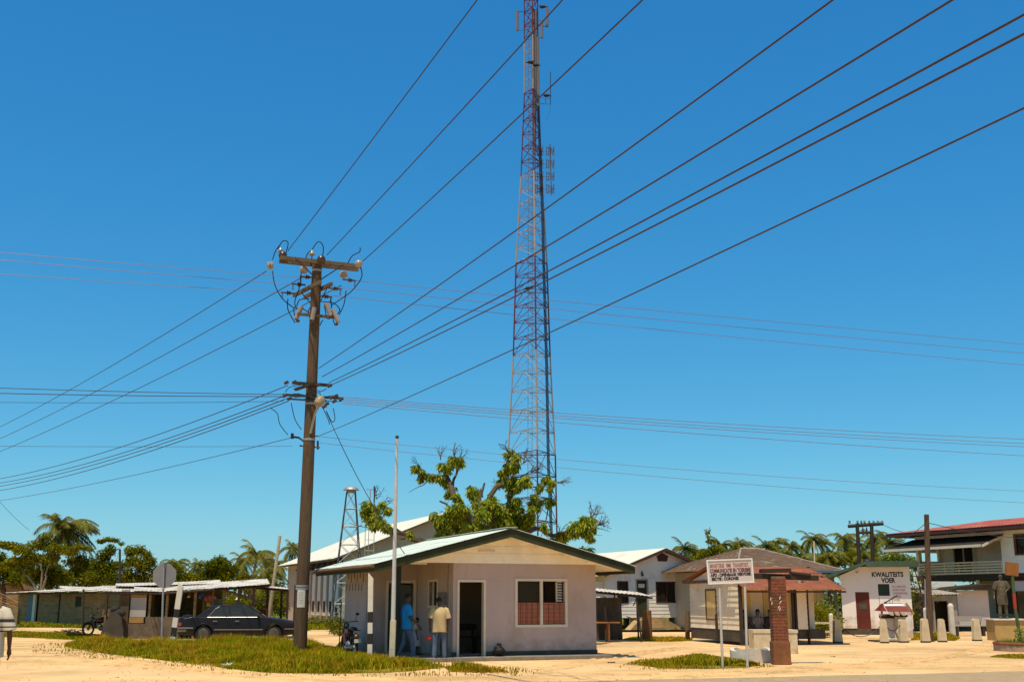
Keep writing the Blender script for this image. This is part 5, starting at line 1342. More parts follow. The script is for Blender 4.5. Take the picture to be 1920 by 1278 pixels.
# ================================================================ brick pillar with beam
Y = 29.6
t = thing('brick_pillar', 'square red brick pillar carrying a dark wooden beam', 'pillar', (XW(1458, Y), Y, 0))
lt = lambda px, py, dy=0: P(px, py, Y + dy) - Vector(t.location)
hz = ZW(1080, Y)
brick = mat('brick_red', (.215, .075, .028), .9, .25, 5, .3, col2=(.13, .05, .025), c2_at=.58, c2_w=.05, c2_scale=4, fine=.2, island=.3)
m = MB(); m.bx(-.175, .175, -.175, .175, 0, hz); m.build('mortar_core', mat('mortar', (.22, .13, .075), .95, .2, 6), t)
m = MB(); z = .55; r = 0
while z < hz - .06:
    for s in (0, 1, 2, 3):
        q = Matrix.Rotation(s * PI / 2, 4, 'Z')
        m.M = q
        off = 0 if r % 2 else .1
        xs_ = [-.19 + off, .01 + off] if r % 2 else [-.19, -.09, .11]
        cuts = [-.19, 0.0, .19] if r % 2 else [-.19, -.095, .095, .19]
        for a, b in zip(cuts, cuts[1:]): m.bx(a + .005, b - .005, -.19 + R.uniform(-.004, .004), -.172, z, z + .062)
    z += .075; r += 1
m.M = None; m.build('brickwork', brick, t)
m = MB(); m.bx(-.215, .215, -.215, .215, 0, .56); m.build('base', mat('rusty_base', (.22, .085, .03), .9, .25, 3, .3, fine=.2), t, bevel=.015)
m = MB()
a, b = lt(1415, 1078, 0), lt(1531, 1084, .25)
m.box((a + b) / 2, ((b - a).length, .30, .13), rz=math.atan2(b.y - a.y, b.x - a.x), ry=.03); m.box(lt(1453, 1069), (.75, .34, .10), ry=-.02); m.box(lt(1500, 1075, .1), (.5, .25, .06), ry=.1)
m.build('beam', wood_dark, t, bevel=.01)
m = MB()
for px, py in ((1442, 1122), (1444, 1130), (1459, 1120), (1460, 1128), (1457, 1137), (1459, 1141)): c = lt(px, py); m.box((c.x, -.1955, c.z), (.02, .004, .08), ry=R.uniform(-.6, .6))
m.build('paint_marks', mat('mark_white', (.7, .6, .55), .7), t)
# concrete troughs
t = thing('concrete_trough', 'long straight sided concrete trough behind the brick pillar', 'trough', (XW(1446, 35.5), 35.5, 0), .03)
m = MB(); l = .66; h = .70
wall(m, -l, l, 0, h - .10, -.3, .1); m.bx(-l - .02, l + .02, -.32, -.18, h - .098, h); m.bx(-l, l, .3, .4, 0, h); m.bx(-l, -l + .1, -.18, .3, 0, h - .002); m.bx(l - .1, l, -.18, .3, 0, h - .002); m.bx(-l + .1, l - .1, -.18, .3, 0, h - .2)
m.build('basin', concrete, t, bevel=.008)
t = thing('concrete_ring', 'low whitewashed concrete ring broken at its rim, beside the brick pillar foot', 'concrete ring', (XW(1404, 30.6), 30.6, 0), 0)
m = MB(); ro, ri, h = .55, .44, .33; n = 28; vs = []
for k in range(n):
    a = 2 * PI * k / n; hh = h + .03 * math.sin(a * 3) + R.uniform(-.012, .012)
    for rr2, zz_ in ((ro, 0), (ro, hh), (ri, hh), (ri, .1)): vs.append((rr2 * math.cos(a), rr2 * .8 * math.sin(a), zz_))
fs = [(4 * k + j, 4 * ((k + 1) % n) + j, 4 * ((k + 1) % n) + j + 1, 4 * k + j + 1) for k in range(n) for j in range(3)] + [tuple(4 * k + 3 for k in range(n))]
m.add(vs, fs); m.build('ring', concrete_w, t, smooth=True)
# ================================================================ bollards
def bollard_mesh():
    m = MB(); m.prism([(-.155, 0), (.155, 0), (.10, .80), (.06, .84), (-.06, .84), (-.10, .80)], -.10, .10)
    return m
b0 = None
BL = [(1571, 1205, 'at the left corner of the feed shop, chain on its right'), (1658.5, 1205, 'in front of the striped awning stand, between two chains'),
      (1694, 1204, 'right of the awning stand where the short chain ends'), (1735.5, 1204, 'just left of the leaning wooden pole'),
      (1767, 1203, 'standing alone right of the wooden pole'), (1832, 1201, 'standing in front of the white kiosk'), (1906, 1198, 'standing before the statue pedestal')]
for i, (px, py, lab) in enumerate(BL):
    g_ = G(px, py); g_.y = min(g_.y, 47.0); g_ = Vector((P(px, py, g_.y).x, g_.y, 0))
    if b0 is None:
        b0 = thing('bollard', 'tapered concrete bollard ' + lab, 'bollard', g_, .15, 'tapered concrete bollards')
        bollard_mesh().build('post', concrete, b0, bevel=.012)
        m = MB(); m.bx(-.158, .158, -.11, .11, 0, .06); m.build('foot_shadow', mat('foot_shadow_tone', (.07, .05, .035), .9, .3, 4), b0)  # dark collar paints the shadow round the bollard's foot
    else: dup(b0, 'tapered concrete bollard ' + lab, g_, R.uniform(-.25, .25), scale=(1, 1, 1 + R.uniform(-.03, .04)))
b1 = None
for i, (px, py, h, r, lab) in enumerate(((1560.5, 1196, 1.02, .095, 'slim round topped post left of the feed shop'), (1739, 1195, 1.25, .10, 'slim round topped post hiding the foot of the grey post'),
                                         (1787, 1194, 1.42, .125, 'thick domed white post left of the kiosk'), (1827, 1186, .78, .10, 'slim round topped post behind the bollard by the kiosk'))):
    g_ = G(px, py); 
    m = MB(); m.lathe((0, 0, 0), [(r, 0), (r * .96, h * .9), (r * .98, h * .93), (r * .6, h * .98), (r * .15, h)], 14)
    o = m.build('guard_post', concrete_w, smooth=True); o.location = g_; tag(o, lab, 'post')
def chain(p0, p1, sag, label):
    mb = MB(); n = 34; p0, p1 = Vector(p0), Vector(p1); pts = [p0.lerp(p1, i / n) - Vector((0, 0, sag * 4 * (i / n) * (1 - i / n))) for i in range(n + 1)]
    for i in range(n):
        c = (pts[i] + pts[i + 1]) / 2; d = (pts[i + 1] - pts[i]); L_ = d.length * .72
        q = d.to_track_quat('X', 'Z').to_matrix().to_4x4(); q.translation = c; mb.M = q @ Matrix.Rotation(PI / 2 * (i % 2), 4, 'X')
        mb.tube([(-L_, -.012, 0), (L_, -.012, 0)], .007, 4); mb.tube([(-L_, .012, 0), (L_, .012, 0)], .007, 4)
    mb.M = None
    tag(mb.build('chain', steel_dark), label, 'chain')
def bt(px, py): g_ = G(px, py); return Vector((P(px, py, g_.y).x, g_.y, .66))
chain(bt(1575, 1205), bt(1655, 1205), .42, 'long sagging chain from the leftmost bollard to the awning stand')
chain(bt(1662, 1205), bt(1690, 1204), .22, 'short chain between the two bollards at the awning stand')
# low rails left of the feed shop
t = thing('low_rail', 'low double rail fence between the hut and the slim post', 'rail', (XW(1517, 47), 47, 0), .05)
m = MB()
for z in (.28, .62): m.bx(0, 1.05, -.04, .04, z, z + .08)
m.build('rails', concrete, t)
m = MB(); m.bx(-.08, 0, -.05, .05, 0, .75); m.bx(1.05, 1.13, -.05, .05, 0, .75); m.build('posts', concrete, t)
# ================================================================ awning stand
Y = 45.2
t = thing('awning_stand', 'small round counter stand under a red and white striped sheet awning', 'stand', (XW(1669, Y), Y, 0), .0)
m = MB(); m.lathe((0, 0, 0), [(.50, 0), (.50, .12), (.44, .14), (.43, .95), (.47, .97), (.47, 1.03)], 18, sx=1, sy=.8); m.build('drum', concrete_w, t, smooth=True)
m = MB(); m.bx(-.02, .40, -.42, -.1, .55, 1.12); m.build('cabinet', mat('yellowed_panel', (.52, .40, .22), .8, .2, 3, .1), t, bevel=.01)
m = MB(); m.ell((.22, -.42, .38), (.22, .16, .28)); m.build('white_sack', mat('white_sack', (.66, .62, .55), .8, .15, 5, .6), t, smooth=True)
# base kerb
m = MB(); m.bx(-.82, .42, -.6, .5, 0, .06); m.build('base_slab', plinth_m, t)
aw_z = ZW(1142, Y) - .0
m = MB()
za, zb2, zc_ = ZW(1130, Y), ZW(1144, Y), ZW(1152, Y)
bands = [((-.38, -.1, za), (-.38, -.34, za - .10)), ]
def awn(mb, f0, f1, z0, z1, y0, y1, x0, x1, g0, g1):
    mb.add([(x0, y0, z0), (x1, y0, z0), (g1, y1, z1), (g0, y1, z1), (x0, y0, z0 - .02), (x1, y0, z0 - .02), (g1, y1, z1 - .02), (g0, y1, z1 - .02)], [(0, 1, 2, 3), (7, 6, 5, 4), (0, 4, 5, 1), (1, 5, 6, 2), (2, 6, 7, 3), (3, 7, 4, 0)])
m = MB(); awn(m, 0, 0, za - .02, za - .10, -.15, -.40, -.34, .40, -.36, .46); m.build('awning_white', mat('awning_white', (.75, .70, .62), .5, .05, 3), t)
m = MB(); awn(m, 0, 0, za - .10, zb2 - .02, -.40, -.62, -.36, .46, -.33, .55); 
m.add([(-.38, -.15, za), (-.36, -.62, zb2 - .02), (-.66, .0, zb2)], [(0, 1, 2)]); m.add([(-.38, -.15, za), (.42, -.15, za), (.42, .35, za - .1), (-.38, .35, za - .1)], [(0, 1, 2, 3)])
m.build('awning_red', mat('awning_red', (.20, .03, .012), .5, .15, 3), t, fix=False)
m = MB()
for k in range(4):
    x0 = -.32 + k * .225
    m.prism([(x0, zb2 - .03), (x0 + .19, zb2 - .03), (x0 + .21, zc_ - .02), (x0 + .07, zc_ + .0)], -.64, -.625)
m.build('awning_valance', mat('awning_valance', (.55, .40, .30), .6, .1, 3), t)
m = MB()
for k in range(6): m.ell((-.38 + k * .16, -.40 + .04 * (k % 2), zc_ - .03), (.10, .12, .05), 8, 6)
m.bx(-.42, .42, -.4, .2, zc_ - .12, zc_ - .03); m.build('hanging_goods', black, t)
m = MB(); m.bx(-.05, .05, -.05, .05, 1.0, za - .05); m.bx(-.35, -.29, .1, .16, 1.0, za - .1); m.bx(.3, .36, .1, .16, 1.0, za - .1); m.build('posts', wood_grey, t)
m = MB(); m.tube([(-.20, 0, ZW(1129, Y)), (.28, 0, ZW(1115.5, Y))], .028, 6); m.tube([(-.02, 0, za - .02), (-.02, 0, ZW(1124, Y))], .01, 4); m.tube([(.08, 0, za - .02), (.08, 0, ZW(1121, Y))], .01, 4); m.ell((-.2, 0, ZW(1129, Y)), (.05, .05, .05), 8, 6)
m.tube([(-.39, .1, za - .1), (-.39, .1, za + .25)], .008, 4)
m.build('tilted_bar', steel_dark, t)
t = thing('pitched_board', 'small white board with a tan pitched frame right of the awning stand', 'board', (XW(1697, 46.5), 46.5, 0))
m = MB(); m.prism([(-.25, .1), (.22, .1), (.22, 1.15), (.04, 1.40), (-.25, 1.1)], 0, .05); m.build('panel', white_pink, t)
m = MB(); m.tube([(-.30, -.03, 1.10), (.03, -.03, 1.45), (.26, -.03, 1.08)], .032, 4); m.bx(.2, .3, -.06, .0, .98, 1.10); m.build('pitched_frame', mat('tan_wood', (.42, .27, .10), .8, .1, 4), t)
# ================================================================ statue and pedestal
Y = 46.5
t = thing('statue_pedestal', 'ochre pedestal with a pale slab top and a white front stripe', 'pedestal', (XW(1882, Y), Y, 0), 0)
hp = ZW(1159, Y)
m = MB(); m.bx(-.60, .60, -.35, .5, 0, hp - .06); m.build('block', mat('ochre_block', (.42, .27, .09), .85, .15, 2, .1, fine=.08), t, bevel=.01)
m = MB(); m.bx(-.65, .65, -.42, .55, hp - .058, hp); m.build('top_slab', concrete_w, t, bevel=.01)
# orange sign on green post
Y2 = 37.5
t = thing('orange_sign_post', 'plain rusty orange sign box on a leaning green post with a red band', 'sign post', (P(1913, 1200, Y2).x, Y2, 0))
lt = lambda px, py, dy=0: P(px, py, Y2 + dy) - Vector(t.location)
m = MB(); m.tube([(0.02, 0, 0), lt(1903.5, 1140)], [.058, .055], 8); m.tube([lt(1901, 1112), lt(1897.5, 1074)], .053, 8); m.build('post', mat('green_post_paint', (.06, .085, .035), .6, .2, 4), t, smooth=True)
m = MB(); m.tube([lt(1903.5, 1140), lt(1901, 1112)], .056, 8); m.build('red_band', mat('red_band_paint', (.35, .04, .012), .5, .1, 4), t, smooth=True)
m = MB(); m.box(lt(1897, 1066), (.40, .12, .42), ry=.12); m.build('sign_box', mat('rusty_orange', (.26, .095, .018), .7, .2, 4, .1), t, bevel=.01)
# planter
t = thing('round_planter', 'low round brick planter with weeds at the right edge', 'planter', (XW(1938, 37.2), 37.2, 0))
m = MB(); m.lathe((0, 0, 0), [(1.32, 0), (1.32, .20)], 30); m.build('rim', mat('planter_rim', (.36, .25, .16), .9, .2, 3, .3), t)
m = MB(); m.torus((0, 0, .23), 1.29, .055, 36, 6, 'Z'); m.build('brick_edge', brick, t)
m = MB(); rr2 = random.Random(5)
for k in range(900):
    a = rr2.uniform(0, 2 * PI); q = 1.2 * math.sqrt(rr2.random()); h = rr2.uniform(.05, .22) * (2.2 if rr2.random() < .06 else 1)
    c = Vector((q * math.cos(a), q * math.sin(a), .19)); d = Vector((rr2.uniform(-.06, .06), rr2.uniform(-.06, .06), h)); w2 = Vector((rr2.uniform(-.02, .02), .015, 0))
    m.add([c - w2, c + w2, c + d], [(0, 1, 2)])
pw = m.build('weeds', leaf_bright, t, fix=False); pw['kind'] = 'stuff'
# bench before kiosk
t = thing('park_bench', 'low grey bench standing in front of the white kiosk', 'bench', (XW(1812, 52), 52, 0), .05)
m = MB(); m.bx(-.72, .72, -.2, .2, .42, .48); m.build('seat', wall_grey, t)
m = MB(); m.bx(-.72, .72, .18, .22, .62, .85); m.build('backrest', wall_grey, t)
for s in (-.6, .6): m = MB(); m.bx(s - .05, s + .05, -.18, .22, 0, .42); m.bx(s - .03, s + .03, .17, .215, .48, .62); m.build('leg', wood_dark, t)
# ================================================================ small props
t = thing('rubbish_bag', 'black knotted rubbish bag against the front wall right of the doorway', 'bag', Matrix.Translation((-1.585, 31.4, 0)) @ Matrix.Rotation(PHI, 4, 'Z') @ Vector((1.24, -.25, .102)))
m = MB(); m.ell((0, 0, .12), (.17, .14, .13), 14, 10); m.ell((-.02, 0, .20), (.12, .1, .09), 10, 8)
for k in range(8): a = k * .8; m.tube([(0, 0, .24), (.06 * math.cos(a), .05 * math.sin(a), .31 + .02 * (k % 3))], [.035, .012], 5)
m.build('bag', mat('black_plastic', (.012, .010, .008), .55, .3, 8, .8, spec=.2), t, smooth=True)
t = MB()
for k in range(26): t.tube([(R.uniform(-.8, .8), R.uniform(-.2, .2), R.uniform(0, .1)), (R.uniform(-.8, .8), R.uniform(-.2, .2), R.uniform(.02, .22))], .018, 4)
o = t.build('branch_pile', bark); o.location = G(133, 1187); tag(o, 'small heap of dry branches lying on the left turf', 'branches')
t = MB()
for k in range(9): c = Vector((R.uniform(-.28, .28), R.uniform(-.1, .1), R.uniform(.02, .16))); t.add([c + Vector((R.uniform(-.13, .13), R.uniform(-.05, .05), R.uniform(-.03, .07))) for _ in range(5)], [(0, 1, 2), (0, 2, 3), (1, 3, 4)])
o = t.build('paper_litter', mat('litter_white', (.75, .7, .62), .7, .1, 5), fix=False); o.location = G(422, 1251); o.scale = (.55, .55, .55); tag(o, 'crumpled white litter caught in the verge grass below the car', 'litter')
for i, (px, py, s) in enumerate(((1705, 1241, .5), (1560, 1230, .25), (1180, 1212, .3), (1145, 1242, .4), (1160, 1227, .35), (300, 1247, .3), (1245, 1258, .2))):
    mb = MB()
    for k in range(5): mb.ell((R.uniform(-.25, .25) * s, R.uniform(-.2, .2) * s, .01), (R.uniform(.05, .12) * s, R.uniform(.05, .1) * s, R.uniform(.03, .06) * s), 7, 5)
    o = mb.build('pebbles', bark if i % 2 else concrete); o.location = G(px, py); tag(o, ('handful of small dark stones on the sand right of the planter side', 'small pale clods on the sand before the feed shop', 'pale clods on the sand beside the lean-to', 'dark clods on the sand right of the building corner', 'pale clods on the sand below the corner shadow', 'dark clods on the sand left of the verge grass', 'tiny pale stones near the road under the ministry sign')[i], 'stones')
t = MB()
for (px, py) in ((90, 1160),): pass
# bushes
def leafball(mb, c, r, n, ls, rr, droop=0.0, asp=.4, shell=.5):
    c = Vector(c)
    for i in range(n):
        u = Vector((rr.gauss(0, 1), rr.gauss(0, 1), rr.gauss(0, 1))).normalized()
        q = (shell + (1 - shell) * rr.random()) ** 1.0 * (1 + .18 * mn.noise(u * 2.3 + c))
        p = c + Vector((u.x * r[0], u.y * r[1], u.z * r[2])) * q
        d = Vector((rr.uniform(-1, 1), rr.uniform(-1, 1), rr.uniform(-1, .6) - droop * 1.6)) + u * .5; d.normalize()
        l = ls * rr.uniform(.6, 1.25); w2 = d.cross(Vector((rr.uniform(-1, 1), rr.uniform(-1, 1), rr.uniform(-1, 1)))).normalized() * l * asp * .5
        a = p; b = p + d * l * .5; e = p + d * l - Vector((0, 0, l * .2 * droop))
        o = len(mb.v); mb.v += [a, b - w2, e, b + w2]; mb.f.append((o, o + 1, o + 2, o + 3)); mb.m.append(0)
def bush(px, Y, r, h, m_, label, n=900, ls=.12, seed=1):
    rr = random.Random(seed)
    t = thing('bush', label, 'bush', (XW(px, Y), Y, 0))
    mb = MB()
    for k in range(6):
        a = rr.uniform(0, 2 * PI); leafball(mb, (r * .45 * math.cos(a), r * .4 * math.sin(a), h * rr.uniform(.35, .62)), (r * .6, r * .55, h * .42), n // 6, ls, rr)
    mb.build('foliage', m_, t, fix=False)
    mb = MB()
    for k in range(5): a = rr.uniform(0, 2 * PI); mb.tube([(0, 0, 0), (r * .3 * math.cos(a), r * .3 * math.sin(a), h * .3), (r * .6 * math.cos(a), r * .5 * math.sin(a), h * .65)], [.03, .02, .008], 5)
    mb.build('stems', bark, t)
bush(517, 56, .62, .9, leaf_bright, 'round bright green bush right of the dark car', 1800, .10, 3)
bush(1535, 50, .9, 1.5, leaf_mid, 'dark leafy shrub behind the low rail', 1300, .16, 4)
bush(1541, 52, .5, 1.75, leaf_bright, 'yellow green shrub against the yellow doors', 800, .13, 5)
bush(625, 60, .9, .8, leaf_dark, 'low dark bush by the warehouse side wall', 900, .12, 6)
bush(590, 72, 1.2, .6, leaf_mid, 'flat green shrub at the warehouse foot', 900, .12, 7)
bush(1718, 60, 1.4, 2.2, leaf_mid, 'thin dark shrub right of the feed shop wall', 1500, .16, 8)
bush(1700, 66, 1.6, 1.3, leaf_bright, 'sunlit green shrub behind the feed shop corner', 1500, .16, 9)
bush(640, 52, .5, .45, leaf_dark, 'small weed clump left of the parked motorbike', 500, .10, 10)
bush(1912, 37, .25, .8, leaf_bright, 'upright weed at the foot of the orange sign post', 260, .10, 11)
# bare thin tree by wooden pole
rr = random.Random(9)
t = thing('bare_tree', 'thin bare branched tree between the feed shop and the wooden pole', 'tree', (XW(1727, 56), 56, 0))
mb = MB(); mb.tube([(0, 0, 0), (.1, 0, 1.2), (0, .1, 2.2), (-.2, 0, 3.0)], [.07, .06, .04, .02], 6)
for k in range(26):
    z = rr.uniform(.9, 2.9); a = rr.uniform(0, 2 * PI); l = rr.uniform(.4, 1.1)
    p0 = Vector((0, 0, z)); p1 = p0 + Vector((math.cos(a) * l, math.sin(a) * l * .6, rr.uniform(-.1, .5) * l)); mb.tube([p0, (p0 + p1) / 2 + Vector((0, 0, .08)), p1], [.025, .017, .007], 4)
    for j in range(3): q = p1 + Vector((rr.uniform(-.3, .3), rr.uniform(-.2, .2), rr.uniform(-.2, .3))); mb.tube([p0.lerp(p1, rr.uniform(.4, .9)), q], [.010, .005], 3)
mb.build('branches', bark, t)
mb = MB()
for k in range(10): leafball(mb, (rr.uniform(-.9, .9), rr.uniform(-.5, .5), rr.uniform(1.3, 2.9)), (.25, .2, .2), 30, .10, rr)
mb.build('leaves', leaf_mid, t, fix=False)
# ================================================================ pruned mango tree
TYm = 43.0
mt = thing('pruned_tree', 'heavily pruned tree with leafy tufts on bare limbs rising behind the mauve building', 'tree', (XW(903, TYm), TYm, 0))
rr = random.Random(21)
def dep(px, py): return 1.6 * mn.noise((px * .021, py * .017, 3.3)) * 1.6
def tl(px, py, d=0): return P(px, py, TYm + dep(px, py) + d) - Vector(mt.location)
def limb(mb, pts, r0, r1, n=7):
    q = crv([tl(x, y) for x, y in pts], 5); k = len(q) - 1
    q = [p + Vector((mn.noise(p * 1.3), 0, mn.noise(p * 1.7 + Vector((5, 0, 0))))) * .06 for p in q]
    mb.tube(q, [r0 + (r1 - r0) * i / k for i in range(k + 1)], n)
mb = MB()
tr = [Vector((0, 0, -.05)), Vector((.05, 0, 1.4)), tl(902, 1030)]; mb.tube(crv(tr, 5), [.42 - .012 * i for i in range(11)], 10)
LM = [([(902, 1040), (895, 1000), (872, 960), (852, 935), (846, 912), (838, 893), (828, 878)], .26, .08), ([(850, 925), (850, 905), (856, 885), (857, 868), (862, 858)], .10, .04),
      ([(838, 893), (815, 893), (798, 890), (786, 878)], .07, .03), ([(802, 896), (794, 908), (780, 914), (766, 921)], .03, .012), ([(848, 955), (836, 944), (824, 939)], .07, .05),
      ([(902, 1030), (918, 985), (915, 945), (928, 918), (942, 908), (952, 890), (958, 862), (960, 846)], .22, .05), ([(945, 905), (965, 895), (980, 890), (995, 880), (1002, 872)], .06, .015),
      ([(903, 1020), (898, 960), (899, 930), (906, 918), (910, 906)], .15, .05), ([(905, 1035), (955, 1010), (975, 975), (955, 935), (962, 915)], .16, .05), ([(975, 975), (995, 955), (1002, 930), (1012, 925)], .09, .03),
      ([(905, 1045), (860, 1035), (800, 1018), (765, 1003), (735, 992), (712, 980), (698, 965), (690, 950)], .2, .05), ([(765, 1003), (750, 994), (742, 988)], .08, .03), ([(712, 980), (703, 960), (701, 935), (702, 912)], .06, .035),
      ([(905, 1040), (960, 1020), (1005, 990), (1035, 1005), (1065, 995), (1090, 985), (1112, 975)], .18, .05), ([(1000, 990), (1020, 985), (1030, 950), (1036, 930), (1030, 905)], .05, .02), ([(985, 915), (1010, 912), (1030, 908), (1048, 902), (1060, 910)], .045, .012),
      ([(1112, 975), (1122, 965), (1118, 950)], .03, .008), ([(1105, 985), (1125, 990), (1143, 996)], .03, .008), ([(1100, 990), (1118, 1000), (1130, 1002)], .02, .007), ([(1095, 1010), (1090, 1000)], .02, .01),
      ([(680, 985), (670, 990), (660, 1004)], .03, .01), ([(700, 985), (688, 988), (672, 986), (655, 980)], .03, .01), ([(820, 995), (815, 985)], .05, .03), ([(750, 1010), (770, 1012), (790, 1020)], .05, .02)]
for pts, a, b in LM: limb(mb, pts, a * .62, b * .7)
# bare twigs
def twigs(px, py, n, up, spread, seed):
    r2 = random.Random(seed)
    for k in range(n):
        x, y = px, py; pts = [(x, y)]; ang = -PI / 2 + r2.uniform(-spread, spread) + up
        for j in range(4): x += math.cos(ang) * r2.uniform(5, 9); y += math.sin(ang) * r2.uniform(5, 9); ang += r2.uniform(-.5, .5); pts.append((x, y))
        q = [tl(a, b) for a, b in pts]; mb.tube(q, [.018, .014, .011, .008, .006], 4)
        for j in (1, 2, 3):
            for _ in range(2):
                a2 = ang + r2.uniform(-1.1, 1.1); x2, y2 = pts[j]; mb.tube([q[j], tl(x2 + math.cos(a2) * 8, y2 + math.sin(a2) * 8)], [.008, .005], 3)
twigs(826, 862, 3, .05, .2, 1); twigs(851, 856, 3, .05, .25, 2); twigs(860, 862, 2, .5, .3, 3); twigs(981, 868, 5, .6, .5, 4); twigs(995, 885, 5, .9, .6, 5); twigs(1108, 970, 7, .4, .6, 6)
twigs(1118, 985, 7, 1.2, .6, 7); twigs(706, 935, 3, .2, .6, 8); twigs(716, 950, 3, .6, .6, 9); twigs(790, 880, 2, -.5, .4, 10); twigs(1045, 905, 3, 1.3, .4, 11); twigs(925, 925, 2, .4, .4, 12); twigs(845, 970, 2, -.9, .3, 13); twigs(955, 850, 3, -.3, .5, 14); twigs(1050, 1000, 2, .2, .5, 15)
mb.build('branches', bark, mt, smooth=True)
CL = [(690, 948, 13), (684, 960, 11), (700, 955, 12), (694, 972, 13), (706, 968, 12), (716, 980, 10), (728, 988, 9), (738, 994, 8), (718, 945, 7), (726, 955, 8), (702, 985, 8), (771, 1003, 7), (766, 996, 5),
      (781, 878, 8), (790, 884, 8), (800, 890, 7), (809, 893, 8), (824, 893, 9), (834, 900, 9), (840, 908, 7), (828, 872, 9), (838, 878, 9), (846, 866, 8), (862, 868, 9), (862, 860, 6), (850, 858, 6), (840, 924, 7), (856, 930, 8), (848, 915, 6), (790, 898, 5), (862, 936, 5),
      (815, 966, 9), (825, 975, 12), (838, 968, 12), (846, 955, 10), (858, 950, 11), (870, 955, 11), (862, 968, 14), (878, 968, 15), (848, 984, 12), (866, 990, 15), (888, 985, 16), (872, 1003, 12), (828, 990, 9), (838, 1000, 7),
      (905, 965, 15), (915, 945, 12), (922, 935, 10), (930, 950, 13), (925, 970, 17), (945, 960, 14), (942, 978, 17), (960, 945, 12), (968, 938, 9), (962, 965, 14), (975, 975, 14), (988, 972, 12), (982, 985, 12), (960, 992, 14), (908, 992, 16), (930, 995, 15), (995, 982, 7), (975, 955, 8),
      (885, 918, 9), (895, 921, 8), (891, 932, 9), (893, 945, 9), (900, 955, 9), (882, 925, 6), (1002, 930, 7), (1000, 942, 8), (997, 953, 7), (996, 963, 6), (995, 972, 6), (1012, 940, 6), (1008, 952, 4),
      (950, 850, 6), (958, 845, 6), (968, 856, 8), (958, 868, 10), (950, 878, 9), (963, 880, 8), (946, 893, 9), (938, 903, 8), (952, 905, 9), (965, 900, 10), (978, 903, 9), (990, 905, 7), (958, 915, 8), (970, 915, 6), (955, 925, 6), (968, 872, 7), (940, 885, 6), (985, 895, 6),
      (1023, 898, 6), (1034, 904, 6), (1014, 910, 6), (1030, 914, 5), (1028, 895, 5), (1010, 916, 4), (1036, 940, 5), (1028, 946, 4), (1018, 985, 6), (1024, 992, 4), (1026, 935, 4),
      (1042, 1012, 8), (1052, 1004, 10), (1062, 1000, 9), (1055, 1014, 7), (1072, 992, 9), (1080, 984, 10), (1088, 992, 11), (1098, 984, 11), (1108, 975, 10), (1100, 1000, 9), (1108, 1008, 6), (1094, 972, 7), (1078, 1000, 7), (1105, 1030, 6), (1095, 1028, 5), (1112, 990, 6), (820, 1003, 5)]
mb = MB()
for x, y, r in CL:
    s = TYm / 2080.0; r = r * .94
    c = tl(x, y) + Vector((0, rr.uniform(-.25, .25), 0)); R_ = r * s * 1.12
    leafball(mb, c, (R_ * .95, R_ * 1.1, R_ * .9), int(60 + 2.6 * r * r), .165, rr, droop=.6, asp=.32, shell=.15)
mb.build('leaves', leaf_mango, mt, fix=False)
# ================================================================ palms
def make_palm(label, H, seed, fl=2.6, nf=18, lean=.6, wind=.35):
    rr = random.Random(seed)
    t = thing('coconut_palm', label, 'palm tree', (0, 0, 0))
    top = Vector((lean, rr.uniform(-.3, .3), H))
    mb = MB(); pts = [Vector((lean * (i / 8) ** 1.7, top.y * i / 8, H * i / 8)) for i in range(9)]
    mb.tube(pts, [.20 - .012 * i for i in range(9)], 8); mb.build('trunk', bark_pale, t, smooth=True)
    mb = MB(); cm = MB()
    for f in range(nf):
        a = 2 * PI * f / nf * 1.0 + rr.uniform(-.25, .25) ; el = rr.uniform(-.6, 1.1) if f % 3 else rr.uniform(.5, 1.2)
        d = Vector((math.cos(a) * math.cos(el), math.sin(a) * math.cos(el), math.sin(el)))
        L_ = fl * rr.uniform(.8, 1.1); n = 16; p = top.copy(); rach = [p.copy()]
        seg = L_ / n
        for i in range(n):
            d = (d + Vector((wind * .07, 0, -.105 * (1 + .4 * i / n)))).normalized(); p = p + d * seg; rach.append(p.copy())
        mb.tube([rach[i] for i in range(0, n + 1, 2)], [.035 - .0035 * i for i in range(n // 2 + 1)], 4, cap=False)
        for i in range(2, n + 1):
            dd = (rach[i] - rach[i - 1]).normalized(); sd = dd.cross(Vector((0, 0, 1)))
            if sd.length < .05: sd = Vector((1, 0, 0))
            sd.normalize()
            ll = .62 * fl / 2.6 * math.sin(PI * min((i + 1.5) / (n + 2), 1)) ** .6 + .12
            for s in (-1, 1):
                for h_ in (0, .5):
                    b = rach[i - 1].lerp(rach[i], h_); e = b + sd * s * ll * .72 + dd * ll * .5 - Vector((0, 0, ll * rr.uniform(.3, .75)))
                    w2 = dd * .045 * fl / 2.6
                    o = len(mb.v); mb.v += [b - w2, b + w2, e]; mb.f.append((o, o + 1, o + 2)); mb.m.append(0)
    cr = mb.build('crown', leaf_palm, t, fix=False)
    mb = MB()
    for k in range(6): a = k * 1.05; mb.ell(top + Vector((.2 * math.cos(a), .2 * math.sin(a), -.18)), (.12, .12, .15), 6, 5)
    mb.build('coconuts', mat('coconut', (.16, .13, .04), .7, .2, 4), t)
    return t
def place_palm(px, ptop, Y, label, proto, s=1.0, rz=0.0):
    """crown centre at pixel (px, ptop)"""
    pass
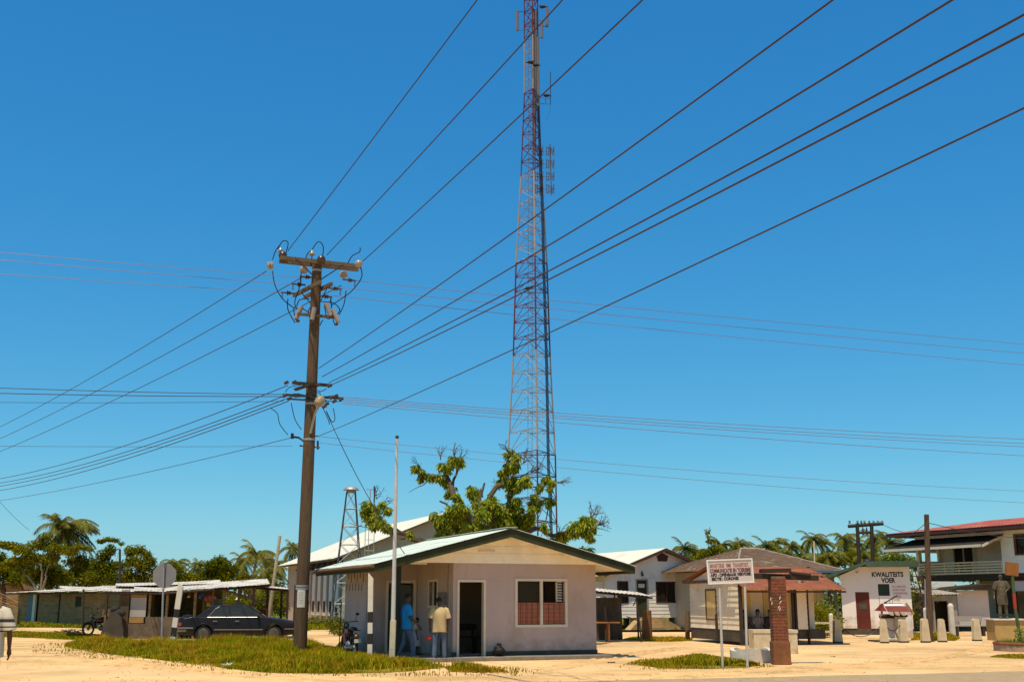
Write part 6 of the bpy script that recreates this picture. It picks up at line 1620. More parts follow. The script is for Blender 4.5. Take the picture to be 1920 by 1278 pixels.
PAL = [ # px, crown centre y, Y, label
 (478, 1040, 84, 'coconut palm with a full round crown behind the market stall, left of the leaning pole'),
 (452, 1052, 90, 'smaller coconut palm just left of the full crowned palm behind the stall'),
 (546, 1028, 92, 'coconut palm half hidden behind the left end of the warehouse roof'),
 (322, 1058, 96, 'small coconut palm with drooping fronds right of the octagonal sign'),
 (368, 1060, 98, 'coconut palm above the market roof left of the dark round tree'),
 (510, 1058, 95, 'low coconut palm crown directly behind the leaning pale pole'),
 (500, 1078, 80, 'low palm with hanging fronds beside the warehouse corner'),
 (175, 1075, 92, 'low palm among the trees behind the plank shed'),
 (112, 1078, 90, 'short palm under the spreading tree at the left'),
 (1287, 1030, 92, 'coconut palm directly right of the white house gable'),
 (1312, 1038, 96, 'small palm with upright fronds between house gable and ministry sign'),
 (1357, 1022, 92, 'tall palm crown directly above the ministry sign'),
 (1392, 1022, 98, 'palm with fronds blown right at the hip roof ridge'),
 (1442, 1026, 95, 'first palm right of the hip roof ridge'),
 (1462, 1019, 99, 'tall slim palm second right of the hip roof ridge'),
 (1490, 1026, 94, 'low palm above the middle of the brown hip roof'),
 (1527, 1010, 90, 'large palm crown behind the thin white mast'),
 (1548, 1018, 97, 'palm crown just right of the thin white mast'),
 (1585, 1010, 88, 'large bright palm left of the double pole frame'),
 (1610, 1022, 99, 'palm behind the left leg of the double pole frame'),
 (1646, 1008, 92, 'tall palm immediately right of the double pole frame'),
 (1675, 1020, 88, 'wind blown palm beside the red roofed house eave'),
 (1560, 1048, 82, 'low palm just above the left end of the green shop roof'),
 (1625, 1044, 84, 'low palm behind the apex of the feed shop roof'),
 (1500, 1050, 84, 'low palm right above the hip roof slope'),
]
protos = []
for i, (px, py, Y, lab) in enumerate(PAL):
    if Y > 86: Y = Y * 1.55
    zt = ZW(py, Y); x = XW(px, Y)
    low = py > 1040
    if i < 4:
        o = make_palm(lab, 6.0, 40 + i, fl=2.5, lean=.5 * (-1) ** i, nf=20 + i, wind=.5); protos.append(o)
    else:
        o = dup(protos[(i * 3 + 1) % 4], lab, (0, 0, 0))
    H0 = 6.0; s = (.98 if Y > 100 else .66) + R.uniform(-.12, .12)
    pr = protos[i] if i < 4 else protos[(i * 3 + 1) % 4]
    lean = .5 * (-1) ** (protos.index(pr))
    rz = R.uniform(-1.2, 1.2)
    o.scale = (s, s, s if False else max(zt - 0, 1) / H0)
    # keep crown round: scale z mildly, sink or raise the base through trunk scale only
    o.scale = (s, s, s); o.location = (x - lean * s * math.cos(rz), Y - lean * s * math.sin(rz), 0); o.rotation_euler = (0, 0, rz)
    dz = zt / s - 6.0
    for ch in o.children:
        if ch.name.startswith('trunk'): ch.scale = (1, 1, (6.0 + dz) / 6.0)
        else: ch.location = (0, 0, dz)
    o['group'] = 'coconut palms beyond the buildings'
# the tall wind blown palm at the left
o = make_palm('tall coconut palm with fronds swept right above the spreading tree at the far left', ZW(992, 96), 61, fl=3.3, nf=40, lean=.8, wind=1.1); o.location = (XW(92, 96), 96, 0); o['group'] = 'coconut palms beyond the buildings'
# ================================================================ broadleaf trees
def tree(px, Y, label, clumps, m_, name='broadleaf_tree', n=2600, ls=.30, tr=.22, seed=1, tm=None, limbs=None, group=None):
    n = int(n * 1.7); ls *= .72; rr = random.Random(seed); base = Vector((XW(px, Y), Y, 0)); t = thing(name, label, 'tree', base, 0, group)
    tot = sum(r * r for _, _, r, *_ in clumps); mb = MB(); bb = MB()
    zs = []
    for c in clumps:
        x, y, r = c[:3]; s = Y / 2120.0; asp = c[3] if len(c) > 3 else .8
        p = P(x, y, Y + rr.uniform(-1, 1) * r * s * .5) - base; zs.append(p)
        leafball(mb, p, (r * s, r * s, r * s * asp), int(n * r * r / tot), ls, rr, droop=.2, asp=.5, shell=.12)
    zmin = min(p.z for p in zs); fork = Vector((0, 0, max(.8, zmin * .55)))
    bb.tube([(0, 0, 0), fork * .5 + Vector((.06, 0, 0)), fork], [tr, tr * .85, tr * .7], 8)
    for p in zs:
        mid = fork.lerp(p, .5) + Vector((rr.uniform(-.2, .2), 0, -.15 * (p - fork).length * .4))
        if rr.random() < .45: continue
        f0_ = fork * rr.uniform(.85, 1.15) + Vector((p.x * .10, 0, 0)); bb.tube(crv([fork * .9, f0_.lerp(p, .3) + Vector((0, 0, .25)), mid, p], 3), [tr * .36 - tr * .031 * i for i in range(10)], 5)
    mb.build('crown', m_, t, fix=False); bb.build('trunk', tm or bark, t, smooth=True)
    return t
tree(75, 86, 'wide spreading tree with pale forking limbs at the far left', [(20, 1022, 20, .35), (45, 1030, 22, .45), (75, 1020, 24, .45), (105, 1026, 22, .4), (130, 1032, 20, .35), (150, 1024, 16, .25), (5, 1018, 14, .3), (60, 1045, 20, .5), (95, 1045, 18, .5), (30, 1050, 18, .5), (85, 1005, 14, .5), (12, 1060, 16, .6), (55, 1066, 15, .6), (168, 1028, 10, .2)], leaf_mid, 'spreading_tree', 5200, .28, .30, 2, bark_pale)
tree(110, 88, 'dark full tree directly under the spreading tree limbs', [(75, 1075, 18), (100, 1068, 20), (120, 1080, 18), (60, 1085, 14), (92, 1090, 16)], leaf_dark, 'broadleaf_tree', 2600, .3, .25, 31)
tree(8, 90, 'dark bushy tree cut by the left edge of the view', [(-5, 1060, 24), (15, 1075, 20), (30, 1085, 16), (-12, 1085, 18), (0, 1042, 12)], leaf_dark, 'broadleaf_tree', 2400, .3, .22, 3)
tree(140, 96, 'round topped tree behind the wooden plank shed middle', [(135, 1052, 14), (150, 1046, 12), (160, 1058, 14), (140, 1075, 18), (165, 1080, 18), (120, 1085, 14)], leaf_mid, 'broadleaf_tree', 2300, .3, .2, 4)
tree(205, 100, 'flat topped tree on thin bare limbs above the plank shed', [(190, 1014, 9, .35), (203, 1010, 11, .35), (216, 1012, 9, .35), (228, 1018, 6, .3), (208, 1022, 6, .3)], leaf_mid, 'flat_topped_tree', 700, .26, .12, 5, bark_pale)
tree(205, 92, 'broad green tree with a peaked crown left of the short dark pole', [(195, 1040, 14), (208, 1030, 12), (185, 1058, 17), (205, 1062, 18), (225, 1060, 14), (180, 1082, 18), (210, 1085, 20)], leaf_dark, 'broadleaf_tree', 3300, .3, .22, 6)
tree(262, 94, 'broad green tree with a lumpy crown left of the octagonal sign', [(245, 1032, 13), (262, 1030, 12), (275, 1040, 12), (250, 1052, 16), (272, 1060, 18), (285, 1050, 9), (240, 1078, 18), (268, 1084, 18), (290, 1080, 13)], leaf_mid, 'broadleaf_tree', 3600, .3, .22, 7)
tree(412, 86, 'dense dark green tree with a domed crown behind the stall', [(398, 1058, 14), (412, 1052, 15), (425, 1060, 14), (390, 1072, 15), (410, 1076, 20), (430, 1078, 16), (440, 1066, 9), (385, 1085, 12)], leaf_dark, 'broadleaf_tree', 3600, .28, .22, 8)
tree(345, 98, 'low green tree between the octagonal sign and the domed tree', [(330, 1082, 14), (350, 1080, 14), (366, 1084, 13), (340, 1095, 16)], leaf_mid, 'broadleaf_tree', 1500, .3, .2, 9)
tree(470, 92, 'low green tree in front of the full crowned palm', [(455, 1082, 14), (475, 1085, 15), (495, 1082, 12), (470, 1098, 16), (500, 1102, 14)], leaf_mid, 'broadleaf_tree', 1900, .28, .2, 10)
tree(505, 74, 'low bright tree seen below the stall roof end', [(490, 1125, 18), (515, 1120, 16), (470, 1135, 16), (440, 1130, 18), (530, 1135, 14)], leaf_mid, 'broadleaf_tree', 2300, .22, .15, 11)
tree(1340, 84, 'mixed green tree with a tall wispy shoot above the ministry sign', [(1320, 1040, 14), (1338, 1030, 12), (1352, 1038, 14), (1372, 1035, 12), (1330, 1052, 16), (1360, 1052, 16), (1300, 1052, 12), (1328, 1008, 5, 2.2), (1327, 996, 4, 1.6), (1338, 1015, 5, 1.5), (1380, 1022, 5, 1.3)], leaf_mid, 'broadleaf_tree', 3200, .26, .2, 12)
tree(1280, 92, 'low dark tree behind the right slope of the white house', [(1272, 1042, 9), (1286, 1048, 12), (1302, 1052, 12), (1290, 1062, 12)], leaf_dark, 'broadleaf_tree', 1300, .28, .2, 13)
tree(1465, 99, 'dark low trees mass left of the thin white mast', [(1430, 1040, 12), (1450, 1042, 14), (1475, 1044, 14), (1500, 1046, 15), (1460, 1060, 16), (1490, 1062, 16)], leaf_dark, 'broadleaf_tree', 2600, .3, .2, 14)
tree(1555, 92, 'dark tree filling the gap right of the thin white mast', [(1535, 1048, 16), (1555, 1042, 14), (1572, 1050, 16), (1550, 1064, 16)], leaf_dark, 'broadleaf_tree', 2200, .3, .2, 15)
tree(1610, 90, 'tree behind the double pole frame above the feed shop', [(1595, 1042, 14), (1615, 1040, 16), (1635, 1042, 14), (1605, 1058, 14), (1630, 1058, 14)], leaf_mid, 'broadleaf_tree', 2300, .3, .2, 16)
tree(1680, 78, 'bright leafy tree over the right end of the green shop roof', [(1660, 1048, 13), (1675, 1042, 14), (1692, 1046, 14), (1708, 1052, 13), (1720, 1062, 12), (1690, 1064, 16), (1715, 1080, 14)], leaf_bright, 'broadleaf_tree', 3600, .2, .18, 17)
tree(1745, 86, 'green tree seen through the balcony of the red roofed house', [(1735, 1075, 12), (1750, 1062, 12), (1770, 1060, 12), (1755, 1075, 14), (1780, 1070, 12), (1790, 1050, 8)], leaf_bright, 'broadleaf_tree', 1900, .2, .18, 18)
tree(1750, 74, 'dark green tree below the balcony behind the wooden pole', [(1720, 1112, 16), (1740, 1118, 16), (1765, 1116, 16), (1720, 1140, 16), (1745, 1142, 14)], leaf_mid, 'broadleaf_tree', 2200, .2, .18, 19)
tree(60, 98, 'dark leafy tree filling the gap below the tall left palm', [(40, 1058, 18), (62, 1048, 18), (85, 1050, 18), (50, 1078, 20), (80, 1075, 20), (30, 1072, 16)], leaf_dark, 'broadleaf_tree', 2600, .3, .2, 41)
tree(165, 99, 'green tree closing the gap between the spreading tree and the peaked tree', [(150, 1062, 16), (168, 1055, 15), (185, 1066, 16), (160, 1082, 18), (182, 1086, 18)], leaf_mid, 'broadleaf_tree', 2300, .3, .2, 42)
tree(315, 96, 'low dark tree directly behind the octagonal sign', [(298, 1068, 14), (315, 1062, 14), (332, 1070, 14), (305, 1084, 16), (326, 1086, 16)], leaf_dark, 'broadleaf_tree', 2100, .3, .2, 43)
# far wood
mb = MB(); rr = random.Random(77)
for i in range(420):
    x = -75 + 150 * i / 420 + rr.uniform(-.8, .8); y = rr.uniform(104, 124); h = rr.uniform(1.6, 4.4) * (y / 110)
    leafball(mb, (x, y, h * .5), (1.5, 1.2, h * .55), 85, .55, rr, droop=.1, asp=.5, shell=.2)
tag(mb.build('far_wood', leaf_dark, fix=False), 'low continuous wood closing the view behind all palms and houses', 'wood', kind='stuff')
# ================================================================ people
J0 = dict(pelvis=(0, 0, .95), spine=(0, -.01, 1.10), chest=(0, -.005, 1.28), neck0=(0, -.005, 1.43), neck=(0, .005, 1.50), head0=(0, .02, 1.575), head1=(0, .025, 1.65), head2=(0, .01, 1.715),
          shR=(.175, -.01, 1.40), elR=(.23, -.03, 1.12), wrR=(.25, .04, .87), shL=(-.175, -.01, 1.40), elL=(-.23, -.03, 1.12), wrL=(-.25, .04, .87),
          hiR=(.09, 0, .90), knR=(.10, .01, .50), anR=(.11, -.03, .09), hiL=(-.09, 0, .90), knL=(-.10, .01, .50), anL=(-.11, -.03, .09))
def skin_obj(name, verts, edges, radii, m_, parent, sub=1, root=0, label=None):
    me = bpy.data.meshes.new(name); me.from_pydata([tuple(v) for v in verts], edges, []); o = bpy.data.objects.new(name, me); COL.objects.link(o)
    md = o.modifiers.new('s', 'SKIN'); md.use_smooth_shade = True; md.branch_smoothing = .4
    for i, r in enumerate(radii):
        sv = me.skin_vertices[0].data[i]; sv.radius = (r, r) if not isinstance(r, tuple) else r; sv.use_root = (i == root)
    if sub: s = o.modifiers.new('u', 'SUBSURF'); s.levels = sub; s.render_levels = sub
    dg = bpy.context.evaluated_depsgraph_get(); me2 = bpy.data.meshes.new_from_object(o.evaluated_get(dg))
    bpy.data.objects.remove(o); bpy.data.meshes.remove(me)
    me2.name = name; me2.materials.clear()
    for mm in (m_ if isinstance(m_, list) else [m_]): me2.materials.append(mm)
    o = bpy.data.objects.new(name, me2); COL.objects.link(o)
    if parent: o.parent = parent
    if label: o['label'] = label
    return o
skin_d = mat('dark_skin', (.085, .04, .022), .5, .1, 8, 0, spec=.4)
hair_m = mat('black_hair', (.012, .009, .008), .8, .3, 40, .5)
jeans = mat('blue_jeans', (.085, .115, .16), .9, .25, 5, .3, fine=.1)
shoe_w = mat('pale_shoes', (.42, .38, .33), .6, .15, 6)
shoe_d = mat('dark_shoes', (.03, .025, .02), .6, .2, 6)
def human(label, loc, rz, J=None, H=1.75, shirt=None, pants=jeans, shoes=shoe_d, hair=hair_m, hat=None, sleeve=.62, hem=.86, curl=.5, one=None, group=None, loose=1.0, name='person', cat='person', skirt=False, bodym=None):
    j = dict(J0); j.update(J or {}); j = {k: Vector(v) for k, v in j.items()}; S = H / 1.75
    t = thing(name, label, cat, loc, rz, group); t.scale = (S, S, S)
    V = []; E = []; Rr = []
    def a(p, r, par=None):
        V.append(Vector(p)); Rr.append(r)
        if par is not None: E.append((par, len(V) - 1))
        return len(V) - 1
    pe = a(j['pelvis'], (.13, .095)); sp_ = a(j['spine'], (.115, .085), pe); ch = a(j['chest'], (.135, .095), sp_); n0 = a(j['neck0'], (.085, .07), ch); nk = a(j['neck'], .052, n0)
    h0 = a(j['head0'], (.062, .072), nk); h1 = a(j['head1'], (.074, .09), h0); h2 = a(j['head2'], (.055, .065), h1)
    for s in 'RL':
        sh = a(j['sh' + s], .062, n0); mid = a(j['sh' + s].lerp(j['el' + s], .5), .048, sh); el = a(j['el' + s], .038, mid); fm = a(j['el' + s].lerp(j['wr' + s], .4), .037, el); wr = a(j['wr' + s], .024, fm)
        d = (j['wr' + s] - j['el' + s]).normalized(); f = Vector((0, 1, 0)); side = d.cross(f)
        if side.length < .2: side = Vector((1, 0, 0))
        side.normalize(); f = side.cross(d).normalized()      # fingers curl towards f; spread along the fore-aft axis
        pm = a(j['wr' + s] + d * .05, (.042, .028), wr); 
        kn = a(j['wr' + s] + d * .088, (.038, .020), pm)
        inn = Vector((-1 if s == 'R' else 1, 0, 0))
        for q, ln in ((-.030, .062), (-.010, .076), (.010, .080), (.030, .070)):
            b = j['wr' + s] + d * .098 + f * q; k1 = a(b, .012, kn); k2 = a(b + d * ln * .5 + inn * curl * .012, .0115, k1); a(b + d * ln * (.95 - .15 * curl) + inn * curl * .035, .0105, k2)
        th = a(j['wr' + s] + d * .045 + f * .042, .011, pm); a(j['wr' + s] + d * .085 + f * .058 + inn * .01, .0085, th)
        hi = a(j['hi' + s], .088, pe); tm = a(j['hi' + s].lerp(j['kn' + s], .5), .075, hi); kn_ = a(j['kn' + s], .055, tm); cf = a(j['kn' + s].lerp(j['an' + s], .35), .055, kn_); an = a(j['an' + s], .036, cf)
        fd = Vector((0, 1, 0)); a(j['an' + s] + Vector((0, .10, -.05)), (.035, .025), an)
    mm = bodym or skin_d
    body = skin_obj('body', V, E, Rr, mm, t, 1)
    # face: nose, eyes, ears, mouth fused in the body mesh
    fx = MB(); hq = j['head1']
    fx.ell(hq + Vector((0, .088, -.012)), (.012, .018, .022), 8, 6)
    for s in (-1, 1): fx.ell(hq + Vector((s * .074, -.005, -.01)), (.012, .02, .03), 8, 6); fx.ell(hq + Vector((s * .028, .076, .006)), (.013, .010, .008), 8, 6)
    fx.ell(hq + Vector((0, .078, -.048)), (.024, .010, .007), 8, 5)
    bm = bmesh.new(); bm.from_mesh(body.data); tmp = fx.mesh('t', [mm]); bm.from_mesh(tmp); bm.to_mesh(body.data); bm.free(); bpy.data.meshes.remove(tmp)
    body.data.polygons.foreach_set('use_smooth', [True] * len(body.data.polygons))
    if one: return t
    # hair cap
    if hair:
        hb_ = MB(); c = j['head1'] + Vector((0, -.012, .018)); prof = []
        for i in range(8): an_ = PI / 2 * i / 7 * 1.22 - .35; prof.append((max(math.cos(an_), .01), math.sin(an_)))
        vs = []; n = 16
        for r, h in prof:
            for k in range(n): x = 2 * PI * k / n; fr = .012 if math.sin(x) > .3 and h < .2 else 0; vs.append(c + Vector((r * .083 * math.cos(x), r * .098 * math.sin(x) - fr * 3, h * .088 + (fr * 3 if h < .3 else 0))))
        hb_.add(vs, [(i * n + k, i * n + (k + 1) % n, (i + 1) * n + (k + 1) % n, (i + 1) * n + k) for i in range(7) for k in range(n)]); hb_.build('hair', hair, t, smooth=True)
    if hat:
        hm = MB(); c = j['head1'] + Vector((0, 0, .045)); hm.lathe(c, [(.16, -.01), (.165, .0), (.10, .015), (.095, .07), (.06, .10), (.01, .105)], 16); hm.build('hat', hat, t, smooth=True)
    # shirt: a hanging body of cloth with a straight hem, and sleeves
    L_ = loose; sm_ = MB(); n = 22; rings = []
    pv, sp2, cc2, nn = j['pelvis'], j['spine'], j['chest'], j['neck0']
    hz0 = pv + Vector((0, 0, hem - .95))
    for c, rx_, ry_ in ((hz0, .175, .130), (hz0.lerp(pv, .5), .172, .130), (pv + Vector((0, 0, .06)), .168, .126), (sp2 + Vector((0, 0, .04)), .164, .120), (cc2 - Vector((0, 0, .05)), .176, .124), (cc2 + Vector((0, 0, .04)), .186, .120),
                        (nn - Vector((0, 0, .055)), .192, .104), (nn - Vector((0, 0, .012)), .165, .090), (nn + Vector((0, 0, .025)), .105, .074), (nn + Vector((0, 0, .05)), .064, .060)):
        rings.append((c, rx_, ry_))
    vs = []
    for q, (c, rx_, ry_) in enumerate(rings):
        lo = L_ if q < 6 else 1 + (L_ - 1) * .4
        for k in range(n):
            a2 = 2 * PI * k / n; fo = 1 + (.035 * math.sin(a2 * 5 + q * .9) + .02 * math.sin(a2 * 9 + 2)) * max(0, 1 - q / 5)
            vs.append(c + Vector((rx_ * lo * fo * math.copysign(abs(math.cos(a2)) ** .85, math.cos(a2)), ry_ * lo * fo * math.sin(a2), .008 * math.sin(a2 * 3) if q == 0 else 0)))
    fs = [(q * n + k, q * n + (k + 1) % n, (q + 1) * n + (k + 1) % n, (q + 1) * n + k) for q in range(len(rings) - 1) for k in range(n)]
    fs.append(tuple(range(n - 1, -1, -1))); sm_.add(vs, fs)
    for s in 'RL':
        a3 = j['sh' + s]; b3 = j['el' + s]; inn = Vector((.05 if s == 'L' else -.05, 0, .004))
        sm_.tube([a3 + inn, a3 + Vector((0, 0, -.01)), a3.lerp(b3, sleeve * .5), a3.lerp(b3, min(sleeve + .1, 1.0))], [.072, .082, .076 * L_, .078 * L_], 14)
    sm_.build('shirt', shirt, t, smooth=True)
    V = []; E = []; Rr = []
    if skirt:
        k = MB(); c = j['pelvis']; k.lathe((c.x, c.y, 0), [(.30, .42), (.27, .6), (.20, .9), (.15, 1.04)], 16, sy=.8); k.build('skirt', pants, t, smooth=True)
    else:
        pe = a(j['pelvis'] + Vector((0, 0, .04)), (.142, .108))
        pb_ = a(j['pelvis'] + Vector((0, 0, -.04)), (.145, .11), pe)
        for s in 'RL':
            hi = a(j['hi' + s] + Vector((0, 0, -.06)), .100, pb_); tm = a(j['hi' + s].lerp(j['kn' + s], .5), .090, hi); kn_ = a(j['kn' + s], .072, tm); cf = a(j['kn' + s].lerp(j['an' + s], .5), .070, kn_); a(j['an' + s] + Vector((0, 0, .0)), .064, cf)
        skin_obj('trousers', V, E, Rr, pants, t, 2)
    for s in 'RL':
        q = MB(); c = j['an' + s]; q.ell(c + Vector((0, .055, -.045)), (.048, .135, .045), 12, 8); q.ell(c + Vector((0, -.02, -.02)), (.045, .06, .055), 10, 7); q.build('shoe', shoes, t, smooth=True)
    return t
PB = Matrix.Translation((-1.585, 31.4, 0)) @ Matrix.Rotation(PHI, 4, 'Z')
blue = mat('blue_tshirt', (.008, .22, .50), .85, .12, 4, .5, fine=.05)
beige = mat('beige_shirt', (.54, .38, .18), .85, .08, 4, .5, fine=.05)
pA = P(762, 1230, 30.8)
h1 = human('person in a bright blue t-shirt and jeans walking to the right by the flagpole', (pA.x, 30.8, 0), -PI / 2 + .35,
      dict(elR=(.22, .04, 1.14), wrR=(.20, .24, .93), elL=(-.24, -.08, 1.14), wrL=(-.24, .0, .90), knR=(.10, .13, .51), anR=(.10, .16, .09), knL=(-.10, -.06, .50), anL=(-.11, -.26, .11)), 1.74, blue, jeans, shoe_w, sleeve=.75, hem=.84, loose=1.08)
m = MB(); c = Vector((.235, .10, 1.31)); 
m = MB(); m.M = None
for k, (w2, z) in enumerate(((.11, 1.30), (.09, 1.25))): m.box((.02, .133 * 1.08 + .012 + .0, z), (w2, .004, .022))
m.build('shirt_print', mat('print_white', (.6, .7, .75), .8), h1)
m = MB(); m.torus((.200, .19, .975), .032, .006, 14, 5, 'Z'); m.build('wristwatch', steel, h1)
pB = P(823, 1232, 30.75)
h2 = human('person seen from behind in a loose beige shirt and blue jeans at the porch', (pB.x, 30.75, 0), .12,
      dict(elR=(.25, -.02, 1.13), wrR=(.235, .03, .90), elL=(-.26, -.02, 1.14), wrL=(-.25, .06, .90), knR=(.13, .01, .50), anR=(.15, .0, .09), knL=(-.12, .0, .5), anL=(-.14, -.03, .09), head0=(-.01, .03, 1.565), head1=(-.02, .04, 1.635), head2=(-.02, .03, 1.70)), 1.66, beige, jeans, shoe_w, sleeve=.78, hem=.80, loose=1.12)
m = MB(); m.ell((0, 0, 0), (.09, .05, .055), 12, 8); m.lathe((-.05, 0, .04), [(.02, 0), (.025, .05), (.015, .07)], 8); o = m.build('red_flask', mat('red_plastic', (.60, .04, .015), .35, .1, 5, spec=.5), smooth=True)
o.location = (P(803, 1196, 30.7).x, 30.8, ZW(1196, 30.7)); tag(o, 'red flask held low in the left hand of the beige shirted person', 'flask')
# two half hidden people on the porch behind them
human('child in a pale skirt half hidden behind the blue shirted person', (P(781, 1224, 32.4).x, 32.4, .1), -PI / 2, dict(knR=(.1, .1, .5), anR=(.1, .12, .09)), 1.0, mat('grey_cloth2', (.42, .36, .34), .9), mat('pale_skirt', (.42, .38, .36), .9, .1, 5), shoe_d, skirt=True)
human('child in a pink shirt half hidden behind the beige shirted person', (P(832, 1222, 32.2).x, 32.2, .1), .2, None, 1.02, mat('pink_shirt', (.50, .20, .17), .9, .1, 5), mat('dark_trousers', (.03, .03, .035), .9), shoe_d)
stripes = [(1.255, 1.30, (.035, .03, .035)), (1.185, 1.203, (.035, .03, .04)), (1.13, 1.148, (.035, .035, .04)), (1.31, 1.318, (.25, .2, .17))]
polo = mat('striped_polo', (.58, .48, .34), .85, .05, 4, .3, bands=stripes)
human('person in a cream polo shirt with dark stripes cut by the left edge', (XW(-14, 16.3), 16.3, 0), .25, dict(elR=(.265, -.03, 1.13), wrR=(.26, .08, .90)), 1.79, polo, mat('khaki_trousers', (.42, .42, .32), .9, .1, 5), shoe_d, sleeve=.86, hem=.80, loose=1.18)
pink = mat('pink_blouse', (.62, .34, .42), .85, .1, 5)
human('person in a pink blouse and white hat standing behind the dark car', (XW(447, 50.5), 50.5, 0), PI - .4, dict(elR=(.25, .12, 1.2), wrR=(.2, .32, 1.28)), 1.62, pink, mat('grey_trousers', (.12, .11, .1), .9), shoe_d, hat=mat('white_hat', (.75, .7, .65), .7), sleeve=.9)
SIT = dict(pelvis=(0, 0, .52), spine=(0, .02, .68), chest=(0, .05, .86), neck0=(0, .08, 1.01), neck=(0, .10, 1.07), head0=(0, .13, 1.145), head1=(0, .14, 1.22), head2=(0, .125, 1.285), shR=(.175, .08, .98), shL=(-.175, .08, .98),
           elR=(.24, .12, .72), wrR=(.15, .33, .60), elL=(-.24, .12, .72), wrL=(-.15, .33, .60), hiR=(.09, .03, .50), hiL=(-.09, .03, .50), knR=(.13, .42, .50), knL=(-.13, .42, .50), anR=(.12, .44, .09), anL=(-.12, .44, .09))
cs = [mat('dark_top', (.05, .035, .03), .9), mat('grey_patterned_top', (.16, .13, .11), .9, .4, 12), mat('black_top', (.025, .02, .02), .9)]
def onb(px, off): 
    t_ = L7.t(px, off); return Matrix.Translation(L7.o) @ Matrix.Rotation(L7.a, 4, 'Z') @ Vector((t_, off, 0))
# veranda bench
t = thing('veranda_bench', 'long dark bench on the shaded veranda of the rusty roofed hut', 'bench', onb(1392, .36), L7.a)
m = MB(); m.bx(-.1, 1.65, -.18, .18, .42 + .0, .47); m.build('seat', wood_dark, t)
for x in (0, .8, 1.55): m = MB(); m.bx(x - .04, x + .04, -.15, .15, 0, .42); m.build('leg', wood_dark, t)
for i, (px, lab) in enumerate(((1394, 'person in a dark top on the veranda bench nearest the hut corner post'), (1416, 'person in a grey patterned top sitting in the middle of the veranda bench'), (1438, 'person in a black top sitting beside the brick pillar on the veranda bench'))):
    p = onb(px, .30); human(lab, (p.x, p.y, -.02), PI + L7.a + (-.2, .1, .3)[i], SIT, 1.68, cs[i], mat('dark_trousers', (.03, .03, .035), .9), shoe_d, hem=.50, sleeve=.7)
human('person in a pale top sitting low in the shade of the market stall', (XW(355, 49.3), 49.3, 0), PI, SIT, 1.6, mat('blue_grey_top', (.28, .30, .36), .9), mat('dark_trousers', (.03, .03, .035), .9), shoe_d, hem=.5)
# statue
bronze = mat('weathered_bronze', (.10, .075, .042), .75, .3, 3, .4, col2=(.36, .29, .18), c2_at=.62, c2_w=.08, c2_scale=3)
Y = 46.5
bs = XW(1879, Y)
stt = human('tall bronze statue of a standing robed figure on the ochre pedestal', (bs, Y, hp), PI - .2, dict(elR=(.27, .0, 1.13), wrR=(.30, .05, .88), elL=(-.28, -.02, 1.16), wrL=(-.16, .14, 1.08), knR=(.11, .03, .5), anR=(.14, .02, .09), anL=(-.12, -.05, .09)), 1.76,
            bronze, bronze, bronze, hair=None, name='statue', cat='statue', bodym=bronze, hem=.55, loose=1.12, sleeve=.85)
# ================================================================ dark saloon car
Yc = 45.6
car = thing('parked_car', 'old dark blue black saloon car parked behind the tall grass, facing right', 'car', (XW(343, Yc), Yc - .2, 0), math.radians(9))
paint = mat('dark_car_paint', (.012, .008, .006), .38, .1, 2, 0, spec=.25, coat=.05)
chrome = mat('chrome', (.32, .29, .25), .35, .05, 4, 0, metal=.8)
CL_ = 4.55; HWd = .84
def loft(mb, st, n=None):
    k = len(st[0]); vs = [p for s in st for p in s]
    fs = [(i * k + j, i * k + (j + 1) % k, (i + 1) * k + (j + 1) % k, (i + 1) * k + j) for i in range(len(st) - 1) for j in range(k)]
    fs += [tuple(range(k - 1, -1, -1)), tuple((len(st) - 1) * k + j for j in range(k))]
    mb.add(vs, fs)
def sec(x, hw, zb, zt, belt=.66, r=.07):
    zmid = min(belt, zt - .06)
    pts = [(hw * .93, zb), (hw, zb + .08), (hw * 1.0, zmid - .12), (hw * .985, zmid), (hw * .93, zt - .03), (hw * .84, zt)]
    return [(x, y, z) for y, z in pts] + [(x, -y, z) for y, z in reversed(pts)]
prof = [(0, .76, .36, .78), (.04, .80, .28, .86), (.25, .83, .24, .90), (.75, .84, .22, .93), (1.3, .845, .20, .92), (2.2, .845, .20, .92), (3.1, .845, .20, .92), (3.35, .84, .21, .90), (3.9, .83, .23, .82), (4.35, .80, .26, .75), (4.5, .76, .30, .70), (4.55, .72, .36, .62)]
m = MB(); loft(m, [sec(*p) for p in prof]); bod = m.build('body', paint, car, smooth=True)
for cx in (.98, 3.62):
    c = MB(); c.lathe((cx, -1.2, .30), [(.37, 0), (.37, 2.4)], 28, axis='Y'); co_ = c.build('cut', paint)
    md = bod.modifiers.new('b', 'BOOLEAN'); md.object = co_; md.operation = 'DIFFERENCE'; md.solver = 'EXACT'; co_.parent = car
    bpy.context.view_layer.update()
    dg = bpy.context.evaluated_depsgraph_get(); nm = bpy.data.meshes.new_from_object(bod.evaluated_get(dg)); bod.modifiers.clear(); bod.data = nm; bpy.data.objects.remove(co_)
try: bod.data.set_sharp_from_angle(angle=math.radians(40))
except Exception: pass
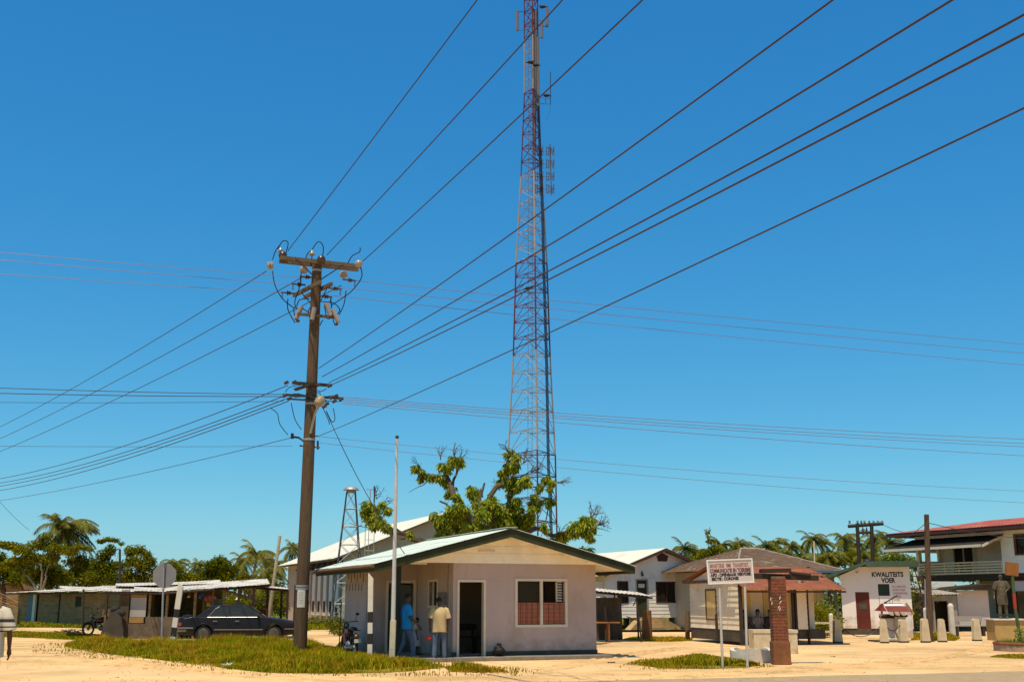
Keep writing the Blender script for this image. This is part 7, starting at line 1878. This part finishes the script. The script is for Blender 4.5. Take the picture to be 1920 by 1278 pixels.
# cabin
def csec(x, y0, z0, y1, z1): return [(x, y0, z0), (x, y1, z1), (x, y1 * .82, z1 + .035), (x, -y1 * .82, z1 + .035), (x, -y1, z1), (x, -y0, z0)]
ro = [(.66, .62, .90, .60, .905), (1.22, .70, .90, .58, 1.31), (1.5, .76, .90, .60, 1.345), (2.3, .76, .90, .61, 1.355), (2.62, .76, .90, .59, 1.31), (3.25, .72, .88, .66, .895)]
m = MB(); loft(m, [csec(*q) for q in ro]); m.build('cabin', paint, car, smooth=True)
gl = mat('car_glass', (.03, .03, .022), .05, .15, 2, 0, spec=.45)
def pane(pts, off=.006):
    q = MB(); v = [Vector(p) for p in pts]; n_ = (v[1] - v[0]).cross(v[2] - v[1]).normalized()
    c_ = sum(v, Vector()) / len(v)
    if n_.dot(c_ - Vector((2, 0, .9))) < 0: n_ = -n_
    a_ = [p + n_ * off for p in v]; b_ = [p + n_ * (off - .004) for p in v]; k = len(v)
    q.add(a_ + b_, [tuple(range(k)), tuple(range(2 * k - 1, k - 1, -1))] + [(i, (i + 1) % k, k + (i + 1) % k, k + i) for i in range(k)])
    return q
for s in (-1, 1):
    def yy(z): return s * (.76 - (.76 - .605) * (z - .90) / .445 + .004)
    pane([(1.12, yy(.93) * .985, .93), (1.92, yy(.93), .93), (1.87, yy(1.30), 1.30), (1.50, yy(1.30), 1.30), (1.36, yy(1.22) * .985, 1.22)]).build('side_window', gl, car)
    pane([(1.98, yy(.93), .93), (3.02, yy(.93) * .975, .93), (2.66, yy(1.25) * .985, 1.25), (2.50, yy(1.30), 1.30), (1.94, yy(1.30), 1.30)]).build('side_window', gl, car)
    m = MB(); m.tube([(1.10, yy(.91) * 1.01, .915), (3.05, yy(.91) * 1.0, .915)], .009, 5); m.tube([(1.12, yy(.93) * .995, .93), (1.37, yy(1.23) * .99, 1.23), (1.52, yy(1.315), 1.315)], .006, 4); m.build('window_trim', chrome, car)
    m = MB(); m.bx(.02, .60, s * .85 - .012, s * .85 + .012, .50, .55); m.bx(1.38, 3.20, s * .858 - .012, s * .858 + .012, .44, .475); m.bx(4.02, 4.45, s * .835 - .012, s * .835 + .012, .46, .495); m.build('side_trim', chrome, car)
    for x in (1.32, 2.14): m = MB(); m.bx(x, x + .16, s * .862 - .012, s * .862 + .012, .755, .79); m.build('door_handle', chrome, car, bevel=.005)
    m = MB(); m.box((3.02, s * .90, .95), (.10, .16, .10)); m.tube([(3.0, s * .80, .92), (3.02, s * .88, .93)], .02, 5); m.build('wing_mirror', black, car, bevel=.02)
    for cx in (.98, 3.62):
        m = MB(); m.torus((cx, s * .845, .32), .355, .025, 28, 6, 'Y'); m.build('arch_trim', chrome if False else paint, car, smooth=True)
        m = MB(); m.lathe((cx, s * .74 - .10, .30), [(.22, 0), (.29, .01), (.305, .05), (.305, .15), (.29, .19), (.22, .20)], 24, axis='Y'); wh_ = m.build('wheel', black, car, smooth=True)
        m = MB(); m.lathe((cx, s * .84 - .02, .30), [(.02, -.01), (.19, .0), (.205, .01), (.19, .02), (.05, .035), (.02, .035)], 20, axis='Y'); m.build('rim', mat('dusty_rim', (.10, .08, .05), .5, .2, 6, metal=.3), wh_, smooth=True)
    m = MB(); m.box((.005, s * .60, .66), (.04, .30, .15)); m.box((.09, s * .81, .66), (.14, .04, .13)); m.build('tail_light', mat('tail_red', (.28, .045, .02), .25, .15, 5, spec=.5), car, bevel=.008)
    m = MB(); m.box((4.53, s * .56, .56), (.05, .26, .12)); m.build('headlight', mat('headlight_glass', (.5, .5, .5), .1), car, bevel=.01)
pane([(.72, -.52, .935), (.72, .52, .935), (1.20, .50, 1.285), (1.20, -.50, 1.285)], .03).build('rear_window', gl, car)
pane([(3.20, -.58, .93), (3.20, .58, .93), (2.70, .52, 1.27), (2.70, -.52, 1.27)], .03).build('windscreen', gl, car)
m = MB(); m.bx(-.10, .02, -.80, .80, .38, .48); m.bx(-.10, .35, -.835, -.80, .38, .48); m.bx(-.10, .35, .80, .835, .38, .48); m.build('rear_bumper', mat('worn_bumper', (.22, .18, .14), .35, .2, 4, metal=.5), car, bevel=.015)
m = MB(); m.bx(4.53, 4.64, -.80, .80, .36, .46); m.build('front_bumper', chrome, car, bevel=.015)
m = MB(); m.bx(-.02, .0, -.26, .26, .60, .72); m.build('number_plate', mat('plate_grey', (.4, .38, .34), .5), car)
m = MB(); m.bx(.03, .62, -.70, .70, .905, .93); m.build('boot_lid', mat('boot_sheen', (.05, .05, .055), .15, .05, 2, spec=.8, coat=1), car, bevel=.012)
# ================================================================ motorbikes
def motorbike(label, loc, rz):
    t = thing('motorbike', label, 'motorbike', loc, rz, None)
    for x in (-.62, .62):
        m = MB(); m.torus((x, 0, .29), .25, .04, 26, 7, 'Y'); w_ = m.build('wheel', black, t, smooth=True)
        m = MB(); m.torus((x, 0, .29), .205, .012, 26, 5, 'Y'); m.lathe((x, -.05, .29), [(.05, 0), (.05, .10)], 10, axis='Y')
        for k in range(12): a = k * PI / 6; m.tube([(x, 0, .29), (x + .2 * math.cos(a), 0, .29 + .2 * math.sin(a))], .004, 3)
        m.build('rim', steel, w_)
    m = MB(); m.tube([(.62, .07, .29), (.45, .07, .72), (.40, .05, .92)], .022, 6); m.tube([(.62, -.07, .29), (.45, -.07, .72), (.40, -.05, .92)], .022, 6); m.tube([(.42, 0, .8), (.1, 0, .55), (-.1, 0, .35), (-.62, .06, .29)], .025, 6); m.tube([(-.35, 0, .72), (-.15, 0, .35)], .022, 6); m.tube([(-.62, -.07, .29), (-.42, -.08, .66)], .025, 6); m.build('frame', steel_dark, t, smooth=True)
    m = MB(); m.tube([(.36, -.33, .98), (.40, -.12, .96), (.40, .12, .96), (.36, .33, .98)], .014, 6); m.tube([(.42, -.25, .98), (.40, -.30, 1.16)], .007, 4); m.ell((.40, -.31, 1.18), (.02, .06, .04), 8, 6); m.tube([(.42, .25, .98), (.40, .30, 1.16)], .007, 4); m.ell((.40, .31, 1.18), (.02, .06, .04), 8, 6); m.build('handlebar', steel_dark, t, smooth=True)
    m = MB(); m.ell((.47, 0, .86), (.08, .10, .09)); m.build('headlamp', chrome, t, smooth=True)
    m = MB(); m.ell((-.28, 0, .78), (.38, .12, .06)); m.bx(-.86, -.52, -.10, .10, .74, .76); m.build('seat', black, t, smooth=True)
    m = MB(); m.ell((.12, 0, .66), (.24, .11, .12)); m.tube([(.4, 0, .62), (.3, 0, .35)], [.12, .10], 8); m.build('fairing', mat('bike_red', (.10, .02, .015), .35, .1, 4, spec=.5), t, smooth=True)
    m = MB(); m.ell((0, 0, .34), (.17, .12, .12)); m.tube([(.05, .12, .28), (-.2, .14, .24), (-.75, .14, .30)], [.03, .035, .045], 8); m.build('engine', mat('engine_grey', (.2, .19, .18), .45, .2, 5, metal=.6), t, smooth=True)
    m = MB(); m.tube([(.88, 0, .34), (.80, 0, .52), (.62, 0, .58), (.44, 0, .54)], .045, 6); m.tube([(-.45, 0, .60), (-.7, 0, .60), (-.90, 0, .42)], .05, 6); m.build('mudguards', black, t, smooth=True)
    m = MB(); m.ell((-.86, 0, .60), (.05, .08, .05)); m.build('tail_light', mat('tail_orange', (.45, .14, .02), .3), t, smooth=True)
    m = MB(); m.bx(-.93, -.91, -.09, .09, .42, .52); m.build('number_plate', white_paint, t)
    return t
k1 = PB @ Vector((-2.05, 1.6, 0)); motorbike('motorbike parked in the shade against the left wall of the mauve building', (P(655, 1212, 33.3).x, 33.3, 0), 1.95)
motorbike('motorbike with one wheel showing beside the grey bundle at the market stall', (XW(195, 52), 52, 0), PI - .1)
t = MB(); t.tube([(0, 0, 0), (.03, 0, 1.5)], .018, 5); o = t.build('thin_stake', wood_dark); o.location = (P(636, 1206, 38.5).x, 38.5, 0); tag(o, 'thin dark stake left of the shaded motorbike', 'stake')
# ================================================================ give every countable piece its own object
def split_parts(prefix, new):
    for o in [q for q in bpy.data.objects if q.type == 'MESH' and q.name.split('.')[0] == prefix and q.parent]:
        bm = bmesh.new(); bm.from_mesh(o.data); bm.verts.ensure_lookup_table()
        seen = [-1] * len(bm.verts); k = 0
        for v in bm.verts:
            if seen[v.index] >= 0: continue
            st_ = [v]; seen[v.index] = k
            while st_:
                a = st_.pop()
                for e in a.link_edges:
                    b = e.other_vert(a)
                    if seen[b.index] < 0: seen[b.index] = k; st_.append(b)
            k += 1
        bm.free()
        if k < 2: o.name = new; continue
        me = o.data
        for i in range(k):
            idx = [j for j, s in enumerate(seen) if s == i]; mp = {j: n for n, j in enumerate(idx)}
            nm = bpy.data.meshes.new(new); fs = [tuple(mp[v] for v in p.vertices) for p in me.polygons if seen[p.vertices[0]] == i]
            nm.from_pydata([tuple(me.vertices[j].co) for j in idx], [], fs)
            for mt_ in me.materials: nm.materials.append(mt_)
            n = bpy.data.objects.new(new, nm); COL.objects.link(n); n.parent = o.parent
        bpy.data.objects.remove(o)
for a_, b_ in (('veranda_posts', 'veranda_post'), ('line_clamps', 'line_clamp'), ('insulators', 'insulator'), ('piers', 'pier'), ('rails', 'rail'), ('posts', 'post'), ('yellow_shutters', 'shutter'),
               ('vent_slots', 'vent_slot'), ('yellow_door', 'yellow_door'), ('doorway', 'doorway'), ('roof_beam', 'roof_beam'), ('opening', 'opening'), ('hanging_goods', 'hanging_goods'), ('awning_valance', 'valance_flap'),
               ('coconuts', 'coconut'), ('arm_brace', 'arm_brace'), ('paint_marks', 'paint_mark'), ('service_loops', 'service_loop'), ('jumper_cables', 'jumper_cable')):
    split_parts(a_, b_)
